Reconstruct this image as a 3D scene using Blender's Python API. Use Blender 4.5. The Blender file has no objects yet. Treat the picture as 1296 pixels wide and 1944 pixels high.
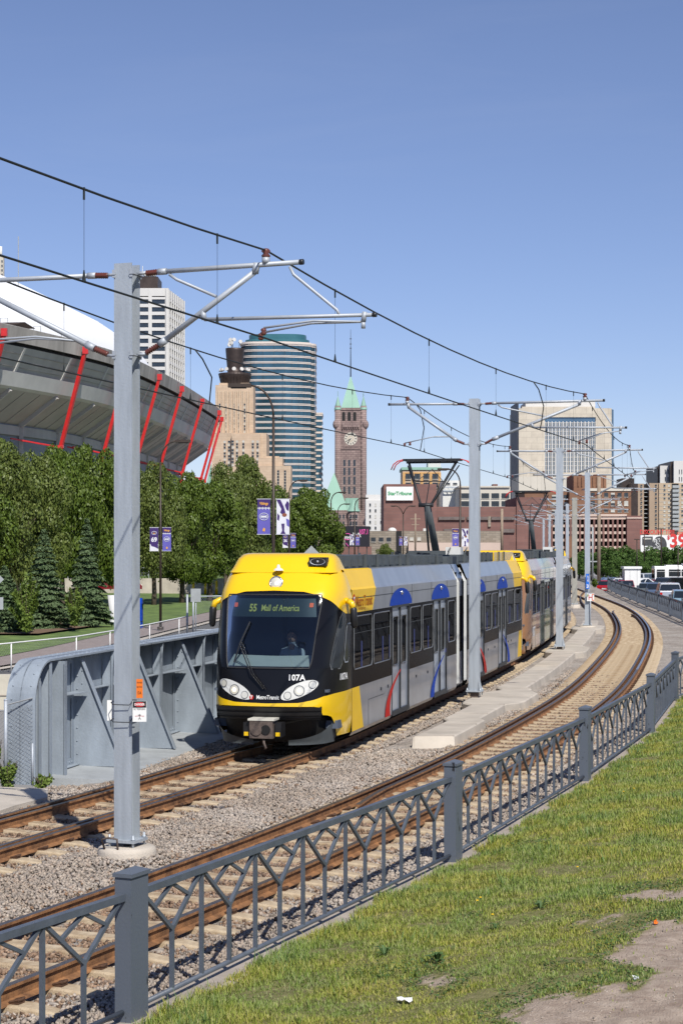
import bpy, math, random
import numpy as np
from mathutils import Vector, Matrix
random.seed(7); rng = np.random.default_rng(7)
S = bpy.context.scene
COL = S.collection
PI = math.pi; R = math.radians
# ---------------------------------------------------------------- camera, sky, sun
CZ = 3.85; FPX = 3500.0; HOR = 1038.0
cd = bpy.data.cameras.new('camera'); cam = bpy.data.objects.new('camera', cd); COL.objects.link(cam)
cam.location = (0, 0, CZ); cam.rotation_euler = (PI/2, 0, 0)
cd.sensor_fit = 'VERTICAL'; cd.sensor_height = 36; cd.lens = FPX/1944*36
cd.shift_y = (HOR-972)/1944; cd.clip_start = .1; cd.clip_end = 9000
S.camera = cam
SUN_EL = 47.0; SUN_AZ = 160.5
w = bpy.data.worlds.new("World"); S.world = w; w.use_nodes = True
nt = w.node_tree; sky = nt.nodes.new('ShaderNodeTexSky'); sky.sky_type = 'NISHITA'
sky.sun_disc = False; sky.sun_elevation = R(SUN_EL); sky.sun_rotation = R(SUN_AZ)
sky.air_density = 1.0; sky.dust_density = 0.05; sky.ozone_density = 1.6; sky.altitude = 1500
bg = nt.nodes['Background']; tn = nt.nodes.new('ShaderNodeMix'); tn.data_type = 'RGBA'; tn.blend_type = 'MULTIPLY'; tn.inputs[0].default_value = 1; tn.inputs[7].default_value = (1.0, .94, 1.09, 1); nt.links.new(sky.outputs[0], tn.inputs[6])
wc = nt.nodes.new('ShaderNodeTexCoord'); wm = nt.nodes.new('ShaderNodeMapping'); wm.inputs['Scale'].default_value = (2.2, 2.2, 16); wm.inputs['Rotation'].default_value = (.05, .12, .3)
wn = nt.nodes.new('ShaderNodeTexNoise'); wn.inputs['Scale'].default_value = 1.6; wn.inputs['Detail'].default_value = 7; wn.inputs['Roughness'].default_value = .6; wn.inputs['Distortion'].default_value = .6
nt.links.new(wc.outputs['Generated'], wm.inputs[0]); nt.links.new(wm.outputs[0], wn.inputs['Vector'])
wr = nt.nodes.new('ShaderNodeMapRange'); wr.inputs['From Min'].default_value = .52; wr.inputs['From Max'].default_value = .85; wr.inputs['To Min'].default_value = 0; wr.inputs['To Max'].default_value = .045; nt.links.new(wn.outputs['Fac'], wr.inputs['Value'])
wx = nt.nodes.new('ShaderNodeMix'); wx.data_type = 'RGBA'; wx.inputs[7].default_value = (7.5, 7.8, 8.6, 1); nt.links.new(wr.outputs[0], wx.inputs[0]); ws_ = nt.nodes.new('ShaderNodeSeparateXYZ'); nt.links.new(wc.outputs['Generated'], ws_.inputs[0]); hr = nt.nodes.new('ShaderNodeValToRGB'); hr.color_ramp.elements[0].position = 0; hr.color_ramp.elements[0].color = (.80, .855, .94, 1); hr.color_ramp.elements[1].position = .26; hr.color_ramp.elements[1].color = (1, 1, 1, 1); nt.links.new(ws_.outputs[2], hr.inputs[0])
hm = nt.nodes.new('ShaderNodeMix'); hm.data_type = 'RGBA'; hm.blend_type = 'MULTIPLY'; hm.inputs[0].default_value = 1; nt.links.new(tn.outputs[2], hm.inputs[6]); nt.links.new(hr.outputs[0], hm.inputs[7]); nt.links.new(hm.outputs[2], wx.inputs[6]); nt.links.new(wx.outputs[2], bg.inputs[0]); bg.inputs[1].default_value = 0.075
sl = bpy.data.lights.new('sun', 'SUN'); sl.energy = 3.9; sl.angle = R(.5); sl.color = (1, .955, .88)
sun = bpy.data.objects.new('sun', sl); COL.objects.link(sun)
sd = Vector((math.sin(R(SUN_AZ))*math.cos(R(SUN_EL)), math.cos(R(SUN_AZ))*math.cos(R(SUN_EL)), math.sin(R(SUN_EL))))
sun.rotation_euler = sd.to_track_quat('Z', 'Y').to_euler(); sun.location = sd*60
S.view_settings.view_transform = 'Standard'; S.view_settings.look = 'None'
S.view_settings.exposure = 0.42; S.view_settings.gamma = 1
S.cycles.max_bounces = 6; S.cycles.transparent_max_bounces = 16; S.cycles.caustics_reflective = False; S.cycles.caustics_refractive = False

# ---------------------------------------------------------------- materials
MATS = {}
def mat(name, col, rough=.7, metal=0, var=.12, scale=3.0, bump=0, bscale=None, spec=.5, coat=0, emit=0, var2=None, trans=0, aniso=None):
    if name in MATS: return MATS[name]
    m = bpy.data.materials.new(name); m.use_nodes = True; t = m.node_tree; n = t.nodes; L = t.links
    b = n['Principled BSDF']; b.inputs['Roughness'].default_value = rough; b.inputs['Metallic'].default_value = metal
    b.inputs['Specular IOR Level'].default_value = spec; b.inputs['Coat Weight'].default_value = coat; b.inputs['Coat Roughness'].default_value = .06
    tc = n.new('ShaderNodeTexCoord'); mp = n.new('ShaderNodeMapping'); L.new(tc.outputs['Object'], mp.inputs[0])
    if aniso: mp.inputs['Scale'].default_value = aniso
    c = (*col, 1)
    if var > 0:
        no = n.new('ShaderNodeTexNoise'); no.inputs['Scale'].default_value = scale; no.inputs['Detail'].default_value = 6; no.inputs['Roughness'].default_value = .62
        L.new(mp.outputs[0], no.inputs['Vector'])
        r = n.new('ShaderNodeValToRGB'); r.color_ramp.elements[0].position = .3; r.color_ramp.elements[1].position = .7
        c2 = var2 or col
        r.color_ramp.elements[0].color = (*[max(0, x*(1-var)) for x in c2], 1); r.color_ramp.elements[1].color = (*[min(1, x*(1+var)) for x in col], 1)
        L.new(no.outputs['Fac'], r.inputs[0]); L.new(r.outputs[0], b.inputs['Base Color'])
    else: b.inputs['Base Color'].default_value = c
    if bump:
        nb = n.new('ShaderNodeTexNoise'); nb.inputs['Scale'].default_value = bscale or scale*6; nb.inputs['Detail'].default_value = 5
        L.new(tc.outputs['Object'], nb.inputs['Vector'])
        bp = n.new('ShaderNodeBump'); bp.inputs['Strength'].default_value = bump; bp.inputs['Distance'].default_value = .02
        L.new(nb.outputs['Fac'], bp.inputs['Height']); L.new(bp.outputs[0], b.inputs['Normal'])
    if emit:
        b.inputs['Emission Color'].default_value = c; b.inputs['Emission Strength'].default_value = emit
    if trans:
        tr = n.new('ShaderNodeBsdfTranslucent'); mx = n.new('ShaderNodeMixShader'); mx.inputs[0].default_value = trans
        src = b.inputs['Base Color'].links[0].from_socket if b.inputs['Base Color'].is_linked else None
        if src: L.new(src, tr.inputs[0])
        else: tr.inputs[0].default_value = c
        L.new(b.outputs[0], mx.inputs[1]); L.new(tr.outputs[0], mx.inputs[2]); L.new(mx.outputs[0], n['Material Output'].inputs[0])
    MATS[name] = m; return m
def island_mat(name, cols, rough=.8, trans=0, spec=.3, big=None):
    """colour picked per loose piece (stones, leaves, blades)"""
    m = bpy.data.materials.new(name); m.use_nodes = True; t = m.node_tree; n = t.nodes; L = t.links
    b = n['Principled BSDF']; b.inputs['Roughness'].default_value = rough; b.inputs['Specular IOR Level'].default_value = spec
    g = n.new('ShaderNodeNewGeometry'); r = n.new('ShaderNodeValToRGB'); r.color_ramp.interpolation = 'LINEAR'
    els = r.color_ramp.elements
    while len(els) < len(cols): els.new(.5)
    for i, c in enumerate(cols): els[i].position = i/(len(cols)-1); els[i].color = (*c, 1)
    L.new(g.outputs['Random Per Island'], r.inputs[0]); out = r.outputs[0]
    if big:
        tc = n.new('ShaderNodeTexCoord'); no = n.new('ShaderNodeTexNoise'); no.inputs['Scale'].default_value = big[0]; no.inputs['Detail'].default_value = 4
        L.new(tc.outputs['Object'], no.inputs['Vector'])
        rr = n.new('ShaderNodeValToRGB'); rr.color_ramp.elements[0].position = .38; rr.color_ramp.elements[1].position = .62
        rr.color_ramp.elements[0].color = (*big[1], 1); rr.color_ramp.elements[1].color = (*big[2], 1)
        L.new(no.outputs['Fac'], rr.inputs[0])
        mm = n.new('ShaderNodeMix'); mm.data_type = 'RGBA'; mm.blend_type = 'MULTIPLY'; mm.inputs[0].default_value = 1
        L.new(out, mm.inputs[6]); L.new(rr.outputs[0], mm.inputs[7]); out = mm.outputs[2]
    L.new(out, b.inputs['Base Color'])
    if trans:
        tr = n.new('ShaderNodeBsdfTranslucent'); mx = n.new('ShaderNodeMixShader'); mx.inputs[0].default_value = trans
        L.new(out, tr.inputs[0]); L.new(b.outputs[0], mx.inputs[1]); L.new(tr.outputs[0], mx.inputs[2]); L.new(mx.outputs[0], n['Material Output'].inputs[0])
    MATS[name] = m; return m
def glass_mat(name, tint=(.25, .3, .32), refl=1.0, rough=.02, ior=1.6):
    m = bpy.data.materials.new(name); m.use_nodes = True; t = m.node_tree; n = t.nodes; L = t.links
    n.remove(n['Principled BSDF'])
    tr = n.new('ShaderNodeBsdfTransparent'); tr.inputs[0].default_value = (*tint, 1)
    gl = n.new('ShaderNodeBsdfGlossy'); gl.inputs['Roughness'].default_value = rough; gl.inputs[0].default_value = (refl, refl, refl, 1)
    fr = n.new('ShaderNodeFresnel'); fr.inputs[0].default_value = ior
    mx = n.new('ShaderNodeMixShader'); L.new(fr.outputs[0], mx.inputs[0]); L.new(tr.outputs[0], mx.inputs[1]); L.new(gl.outputs[0], mx.inputs[2])
    L.new(mx.outputs[0], n['Material Output'].inputs[0]); MATS[name] = m; return m
def brick_mat(name, c1, c2, mortar, sx=1.0, bw=.5, rh=.25, rough=.85, msize=.02):
    """bricks on vertical walls: object x+y along, z up"""
    m = bpy.data.materials.new(name); m.use_nodes = True; t = m.node_tree; n = t.nodes; L = t.links
    b = n['Principled BSDF']; b.inputs['Roughness'].default_value = rough; b.inputs['Specular IOR Level'].default_value = .2
    tc = n.new('ShaderNodeTexCoord'); sp = n.new('ShaderNodeSeparateXYZ'); L.new(tc.outputs['Object'], sp.inputs[0])
    ad = n.new('ShaderNodeMath'); ad.operation = 'ADD'; L.new(sp.outputs[0], ad.inputs[0]); L.new(sp.outputs[1], ad.inputs[1])
    cb = n.new('ShaderNodeCombineXYZ'); L.new(ad.outputs[0], cb.inputs[0]); L.new(sp.outputs[2], cb.inputs[1])
    br = n.new('ShaderNodeTexBrick'); br.inputs['Scale'].default_value = sx; br.inputs['Brick Width'].default_value = bw; br.inputs['Row Height'].default_value = rh
    br.inputs['Mortar Size'].default_value = msize; br.inputs['Color1'].default_value = (*c1, 1); br.inputs['Color2'].default_value = (*c2, 1); br.inputs['Mortar'].default_value = (*mortar, 1)
    L.new(cb.outputs[0], br.inputs['Vector'])
    no = n.new('ShaderNodeTexNoise'); no.inputs['Scale'].default_value = .25; no.inputs['Detail'].default_value = 6; L.new(tc.outputs['Object'], no.inputs['Vector'])
    rr = n.new('ShaderNodeValToRGB'); rr.color_ramp.elements[0].position = .3; rr.color_ramp.elements[1].position = .7
    rr.color_ramp.elements[0].color = (.78, .78, .78, 1); rr.color_ramp.elements[1].color = (1, 1, 1, 1); L.new(no.outputs['Fac'], rr.inputs[0])
    mm = n.new('ShaderNodeMix'); mm.data_type = 'RGBA'; mm.blend_type = 'MULTIPLY'; mm.inputs[0].default_value = 1
    L.new(br.outputs[0], mm.inputs[6]); L.new(rr.outputs[0], mm.inputs[7]); L.new(mm.outputs[2], b.inputs['Base Color'])
    MATS[name] = m; return m

M = {}
M['galv'] = mat('galvanised steel', (.42, .46, .50), .5, .35, .14, 2.2, .15, 30, aniso=(4, 4, .5))
M['galv2'] = mat('galvanised pipe', (.40, .43, .47), .55, .25, .1, 5)
M['linkwire'] = mat('dull zinc wire', (.27, .28, .29), .6, .3, .15, 6)
M['dark'] = mat('dark steel', (.03, .032, .035), .5, .3, .2, 6)
M['black'] = mat('black plastic', (.012, .012, .013), .45, 0, .2, 8)
M['rubber'] = mat('rubber', (.02, .02, .022), .6, 0, .2, 8)
M['insul'] = mat('brown ceramic insulator', (.13, .04, .03), .35, 0, .1, 8)
M['wire'] = mat('copper wire gone dark', (.028, .034, .034), .6, .4, .1, 4)
M['fence'] = mat('slate grey fence paint', (.085, .10, .125), .42, 0, .18, 5, .1, 40)
M['fence_worn'] = mat('slate grey worn fence paint', (.09, .105, .13), .5, 0, .12, 5, .1, 40, var2=(.02, .02, .022), aniso=(1.6, 1.6, .55)); _r = [n_ for n_ in M['fence_worn'].node_tree.nodes if n_.type == 'VALTORGB'][0]; _r.color_ramp.elements[0].position = .345; _r.color_ramp.elements[1].position = .365
M['girder'] = mat('blue grey bridge paint', (.27, .31, .355), .5, 0, .2, 2.2, .2, 25, aniso=(1, 1, .4))
M['girder_floor'] = mat('dusty bridge ledge', (.33, .35, .36), .8, 0, .15, 2.5, .2, 30)
M['rust'] = mat('rusty rail side', (.26, .125, .05), .85, 0, .35, 6, .4, 40, var2=(.15, .07, .032))
M['railtop'] = mat('rail head', (.13, .105, .08), .38, .6, .3, 9)
M['railshine'] = mat('rail head sheen', (.34, .33, .33), .25, .85, .2, 9)  # paler head colour stands for the sheen along the far bend
M['tie'] = mat('concrete sleeper', (.44, .36, .25), .9, 0, .22, 5, .5, 45, var2=(.33, .22, .12))
M['clip'] = mat('rusty rail clip', (.09, .045, .025), .9, .1, .4, 20)
M['conc'] = mat('weathered concrete', (.46, .41, .345), .9, 0, .22, .9, .4, 35)
M['curb'] = mat('old kerb concrete', (.36, .31, .26), .9, 0, .22, 2.5, .4, 35)
M['asph'] = mat('asphalt', (.10, .098, .097), .92, 0, .2, 1.2, .3, 50)
M['yellow'] = mat('bus yellow paint', (.84, .53, .007), .22, 0, .03, 1, coat=.7)
M['yellow_side'] = mat('yellow side paint', (.84, .52, .007), .35, 0, .05, 1, spec=.25)
M['silver'] = mat('silver livery paint', (.27, .285, .315), .3, .25, .16, 1.6, coat=.25, aniso=(1, 1, .35))
M['silver2'] = mat('light silver paint', (.36, .40, .46), .3, .2, .06, 1.1, coat=.25)
M['gloss'] = mat('gloss black paint', (.008, .008, .010), .16, 0, .1, 2, spec=.22)
M['cream'] = mat('cream panel', (.62, .60, .52), .5, 0, .05, 3)
M['white'] = mat('white paint', (.78, .78, .76), .5, 0, .05, 2)
M['whited'] = mat('dull white paint', (.66, .66, .63), .6, 0, .08, 2)
M['red'] = mat('signal red paint', (.55, .02, .02), .4, 0, .1, 2, coat=.2)
M['blue'] = mat('bright blue paint', (.006, .05, .36), .4, 0, .06, 2, spec=.03)
M['redsw'] = mat('red swoosh paint', (.50, .02, .015), .4, 0, .06, 2, spec=.03)
M['roofgrey'] = mat('roof box grey', (.07, .082, .088), .6, 0, .25, 2.5, .1, 20)
M['interior'] = mat('dim interior', (.085, .105, .14), .8, 0, .1, 2)
M['seatblue'] = mat('blue seat fabric', (.03, .04, .14), .8, 0, .2, 9)
M['band'] = mat('matt black window band', (.006, .006, .008), .2, 0, .1, 2, spec=.012)
M['lens'] = mat('lamp lens', (.75, .72, .62), .12, .2, .05, 5, coat=1)
M['lamp'] = mat('lit headlamp', (1, .82, .5), .3, 0, 0, emit=1.6)
M['chrome'] = mat('chrome', (.7, .7, .7), .15, .95, .05, 4)
M['amber'] = mat('amber led', (.55, .52, .12), .5, 0, 0, emit=.10)
M['orange_led'] = mat('red led', (.85, .12, .03), .5, 0, 0, emit=.5)
M['panelgl'] = mat('display backing', (.035, .05, .05), .4, 0, .1, 3)
M['metalbr'] = mat('brown weathered steel', (.13, .10, .085), .75, .3, .3, 12, .3, 40)
M['bellow'] = mat('bellows white', (.60, .60, .57), .6, 0, .08, 3)
M['g_ws'] = glass_mat('windshield glass', (.46, .56, .62), 1.0, .03, 1.62)
M['g_side'] = glass_mat('tinted side glass', (.08, .095, .115), .38)
M['lamppole'] = mat('brown lamp pole', (.05, .035, .026), .5, .2, .15, 3)
M['skin'] = mat('skin', (.5, .27, .18), .6, 0, .05, 4)
M['shirt'] = mat('white shirt', (.48, .50, .54), .8, 0, .05, 6)
M['navy'] = mat('navy cloth', (.03, .04, .09), .85, 0, .1, 6)
M['hair'] = mat('dark hair', (.03, .02, .012), .7, 0, .2, 20)
M['bwin'] = mat('dark window glass', (.022, .030, .040), .12, 0, .35, .8, spec=.8)
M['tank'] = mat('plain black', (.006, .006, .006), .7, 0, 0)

# ---------------------------------------------------------------- mesh building
def V(*a): return Vector(a)
class MB:
    def __init__(s): s.v = []; s.f = []; s.m = []; s.mats = []; s.cur = 0; s.sm = []; s.smooth = False
    def use(s, m):
        if m not in s.mats: s.mats.append(m)
        s.cur = s.mats.index(m); return s
    def add(s, vs, fs):
        b = len(s.v); s.v += [tuple(x) for x in vs]
        for f in fs: s.f.append(tuple(b+i for i in f)); s.m.append(s.cur); s.sm.append(s.smooth)
        return s
    def hexa(s, p): # 8 points: bottom 4 ccw, top 4
        return s.add(p, [(3, 2, 1, 0), (4, 5, 6, 7), (0, 1, 5, 4), (1, 2, 6, 5), (2, 3, 7, 6), (3, 0, 4, 7)])
    def box(s, c, d, rz=0):
        """centre, full sizes, rotation about z"""
        cx, cy, cz = c; hx, hy, hz = d[0]/2, d[1]/2, d[2]/2; co, si = math.cos(rz), math.sin(rz)
        q = [(-hx, -hy), (hx, -hy), (hx, hy), (-hx, hy)]
        return s.hexa([(cx+x*co-y*si, cy+x*si+y*co, cz+z) for z in (-hz, hz) for x, y in q])
    def bb(s, x0, x1, y0, y1, z0, z1): return s.box(((x0+x1)/2, (y0+y1)/2, (z0+z1)/2), (x1-x0, y1-y0, z1-z0))
    def tube(s, pts, r, n=8, cap=True):
        """tube along points; r number or list"""
        pts = [Vector(p) for p in pts]; k = len(pts); rs = r if isinstance(r, (list, tuple)) else [r]*k
        vs = []; up = None
        for i, p in enumerate(pts):
            d = (pts[min(i+1, k-1)]-pts[max(i-1, 0)])
            if d.length < 1e-9: d = Vector((0, 0, 1))
            d.normalize()
            if up is None:
                a = Vector((0, 0, 1)) if abs(d.z) < .9 else Vector((1, 0, 0)); up = a
            x = d.cross(up)
            if x.length < 1e-4: x = d.cross(Vector((1, 0, 0)))
            x.normalize(); y = x.cross(d).normalized(); up = y
            for j in range(n):
                an = 2*PI*j/n; vs.append(p+x*(math.cos(an)*rs[i])+y*(math.sin(an)*rs[i]))
        fs = [(i*n+j, i*n+(j+1) % n, (i+1)*n+(j+1) % n, (i+1)*n+j) for i in range(k-1) for j in range(n)]
        sm = s.smooth; s.smooth = n > 5; s.add(vs, fs); s.smooth = sm
        if cap: b = len(s.v)-k*n; s.f += [tuple(b+j for j in range(n))[::-1], tuple(b+(k-1)*n+j for j in range(n))]; s.m += [s.cur]*2; s.sm += [False]*2
        return s
    def beam(s, a, b, w, h, up=(0, 0, 1)):
        """rectangular bar from a to b; w sideways, h along up"""
        a, b = Vector(a), Vector(b); d = (b-a).normalized(); x = d.cross(Vector(up))
        if x.length < 1e-4: x = d.cross(Vector((0, 1, 0)))
        x.normalize(); y = x.cross(d).normalized(); x *= w/2; y *= h/2
        return s.hexa([a-x-y, a+x-y, a+x+y, a-x+y, b-x-y, b+x-y, b+x+y, b-x+y])
    def prism(s, poly, z0, z1):
        n = len(poly)
        return s.add([(x, y, z0) for x, y in poly]+[(x, y, z1) for x, y in poly],
                     [tuple(range(n))[::-1], tuple(range(n, 2*n))]+[(i, (i+1) % n, n+(i+1) % n, n+i) for i in range(n)])
    def slab(s, pts, off):
        """polygon of 3d points extruded by vector off"""
        n = len(pts); off = Vector(off); pts = [Vector(p) for p in pts]
        return s.add(pts+[p+off for p in pts], [tuple(range(n))[::-1], tuple(range(n, 2*n))]+[(i, (i+1) % n, n+(i+1) % n, n+i) for i in range(n)])
    def grid(s, P, smooth=False):
        """P[i][j] grid of points"""
        a, b = len(P), len(P[0]); sm = s.smooth; s.smooth = smooth
        s.add([p for r in P for p in r], [(i*b+j, i*b+j+1, (i+1)*b+j+1, (i+1)*b+j) for i in range(a-1) for j in range(b-1)]); s.smooth = sm
        return s
    def lathe(s, prof, c, n=24):
        P = [[(c[0]+r*math.cos(2*PI*j/n), c[1]+r*math.sin(2*PI*j/n), c[2]+z) for j in range(n+1)] for r, z in prof]
        return s.grid(P, True)
    def ball(s, c, r, n=8, sz=1):
        return s.lathe([(r*math.sin(PI*i/n), -r*sz*math.cos(PI*i/n)) for i in range(n+1)], c, n*2)
    def xf(s, fn, start=0):
        for i in range(start, len(s.v)): s.v[i] = tuple(fn(s.v[i]))
        return s
    def build(s, name, m=None, parent=None, local=False, smooth=None):
        me = bpy.data.meshes.new(name); off = Vector((0, 0, 0))
        if parent is not None and not local: off = wloc(parent)
        me.from_pydata([(x-off.x, y-off.y, z-off.z) for x, y, z in s.v], [], s.f)
        ms = s.mats if s.mats else [m or M['galv']]
        for q in ms: me.materials.append(q)
        if s.mats: me.polygons.foreach_set('material_index', s.m)
        me.polygons.foreach_set('use_smooth', [True]*len(s.f) if smooth else s.sm)
        me.update()
        o = bpy.data.objects.new(name, me); COL.objects.link(o)
        if parent is not None: o.parent = parent
        return o
def wloc(o):
    l = Vector(o.location)
    while o.parent: o = o.parent; l += Vector(o.location)
    return l
def tag(o, label=None, cat=None, group=None, kind=None):
    if label: o['label'] = label
    if cat: o['category'] = cat
    if group: o['group'] = group
    if kind: o['kind'] = kind
    return o
def thing(name, loc, label, cat, group=None, rz=0):
    o = bpy.data.objects.new(name, None); COL.objects.link(o); o.location = loc; o.rotation_euler.z = rz; o.empty_display_size = .2
    return tag(o, label, cat, group)
def part(name, mb, m, parent, local=False, smooth=None, label=None):
    o = mb.build(name, m, parent, local, smooth)
    if label: o['label'] = label
    return o
def copy_tree(o, parent=None):
    c = o.copy(); COL.objects.link(c); c.parent = parent
    for ch in o.children: copy_tree(ch, c)
    return c
def npmesh(name, v, f, m, kind=None, parent=None, smooth=False):
    """v (n,3) array, f (k,3 or 4) array"""
    me = bpy.data.meshes.new(name); k = f.shape[1]
    me.vertices.add(len(v)); me.vertices.foreach_set('co', v.astype(np.float32).ravel())
    me.loops.add(f.size); me.loops.foreach_set('vertex_index', f.astype(np.int32).ravel())
    me.polygons.add(len(f)); me.polygons.foreach_set('loop_start', np.arange(len(f), dtype=np.int32)*k)
    if smooth: me.polygons.foreach_set('use_smooth', [True]*len(f))
    me.update(calc_edges=True); me.validate(); me.materials.append(m)
    o = bpy.data.objects.new(name, me); COL.objects.link(o)
    if parent: o.parent = parent
    if kind: o['kind'] = kind
    return o
_tc = {}
def text2d(s, size, align='CENTER', bold=0, shear=0):
    k = (s, size, align, bold, shear)
    if k in _tc: return _tc[k]
    c = bpy.data.curves.new('t', 'FONT'); c.body = s; c.size = size; c.align_x = align; c.align_y = 'CENTER'; c.offset = bold; c.shear = shear; c.resolution_u = 3
    o = bpy.data.objects.new('t', c); COL.objects.link(o)
    dg = bpy.context.evaluated_depsgraph_get(); me = bpy.data.meshes.new_from_object(o.evaluated_get(dg))
    r = ([(v.co.x, v.co.y) for v in me.vertices], [tuple(p.vertices) for p in me.polygons])
    bpy.data.objects.remove(o); bpy.data.curves.remove(c); bpy.data.meshes.remove(me); _tc[k] = r; return r
def put_text(mb, s, size, org, ax, up, align='CENTER', bold=0, shear=0, sx=1):
    vs, fs = text2d(s, size, align, bold, shear); org, ax, up = Vector(org), Vector(ax).normalized(), Vector(up).normalized()
    mb.add([org+ax*(x*sx)+up*y for x, y in vs], fs); return mb

def at(px, py, Y):
    """a point at distance Y seen at photo pixel (px, py)"""
    s = FPX/Y; return Vector(((px-648)/s, Y, CZ-(py-HOR)/s))

# ---------------------------------------------------------------- curves in plan
def spline(pts, n=12):
    P = np.array(pts, float); P = np.vstack([2*P[0]-P[1], P, 2*P[-1]-P[-2]]); out = []
    for i in range(1, len(P)-2):
        p0, p1, p2, p3 = P[i-1:i+3]
        for k in range(n):
            t = k/n; out.append(.5*((2*p1)+(-p0+p2)*t+(2*p0-5*p1+4*p2-p3)*t*t+(-p0+3*p1-3*p2+p3)*t**3))
    out.append(P[-2]); return np.array(out)
class Path:
    def __init__(s, pts, smooth=True):
        s.p = spline(pts) if smooth else np.array(pts, float)
        if smooth:
            for _ in range(40): s.p[1:-1] = .25*s.p[:-2]+.5*s.p[1:-1]+.25*s.p[2:]
        s.l = np.concatenate([[0], np.cumsum(np.linalg.norm(np.diff(s.p[:, :2], axis=0), axis=1))]); s.len = s.l[-1]
    def at(s, l, off=0):
        """point at length l, offset to the right; returns x, y, angle from +Y, other columns"""
        q = [np.interp(l, s.l, s.p[:, k]) for k in range(s.p.shape[1])]
        a = [np.interp(l-.4, s.l, s.p[:, k]) for k in (0, 1)]; b = [np.interp(l+.4, s.l, s.p[:, k]) for k in (0, 1)]
        th = math.atan2(b[0]-a[0], b[1]-a[1])
        return (q[0]+off*math.cos(th), q[1]-off*math.sin(th), th)+tuple(q[2:])
    def lY(s, Y): return float(np.interp(Y, s.p[:, 1], s.l))
    def X(s, Y): return float(np.interp(Y, s.p[:, 1], s.p[:, 0]))
TB = Path([(-9.3, 3), (-7.6, 7.2), (-5.9, 11.2), (-4.35, 14.8), (-2.79, 18.45), (-.98, 23), (.79, 28.0), (2.55, 33.5), (4.56, 40.8), (6.9, 50), (9.7, 64), (11.95, 76), (13.75, 87), (15.2, 97.5), (16.95, 112), (18.25, 127), (19.4, 145), (20.5, 162), (23.4, 200), (31.5, 300), (40, 400)])
TA = Path([(-12.6, 4), (-9.75, 11.5), (-6.95, 18.6), (-4.2, 26.1), (-2.9, 29.8), (-1.3, 34.9), (-.4, 38.2), (.4, 41.75), (1.9, 48.4), (4.7, 60.6), (8.35, 80.5), (9.95, 90.2), (11.2, 98), (12.8, 112), (14.0, 127), (15.1, 145), (16.2, 162), (19.1, 200), (27.2, 300), (35.7, 400)])
# fence line: x, y, base z, by panels
FP = [(x_, y_, -.15) for x_, y_ in ((-9.3, .4), (-5.35, 7.85), (-1.76, 15.49), (1.41, 23.3), (4.13, 31.3), (6.6, 39.4), (8.6, 47.6), (11.6, 55.4), (14.1, 63.4), (15.6, 71.5), (16.5, 80), (17.3, 88.5), (17.95, 97), (18.7, 105), (19.4, 113), (20.0, 121), (20.7, 129), (21.4, 137), (22.1, 145.5), (22.9, 154), (23.7, 162), (24.7, 171))]
FPa = np.array(FP)
def FX(Y): return np.interp(Y, FPa[:, 1], FPa[:, 0])
def FZ(Y): return np.interp(Y, FPa[:, 1], FPa[:, 2])
def ground_r(X, Y):
    """height of the grass bank right of the fence"""
    d = np.maximum(0, X-FX(Y)-.3); return FZ(Y)+.05+.35*(1-np.exp(-d/3.2))+.03*np.minimum(d, 8)+.03*np.sin(X*1.7+.5*Y)*np.sin(Y*1.1)*np.minimum(1, d)
BAL = -.185

def ballast_z(X, Y):
    """ballast surface: level under the tracks, banked up to the foot of the fence"""
    xb = np.interp(Y, TB.p[:, 1], TB.p[:, 0]); f = FX(Y); d0 = (X-(xb+1.6))/np.maximum(f-(xb+1.6), .2)
    k = np.clip(d0, 0, 1); return BAL+k*.05+.11*np.exp(-(((X+2.73)**2+(Y-23.5)**2)/.6)**2)
# ================================================================ GROUND
def sheet(name, poly, z, m, label=None):
    mb = MB(); mb.add([(x, y, z) for x, y in poly], [tuple(range(len(poly)))]); o = mb.build(name, m); o['kind'] = 'structure'; return o
M['ground'] = mat('dry ground', (.235, .23, .22), .95, 0, .2, .05, .2, 2)
M['lawn'] = mat('mown lawn', (.13, .19, .045), .95, 0, .3, 1.2, .6, 40, var2=(.07, .12, .03))
M['mulch'] = mat('bark mulch', (.16, .10, .06), .95, 0, .3, 3, .5, 20)
gp = []
mb = MB(); mb.add([(-4000, -60, -1.45), (4000, -60, -1.45), (4000, 7000, -1.45), (-4000, 7000, -1.45)], [(0, 1, 2, 3)]); o = mb.build('ground', M['ground']); o['kind'] = 'structure'
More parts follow.
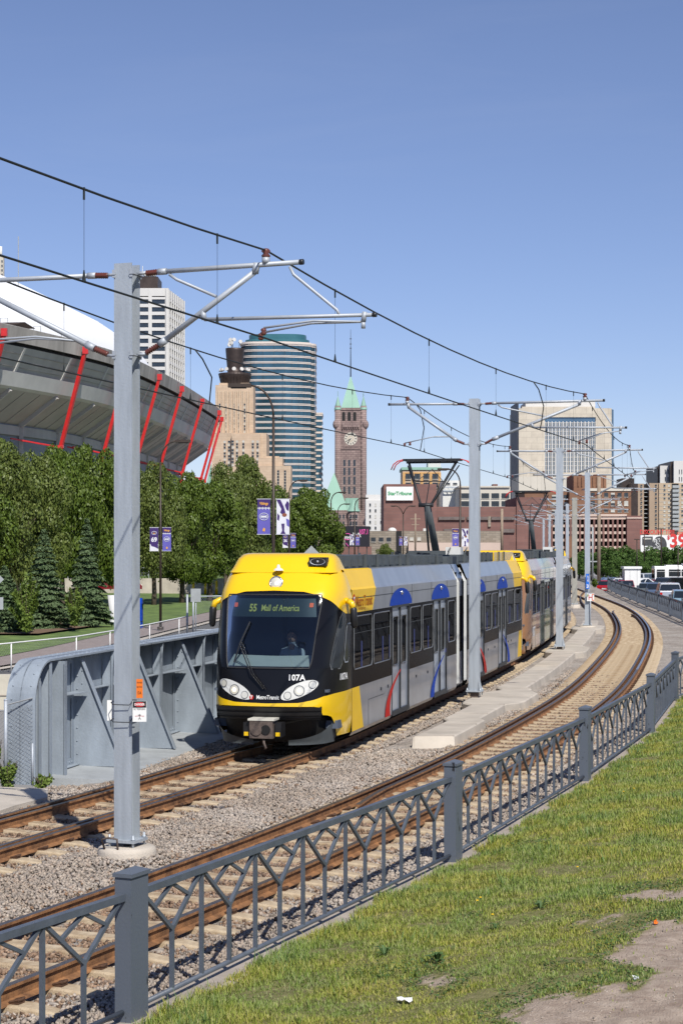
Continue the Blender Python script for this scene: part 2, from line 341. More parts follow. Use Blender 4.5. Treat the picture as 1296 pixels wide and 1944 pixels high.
# ballast bed between the bridge girder and the fence
def ballast_material():
    m = bpy.data.materials.new('crushed stone'); m.use_nodes = True; t = m.node_tree; n = t.nodes; L = t.links
    b = n['Principled BSDF']; b.inputs['Roughness'].default_value = .9; b.inputs['Specular IOR Level'].default_value = .25
    tc = n.new('ShaderNodeTexCoord'); vo = n.new('ShaderNodeTexVoronoi'); vo.inputs['Scale'].default_value = 17; L.new(tc.outputs['Object'], vo.inputs['Vector'])
    sp = n.new('ShaderNodeSeparateColor'); L.new(vo.outputs['Color'], sp.inputs[0])
    r = n.new('ShaderNodeValToRGB'); cols = [(.20, .185, .17), (.31, .285, .26), (.38, .335, .295), (.44, .40, .355), (.28, .265, .25), (.50, .45, .40)]
    els = r.color_ramp.elements
    while len(els) < 6: els.new(.5)
    for i, c in enumerate(cols): els[i].position = i/5; els[i].color = (*c, 1)
    L.new(sp.outputs[0], r.inputs[0])
    no = n.new('ShaderNodeTexNoise'); no.inputs['Scale'].default_value = .7; no.inputs['Detail'].default_value = 5; L.new(tc.outputs['Object'], no.inputs['Vector'])
    rr = n.new('ShaderNodeValToRGB'); rr.color_ramp.elements[0].position = .35; rr.color_ramp.elements[1].position = .65
    rr.color_ramp.elements[0].color = (.8, .76, .72, 1); rr.color_ramp.elements[1].color = (1.1, 1.08, 1.05, 1); L.new(no.outputs['Fac'], rr.inputs[0])
    mm = n.new('ShaderNodeMix'); mm.data_type = 'RGBA'; mm.blend_type = 'MULTIPLY'; mm.inputs[0].default_value = 1
    L.new(r.outputs[0], mm.inputs[6]); L.new(rr.outputs[0], mm.inputs[7]); L.new(mm.outputs[2], b.inputs['Base Color'])
    bp = n.new('ShaderNodeBump'); bp.inputs['Strength'].default_value = .9; bp.inputs['Distance'].default_value = .04; bp.invert = True
    L.new(vo.outputs['Distance'], bp.inputs['Height']); L.new(bp.outputs[0], b.inputs['Normal'])
    return m
M['ballast'] = ballast_material()
ys = list(np.arange(2, 60, .5))+list(np.arange(60, 420, 3))
P = []
for Y in ys:
    xl = TA.X(Y)-(2.4 if Y < 60 else 2.6); xr = min(float(FX(Y))-.05, TB.X(Y)+5.0) if Y < 165 else TB.X(Y)+3
    if 2 < Y < 31: xl = TA.X(Y)-3.2
    row = []
    for k in range(25):
        t = k/24; X = xl+(xr-xl)*t; z = float(ballast_z(X, Y))-.025+.012*math.sin(X*5.1+Y*3.3)*math.sin(Y*4.7-X)
        if k == 24: z += .0
        if k == 0: z -= .12
        row.append((X, Y, z))
    P.append(row)
mb = MB(); mb.grid(P, True); o = mb.build('ballast', M['ballast']); tag(o, kind='structure')
P = [[(p[0][0], p[0][1], p[0][2]) , (p[0][0]-.6, p[0][1], -1.46)] for p in P]
mb = MB(); mb.grid(P); o = mb.build('ballast_shoulder', M['ballast']); tag(o, kind='structure')
# kerb under the fence and grass bank right of it
P = []; K = []
for Y in np.concatenate([np.arange(-1, 50, .5), np.arange(50, 172, 2)]):
    x = float(FX(Y)); z = float(FZ(Y)); K.append([(x-.14, Y, BAL-.1), (x-.14, Y, z+.03), (x+.28, Y, z+.045), (x+.34, Y, z-.2)])
mb = MB(); mb.grid(K); o = mb.build('kerb', M['curb']); tag(o, kind='structure')
# bare soil mask on the bank (painted per vertex as a surface attribute of the soil itself)
SOIL = [[(975, 1905), (1040, 1893), (1120, 1884), (1180, 1870), (1218, 1862), (1236, 1848), (1200, 1832), (1158, 1830), (1152, 1812), (1185, 1790), (1210, 1768), (1250, 1752), (1400, 1735), (1500, 2100), (960, 2100)],
        [(1150, 1704), (1200, 1697), (1240, 1690), (1330, 1684), (1330, 1712), (1230, 1712), (1190, 1709)],
        [(1095, 1762), (1140, 1745), (1180, 1744), (1130, 1760)], [(800, 1856), (850, 1852), (862, 1866), (830, 1874)]]
def inpoly(px, py, poly):
    r = np.zeros(px.shape, bool); n = len(poly)
    for i in range(n):
        x0, y0 = poly[i]; x1, y1 = poly[(i+1) % n]
        c = ((y0 > py) != (y1 > py)) & (px < (x1-x0)*(py-y0)/((y1-y0) or 1e-9)+x0); r ^= c
    return r
def to_px(X, Y, Z): s = FPX/np.maximum(Y, .5); return 648+X*s, HOR+(CZ-Z)*s
def noise2(x, y, sc, seed=0):
    r = np.random.default_rng(seed); a = 0
    for k in range(6):
        th = r.uniform(0, 6.28); f = sc*(1+.35*k); a = a+np.sin((x*math.cos(th)+y*math.sin(th))*f+r.uniform(0, 6.28))
    return a/6*1.6
_sp = []
for poly in SOIL:       # soil patches as ground outlines
    q = []
    for px, py in poly:
        Y = 14.
        for _ in range(30):
            X = (px-648)/FPX*Y; z = float(ground_r(X, Y)); Y = FPX*(CZ-z)/(py-HOR)
        q.append((X, Y))
    _sp.append(q)
def soil(X, Y):
    j = .09*noise2(X, Y, 9, 3)+.08*noise2(X, Y, 23, 5)+.04*noise2(X, Y, 51, 6); jj = .10*noise2(X, Y, 11, 4)+.07*noise2(X, Y, 33, 7)
    r = np.zeros(X.shape, bool)
    for q in _sp: r |= inpoly(X+j, Y+jj*2, q)
    return r
xs = np.arange(0, 9.01, .06); yy = np.concatenate([np.arange(7, 30, .1), np.arange(30, 61, .5)])
XX, YY = np.meshgrid(xs, yy); XX = XX+FX(YY)+.3; ZZ = ground_r(XX, YY)+.012*noise2(XX, YY, 9, 8)
v = np.stack([XX.ravel(), YY.ravel(), ZZ.ravel()], 1); a, b = XX.shape
I = np.arange(a*b).reshape(a, b); f = np.stack([I[:-1, :-1], I[:-1, 1:], I[1:, 1:], I[1:, :-1]], -1).reshape(-1, 4)
def bank_material():
    m = bpy.data.materials.new('grass bank soil'); m.use_nodes = True; t = m.node_tree; n = t.nodes; L = t.links
    b = n['Principled BSDF']; b.inputs['Roughness'].default_value = .95; b.inputs['Specular IOR Level'].default_value = .15
    at_ = n.new('ShaderNodeAttribute'); at_.attribute_name = 'soil'; tc = n.new('ShaderNodeTexCoord')
    def ramp(sc, c1, c2, d=8):
        no = n.new('ShaderNodeTexNoise'); no.inputs['Scale'].default_value = sc; no.inputs['Detail'].default_value = d; no.inputs['Roughness'].default_value = .7; L.new(tc.outputs['Object'], no.inputs['Vector'])
        r = n.new('ShaderNodeValToRGB'); r.color_ramp.elements[0].position = .35; r.color_ramp.elements[1].position = .65; r.color_ramp.elements[0].color = (*c1, 1); r.color_ramp.elements[1].color = (*c2, 1)
        L.new(no.outputs['Fac'], r.inputs[0]); return r.outputs[0]
    g = ramp(9, (.13, .14, .04), (.27, .235, .12)); s = ramp(5.5, (.29, .22, .17), (.48, .39, .31), 14)
    mx = n.new('ShaderNodeMix'); mx.data_type = 'RGBA'; L.new(at_.outputs['Fac'], mx.inputs[0]); L.new(g, mx.inputs[6]); L.new(s, mx.inputs[7]); L.new(mx.outputs[2], b.inputs['Base Color'])
    nb = n.new('ShaderNodeTexNoise'); nb.inputs['Scale'].default_value = 60; nb.inputs['Detail'].default_value = 4; L.new(tc.outputs['Object'], nb.inputs['Vector'])
    bp = n.new('ShaderNodeBump'); bp.inputs['Strength'].default_value = .9; bp.inputs['Distance'].default_value = .03; L.new(nb.outputs['Fac'], bp.inputs['Height']); L.new(bp.outputs[0], b.inputs['Normal'])
    return m
o = npmesh('grass_bank', v, f, bank_material(), 'structure', smooth=True)
at_ = o.data.attributes.new('soil', 'FLOAT', 'POINT'); at_.data.foreach_set('value', soil(v[:, 0], v[:, 1]).astype(np.float32))
# behind the bank on the right: slope down to the car park
P = []
for Y in np.concatenate([np.arange(-1, 60, 3), np.arange(60, 175, 5)]):
    x = float(FX(Y)); x0 = x+9.3 if Y < 58 else x+.34; z0 = float(ground_r(x0, Y)) if Y < 58 else 0
    P.append([(x0-.05, Y, z0-.03), (x0+2, Y, min(z0, 0)-.3), (x0+60, Y, -.6), (x0+200, Y, -.8)])
P.append([(24.9, 176, -.1), (27, 176, -.5), (90, 176, -.8), (230, 176, -1)]); 
mb = MB(); mb.grid(P); o = mb.build('roadside', M['asph']); tag(o, kind='structure')
# car park
M['lot'] = mat('car park asphalt', (.15, .145, .14), .9, 0, .18, .2, .2, 10)
mb = MB(); mb.grid([[(23.0, 112, -.45), (170, 112, -.45)], [(25.6, 150, -.85), (170, 150, -.85)], [(31, 200, -1.3), (170, 200, -1.3)], [(40, 330, -1.4), (170, 330, -1.4)]]); o = mb.build('car_park', M['lot']); tag(o, kind='structure')
mb = MB()
for k in range(14):
    x = 33+k*2.8; mb.add([(x, 198, -1.27), (x+.12, 198, -1.27), (x+2.2, 205, -1.29), (x+2.08, 205, -1.29)], [(0, 1, 2, 3)])
o = mb.build('parking_lines', M['whited']); tag(o, kind='structure')
# left side: road behind the girder, walk, lawn
def strip(name, o0, o1, z, m, y0=40, y1=230):
    P = []
    for Y in np.arange(y0, y1, 4.0):
        x = GX(Y); P.append([(x-o1, Y, z), (x-o0, Y, z)])
    mb = MB(); mb.grid(P); o = mb.build(name, m); o['kind'] = 'structure'; return o
def GX(Y): return -5.12+.214*(min(Y, 70)-32.23)+.09*max(0, Y-70)
strip('road', .9, 12.9, -.35, M['asph'], 60.4, 300)
strip('gutter', 12.9, 13.3, -.30, M['conc'], 60.4, 300)
strip('sidewalk', 13.3, 15.3, -.24, mat('sidewalk brick', (.26, .21, .19), .9, 0, .15, 3), 60.4, 300)
P = []
for Y in np.arange(60.4, 301, 4.0):
    x = GX(Y); P.append([(x-15.3-k*6, Y, -.22+.04*k*(1 if Y > 80 else .4)) for k in range(6)])
mb = MB(); mb.grid(P, True); o = mb.build('lawn', M['lawn']); tag(o, kind='structure')
o = sheet('mulch_bed', [(-25, 84), (-13.8, 84), (-12.3, 93), (-13, 101), (-20, 104), (-28, 100)], -.10, M['mulch'])
# retaining wall that carries the road by the bridge end
mb = MB(); mb.bb(-26, 1, 60, 60.5, -4.2, -.33); mb.use(M['curb'])
for k in range(7): mb.bb(-26, 1, 59.97, 60.01, -4+k*.5, -3.97+k*.5)
M['blockwall'] = mat('cream block wall', (.55, .51, .42), .9, 0, .1, 2)
mb.mats = [M['blockwall'], M['curb']]; mb.m = [0]*6+[1]*42
t = thing('retaining_wall', (-14, 60, -4.2), 'cream block retaining wall behind the curved end of the steel bridge girder', 'wall'); part('block_face', mb, None, t)
# walkway between tracks
L = []; Rr = []
poles_Y = [47, 69, 88, 106, 127]
Ymid = list(np.arange(37.3, 96, .5))
def mid(Y): return (TA.X(Y)+TB.X(Y))/2
for Y in Ymid:
    hw = .42
    for py in poles_Y:
        d = abs(Y-py)
        if d < 1.6: hw = .78
        elif d < 2.0: hw = .46+.32*(2.0-d)/.4
    off = .38 if Y < 41 else .2 if Y < 50 else 0
    L.append((mid(Y)-hw+off, Y)); Rr.append((mid(Y)+hw+off, Y))
P = []
for (a0, Y), (b0, _) in zip(L, Rr):
    n_ = .02*math.sin(Y*9)
    P.append([(a0-.04, Y, BAL-.1), (a0, Y, -.01), (a0+.04, Y, .015), (b0-.04, Y+.1, .015), (b0, Y+.1, -.01), (b0+.04, Y+.1, BAL-.1)])
P.insert(0, [(p[0], p[1]-.25, BAL-.1) for p in P[0]])
mb = MB(); mb.grid(P); o = mb.build('walkway', M['conc']); tag(o, kind='structure')
mb = MB()
for k in range(0, len(L)-1, 5): mb.hexa([(L[k][0], L[k][1], .010), (Rr[k][0], Rr[k][1]+.1, .010), (Rr[k][0], Rr[k][1]+.13, .010), (L[k][0], L[k][1]+.03, .010), (L[k][0], L[k][1], .019), (Rr[k][0], Rr[k][1]+.1, .019), (Rr[k][0], Rr[k][1]+.13, .019), (L[k][0], L[k][1]+.03, .019)])
o = mb.build('walkway_joints', M['curb']); tag(o, kind='structure')
mb = MB(); mb.prism([(-5.9, 26.4), (-5.2, 27.3), (-5.0, 28.2), (-4.65, 29.2), (-4.8, 30.2), (-5.9, 30.5), (-6.8, 30.4), (-7, 26.4)][::-1], -.35, -.11); o = mb.build('concrete_apron', M['conc']); tag(o, kind='structure')

# loose stones
def tiedist(T, X, Y):
    l = np.interp(Y, T.p[:, 1], T.l); x0 = np.interp(Y, T.p[:, 1], T.p[:, 0]); g = np.gradient(T.p[:, 0], T.p[:, 1]); sl = np.interp(Y, T.p[:, 1], g); c = 1/np.sqrt(1+sl**2)
    d = (X-x0)*c; return l+(X-x0)*sl*c, d
def rocks(n, pos, size, name, m):
    base = np.array([(-1, -1, -.7), (1, -1, -.6), (1, 1, -.7), (-1, 1, -.6), (-.75, -.7, .6), (.7, -.8, .7), (.75, .7, .6), (-.7, .75, .7)])*.5
    fq = np.array([(3, 2, 1, 0), (4, 5, 6, 7), (0, 1, 5, 4), (1, 2, 6, 5), (2, 3, 7, 6), (3, 0, 4, 7)])
    b = base[None]*(1+rng.uniform(-.38, .38, (n, 8, 3))); b = b*(size[:, None, None]*rng.uniform(.65, 1.25, (n, 1, 3)))
    q = rng.normal(size=(n, 4)); q /= np.linalg.norm(q, axis=1)[:, None]; w_, x, y, z = q.T
    Rm = np.stack([1-2*(y*y+z*z), 2*(x*y-w_*z), 2*(x*z+w_*y), 2*(x*y+w_*z), 1-2*(x*x+z*z), 2*(y*z-w_*x), 2*(x*z-w_*y), 2*(y*z+w_*x), 1-2*(x*x+y*y)], 1).reshape(n, 3, 3)
    b = np.einsum('nij,nkj->nki', Rm, b)+pos[:, None]
    f = (fq[None]+np.arange(n)[:, None, None]*8).reshape(-1, 4)
    return npmesh(name, b.reshape(-1, 3), f, m, 'stuff')
M['stone'] = island_mat('crushed stones', [(.21, .19, .17), (.30, .27, .24), (.36, .315, .275), (.43, .385, .335), (.26, .245, .23), (.38, .315, .265), (.48, .43, .375), (.31, .275, .24)], .9, big=(.6, (.86, .80, .74), (1.08, 1.05, 1.02)))
n = 270000
Y = 12+(60-12)*rng.random(n)**1.25; u = rng.random(n)
xl = np.interp(Y, TA.p[:, 1], TA.p[:, 0])-2.3; xr = FX(Y)-.2; xl = np.maximum(xl, -.19*Y-.4)
X = xl+(xr-xl)*u
d = (xr-xl)/8.0; keep = rng.random(n) < np.clip(d, 0, 1)
keep &= ~inpoly(X, Y, [(-5.95, 26.4), (-5.15, 27.3), (-4.95, 28.2), (-4.6, 29.2), (-4.75, 30.25), (-5.9, 30.6), (-6.8, 30.4), (-7, 26.4)]); ga = -5.12+.214*(Y-32.23)+1.25; keep &= ~((Y > 31) & (X < ga))
wk = (Y > 36.5) & (np.abs(X-(np.interp(Y, TA.p[:, 1], TA.p[:, 0])+np.interp(Y, TB.p[:, 1], TB.p[:, 0]))/2-.05) < .62); keep &= ~wk
pl = np.hypot(X+2.73, Y-23.5) < .38; keep &= ~pl
X, Y = X[keep], Y[keep]; n = len(X)
zb = ballast_z(X, Y)-.008
def dtrack(T):   # distance to a track centre line
    return (X-np.interp(Y, T.p[:, 1], T.p[:, 0]))*.93
drop = np.zeros(n, bool); inb = drop.copy()
for T, v0 in ((TA, 14), (TB, 8)):
    l, d = tiedist(T, X, Y); ph = ((l-T.lY(v0)+.355) % .71)-.355; inb |= np.abs(d) < 1.3
    drop |= (np.abs(ph) < .15) & (np.abs(d) < 1.27) & (rng.random(n) < .93); drop |= np.abs(np.abs(d)-.7535) < .11; drop |= (np.abs(d) < 1.4) & (rng.random(n) < np.clip((Y-34)/24, 0, 1))
X, Y, zb, inb = X[~drop], Y[~drop], zb[~drop], inb[~drop]; n = len(X)
Z = zb+rng.uniform(-.012, .022, n)-np.where(inb, .012, -.012)
M['stone2'] = island_mat('rust stained stones', [(.12, .085, .065), (.23, .155, .11), (.30, .21, .15), (.38, .29, .22), (.17, .14, .12), (.33, .22, .15)], .9, big=(.9, (.8, .74, .66), (1.1, 1.05, 1.0)))
sz = rng.uniform(.016, .038, n)*(1+Y/90); dd_ = np.minimum(np.abs(tiedist(TA, X, Y)[1]), np.abs(tiedist(TB, X, Y)[1])); st = (dd_+.25*noise2(X, Y, 3, 17)+rng.normal(0, .25, n)) < 1.05
XYZ = np.stack([X, Y, Z], 1); rocks(int(st.sum()), XYZ[st], sz[st], 'stained_gravel', M['stone2']); rocks(int((~st).sum()), XYZ[~st], sz[~st], 'gravel', M['stone'])
0 and rocks(n, np.stack([X, Y, Z], 1), rng.uniform(.018, .044, n)*(1+Y/100), 'gravel', M['stone'])

# ================================================================ TRACKS
RAILP = [(-.036, 0), (.036, 0), (.037, -.028), (.010, -.042), (.009, -.125), (.065, -.145), (.07, -.158), (-.07, -.158), (-.065, -.145), (-.009, -.125), (-.010, -.042), (-.037, -.028)]
def rail_mb(T, off, l0, l1, z=0, top='railtop', flare=0):
    mb = MB(); mb.mats = [M['rust'], M[top]]; ls = [l0]; 
    while ls[-1] < l1: ls.append(ls[-1]+(1.0 if ls[-1] < 70 else 2.5))
    ls[-1] = l1; P = []; k = len(RAILP)
    for l in ls:
        o2 = off
        if flare:
            e = min(l-l0, l1-l); 
            if e < 1.6: o2 = off+flare*(1.6-e)/1.6*.18
        x, y, th = T.at(l, o2)[:3]; P.append([(x+q*math.cos(th), y-q*math.sin(th), z+h) for q, h in RAILP+[RAILP[0]]])
    mb.grid(P); mb.mats.append(M['railtop']); mb.m = [(1 if T.at(ls[i//k])[1] > 58 else 2) if (i % k) == 0 else 0 for i in range(len(mb.f))]
    mb.add([P[0][j] for j in range(k)], [tuple(range(k))]); mb.m[-1] = 0
    return mb
def tie_mesh():
    mb = MB(); hx = 1.28
    secs = [(-hx, .10, -.165), (-.98, .125, -.135), (-.45, .125, -.135), (-.25, .115, -.15), (.25, .115, -.15), (.45, .125, -.135), (.98, .125, -.135), (hx, .10, -.165)]
    P = [[(x, -w_-.03, -.33), (x, -w_, t_-.015), (x, -w_+.03, t_), (x, w_-.03, t_), (x, w_, t_-.015), (x, w_+.03, -.33)] for x, w_, t_ in secs]
    mb.grid(P); mb.add(P[0], [tuple(range(6))]); mb.add(P[-1], [tuple(range(6))[::-1]]); mb.xf(lambda p: (p[0], p[1], p[2]-.012))
    return mb
def clips_mb(T, offs, ls):
    mb = MB()
    for l in ls:
        for off in offs:
            for sgn in (-1, 1):
                x, y, th = T.at(l, off+sgn*.10)[:3]; s0 = len(mb.v)
                mb.box((0, 0, -.135), (.10, .11, .03)); mb.tube([(-.04*sgn, -.05, -.125), (.045*sgn, -.05, -.10), (.05*sgn, .0, -.105), (.045*sgn, .05, -.10), (-.04*sgn, .05, -.125)], .014, 5)
                mb.xf(lambda p: (x+p[0]*math.cos(th)+p[1]*math.sin(th), y-p[0]*math.sin(th)+p[1]*math.cos(th), p[2]-.008), s0)
    return mb
def track(T, name, label, guards, l0, l1, vis0, shine):
    t = thing(name, (T.at(l0)[0], T.at(l0)[1], BAL), label, 'railway track')
    for s_ in (-1, 1): part('rail', rail_mb(T, s_*.7535, l0, l1, top='railshine' if s_ == shine else 'railtop'), None, t)
    for (s_, a, b) in guards: part('guard_rail', rail_mb(T, s_*.57, T.lY(a), T.lY(b), -.012, flare=-s_), None, t, label='rustier check rail beside the running rail')
    mb = tie_mesh(); me = mb.build('sleeper', M['tie'], None); tie0 = me.data; bpy.data.objects.remove(me)
    ls = np.arange(T.lY(vis0), l1, .71); ls = [l for l in ls if l < T.lY(170)]
    rest = MB()
    for i, l in enumerate(ls):
        x, y, th = T.at(l)[:3]; off = wloc(t)
        if i < 100:
            o = bpy.data.objects.new('sleeper', tie0); COL.objects.link(o); o.parent = t; o.location = Vector((x, y, random.uniform(-.006, .006)))-off; o.rotation_euler.z = -th+random.uniform(-.012, .012)
        else:
            s0 = len(rest.v); q = tie_mesh(); rest.add(q.v, q.f); rest.xf(lambda p: (x+p[0]*math.cos(th)+p[1]*math.sin(th), y-p[0]*math.sin(th)+p[1]*math.cos(th), p[2]), s0)
    o = part('sleepers_far', rest, M['tie'], t); o['kind'] = 'stuff'
    o = part('rail_fastenings', clips_mb(T, (-.7535, .7535), [l for l in ls if l < T.lY(108)]), M['clip'], t); o['kind'] = 'stuff'
    return t
tB = track(TB, 'railway_track', 'empty curving railway track with rusty rails nearest the grey metal fence', [(-1, 27.5, 112), (1, 39, 106)], 0, TB.len-1, 8, 1)
tA = track(TA, 'railway_track', 'railway track with rusty rails running beneath the yellow train', [(-1, 9, 36), (1, 9, 100)], 0, TA.len-1, 14, 0)
# crossover between the two tracks
XO = Path([(15.0, 118), (15.5, 124), (16.4, 132), (17.6, 142), (19.0, 152), (20.3, 160)])
t = thing('track_crossover', (15, 118, BAL), 'crossover rails linking the two tracks in the far bend', 'railway track')
for s_ in (-1, 1): part('rail', rail_mb(XO, s_*.7535, 0, XO.len, -.004), None, t)

# ================================================================ FENCE
def fence_panel(a, b, first):
    a, b = Vector(a), Vector(b); d = (b-a); Ln = math.hypot(d.x, d.y); u = Vector((d.x/Ln, d.y/Ln, d.z/Ln)); nrm = Vector((u.y, -u.x, 0)).normalized()
    h0, h1 = .12, 1.08; g = .15
    pa, pb = a+u*g, b-u*g
    top = MB(); top.beam(pa+Vector((0, 0, h1)), pb+Vector((0, 0, h1)), .065, .06)
    bot = MB(); bot.tube([pa+Vector((0, 0, h0)), pb+Vector((0, 0, h0))], .024, 8)
    pk = MB(); nb = 7; W = (Ln-2*g)/nb; uu = u
    def q(s, h): return pa+uu*s+Vector((0, 0, h))
    near = a.y < 60
    for i in range(nb):
        s0 = i*W; c = s0+W/2
        if i > 0: pk.beam(q(s0, h0), q(s0, h1-.03), .036, .036, nrm)
        if near:
            pk.beam(q(c, h0), q(c, .68), .036, .036, nrm)
            pk.beam(q(c, .65), q(s0+.045, h1-.03), .034, .034, nrm); pk.beam(q(c, .65), q(s0+W-.045, h1-.03), .034, .034, nrm)
            m_ = .30*W; pk.beam(q(c, h1-.03), q(c-m_, .65+.40*.60), .030, .03, nrm); pk.beam(q(c, h1-.03), q(c+m_, .65+.40*.60), .030, .03, nrm)
        else:
            pk.beam(q(c, h0), q(c, h1), .036, .036, nrm); pk.beam(q(c, .53), q(s0, h1), .034, .034, nrm); pk.beam(q(c, .53), q(s0+W, h1), .034, .034, nrm)
    return top, bot, pk
t = thing('metal_fence', (FP[2][0], FP[2][1], FP[2][2]), 'long slate grey metal fence with Y shaped pickets curving between track and grass', 'fence')
for i in range(len(FP)-1):
    a, b = FP[i], FP[i+1]; top, bot, pk = fence_panel(a, b, i == 0)
    part('top_rail', top, M['fence'], t); part('bottom_rail', bot, M['fence'], t); part('pickets', pk, M['fence'], t)
for i, (x, y, z) in enumerate(FP):
    a = FP[max(i-1, 0)]; b = FP[min(i+1, len(FP)-1)]; th = math.atan2(b[0]-a[0], b[1]-a[1])
    mb = MB(); mb.box((x, y, z+.60), (.155, .29, 1.29), -th)
    s0 = len(mb.v); mb.box((x, y, z+1.26), (.185, .32, .03), -th)
    c, s_ = math.cos(-th), math.sin(-th); hx, hy = .0925, .16
    r4 = [(x+p*c-q*s_, y+p*s_+q*c, z+1.276) for p, q in ((-hx, -hy), (hx, -hy), (hx, hy), (-hx, hy))]
    r2 = [(x+p*c-q*s_, y+p*s_+q*c, z+1.31) for p, q in ((-.005, -.06), (.005, -.06), (.005, .06), (-.005, .06))]
    mb.add(r4+r2, [(0, 1, 5, 4), (1, 2, 6, 5), (2, 3, 7, 6), (3, 0, 4, 7), (4, 5, 6, 7)])
    part('post', mb, M['fence_worn'] if i < 6 else M['fence'], t)

# ================================================================ BRIDGE GIRDER
def girder():
    t = thing('bridge_girder', (-5.4, 31.2, -.2), 'blue grey riveted steel plate girder wall left of the train with triangular braces', 'bridge girder')
    th = math.atan(.214); T_ = Vector((math.sin(th), math.cos(th), 0)); N = Vector((math.cos(th), -math.sin(th), 0))
    O = Vector((-5.12, 32.23, 0)); Lg = 36
    def q(l, n, z): return O+T_*l+N*n+Vector((0, 0, z))
    zb, zt = -.15, 1.92; R0 = .75; l0 = -1.25
    # outline of the curved end
    arc = [(l0+R0-R0*math.cos(a), zt-R0+R0*math.sin(a)) for a in np.linspace(0, PI/2, 12)]
    prof = [(l0, zb)]+arc+[(Lg, zt)]
    web = MB(); web.slab([q(l, -.01, z) for l, z in prof]+[q(Lg, -.01, zb)], -N*.02); part('web_plate', web, M['girder'], t)
    fl = MB()
    P = [[q(l, -.27, z), q(l, .25, z)] for l, z in prof]
    def inner(l, z, d=.035):
        if z <= zt-R0: return l+d, z
        if l >= l0+R0: return l, z-d
        cx, cz = l0+R0, zt-R0; k = (R0-d)/R0; return cx+(l-cx)*k, cz+(z-cz)*k
    P2 = [[q(*(lambda w_: (w_[0], -.27, w_[1]))(inner(l, z))), q(*(lambda w_: (w_[0], .25, w_[1]))(inner(l, z)))] for l, z in prof]
    fl.grid([[a, b, d, c, a] for (a, b), (c, d) in zip(P, P2)])
    # second cover plate and rivets on the flange
    riv = lambda mb_, p, n_: mb_.add([p+v_ for v_ in hemi(n_, .017)], HF)
    for (l, z) in prof[0:1]+[(l0, .35), (l0, .75)]+arc[2::3]: pass
    def hemi(n_, r):
        n_ = Vector(n_).normalized(); a = n_.orthogonal().normalized(); b = n_.cross(a); o_ = []
        for k in range(6): o_.append((a*math.cos(k*PI/3)+b*math.sin(k*PI/3))*r)
        for k in range(6): o_.append((a*math.cos(k*PI/3)+b*math.sin(k*PI/3))*r*.7+n_*r*.7)
        o_.append(n_*r); return o_
    HF = [(k, (k+1) % 6, 6+(k+1) % 6, 6+k) for k in range(6)]+[(6+k, 6+(k+1) % 6, 12) for k in range(6)]
    for z in np.arange(0, 1.2, .28):
        for n_ in (-.17, .15): riv(fl, q(l0-.001, n_, z), -T_)
    for a in np.linspace(.15, 1.4, 5):
        for n_ in (-.17, .15):
            d = -T_*math.cos(a)+Vector((0, 0, math.sin(a))); riv(fl, q(l0+R0, n_, zt-R0)+d*(R0+.001), d)
    for l in np.arange(0, 16, .22):
        for n_ in (-.17, .15): riv(fl, q(l, n_, zt), (0, 0, 1))
    part('top_flange', fl, M['girder'], t)
    an = MB(); an.beam(q(-.4, .06, zt-.03), q(Lg, .06, zt-.03), .12, .012); an.beam(q(-.4, .007, zt-.10), q(Lg, .007, zt-.10), .012, .15)
    an.beam(q(-.4, .06, zb+.06), q(Lg, .06, zb+.06), .12, .012); an.beam(q(-.4, .007, zb+.12), q(Lg, .007, zb+.12), .012, .13)
    for l in np.arange(-.3, 18, .13): riv(an, q(l, .013, zb+.12), N); 
    for l in np.arange(-.3, 18, .13): riv(an, q(l, .013, zt-.10), N)
    part('flange_angles', an, M['girder'], t)
    led = MB(); led.hexa([q(-.55, .02, -.5), q(-.35, 1.3, -.5), q(Lg, 1.3, -.5), q(Lg, .02, -.5), q(-.55, .02, zb+.04), q(-.35, 1.3, zb+.0), q(Lg, 1.3, zb+.0), q(Lg, .02, zb+.04)]); part('floor_ledge', led, M['girder_floor'], t)
    # end posts
    ep = MB()
    for l, n_ in ((-.95, .22), (-.45, .22), (-.1, .36)):
        z1 = zt-.06 if l > -.6 else zt-.3
        ep.beam(q(l, .12 if n_ < .3 else .18, zb), q(l, .12 if n_ < .3 else .18, z1), n_, .014, T_); 
        ep.beam(q(l, n_, zb), q(l, n_, z1-(.06 if l < -.6 else 0)), .012, .11, T_)
    part('end_stiffeners', ep, M['girder'], t)
    k = 0
    for l in np.arange(1.25, 34, 3.08):
        g = MB(); g.slab([q(l, .01, zb+.03), q(l, .95, zb+.03), q(l, .95, zb+.1), q(l, .2, zt-.25), q(l, .12, zt-.06), q(l, .01, zt-.06)], T_*.016)
        fl2 = g.beam(q(l+.008, .97, zb+.03), q(l+.008, .17, zt-.12), .13, .016, N)
        for z in np.arange(zb+.25, zt-.25, .235):
            riv(g, q(l-.002, .075, z), -T_); riv(g, q(l-.002, .17-.0*z, z+.1), -T_) if z > .9 else None
        g.beam(q(l-.06, .012, zb), q(l-.06, .012, zt-.05), .012, .13, T_) if False else g.beam(q(l-.06, .008, zb), q(l-.06, .008, zt-.1), .12, .012, N)
        part('triangular_brace', g, M['girder'], t); k += 1
        m_ = l+1.54
        s_ = MB(); s_.slab([q(m_, .01, zb), q(m_, .20, zb), q(m_, .20, 1.35), q(m_, .24, zt-.05), q(m_, .01, zt-.05)], T_*.014); s_.beam(q(m_+.007, .2, zb), q(m_+.007, .2, zt-.06), .014, .10, T_)
        part('web_stiffener', s_, M['girder'], t)
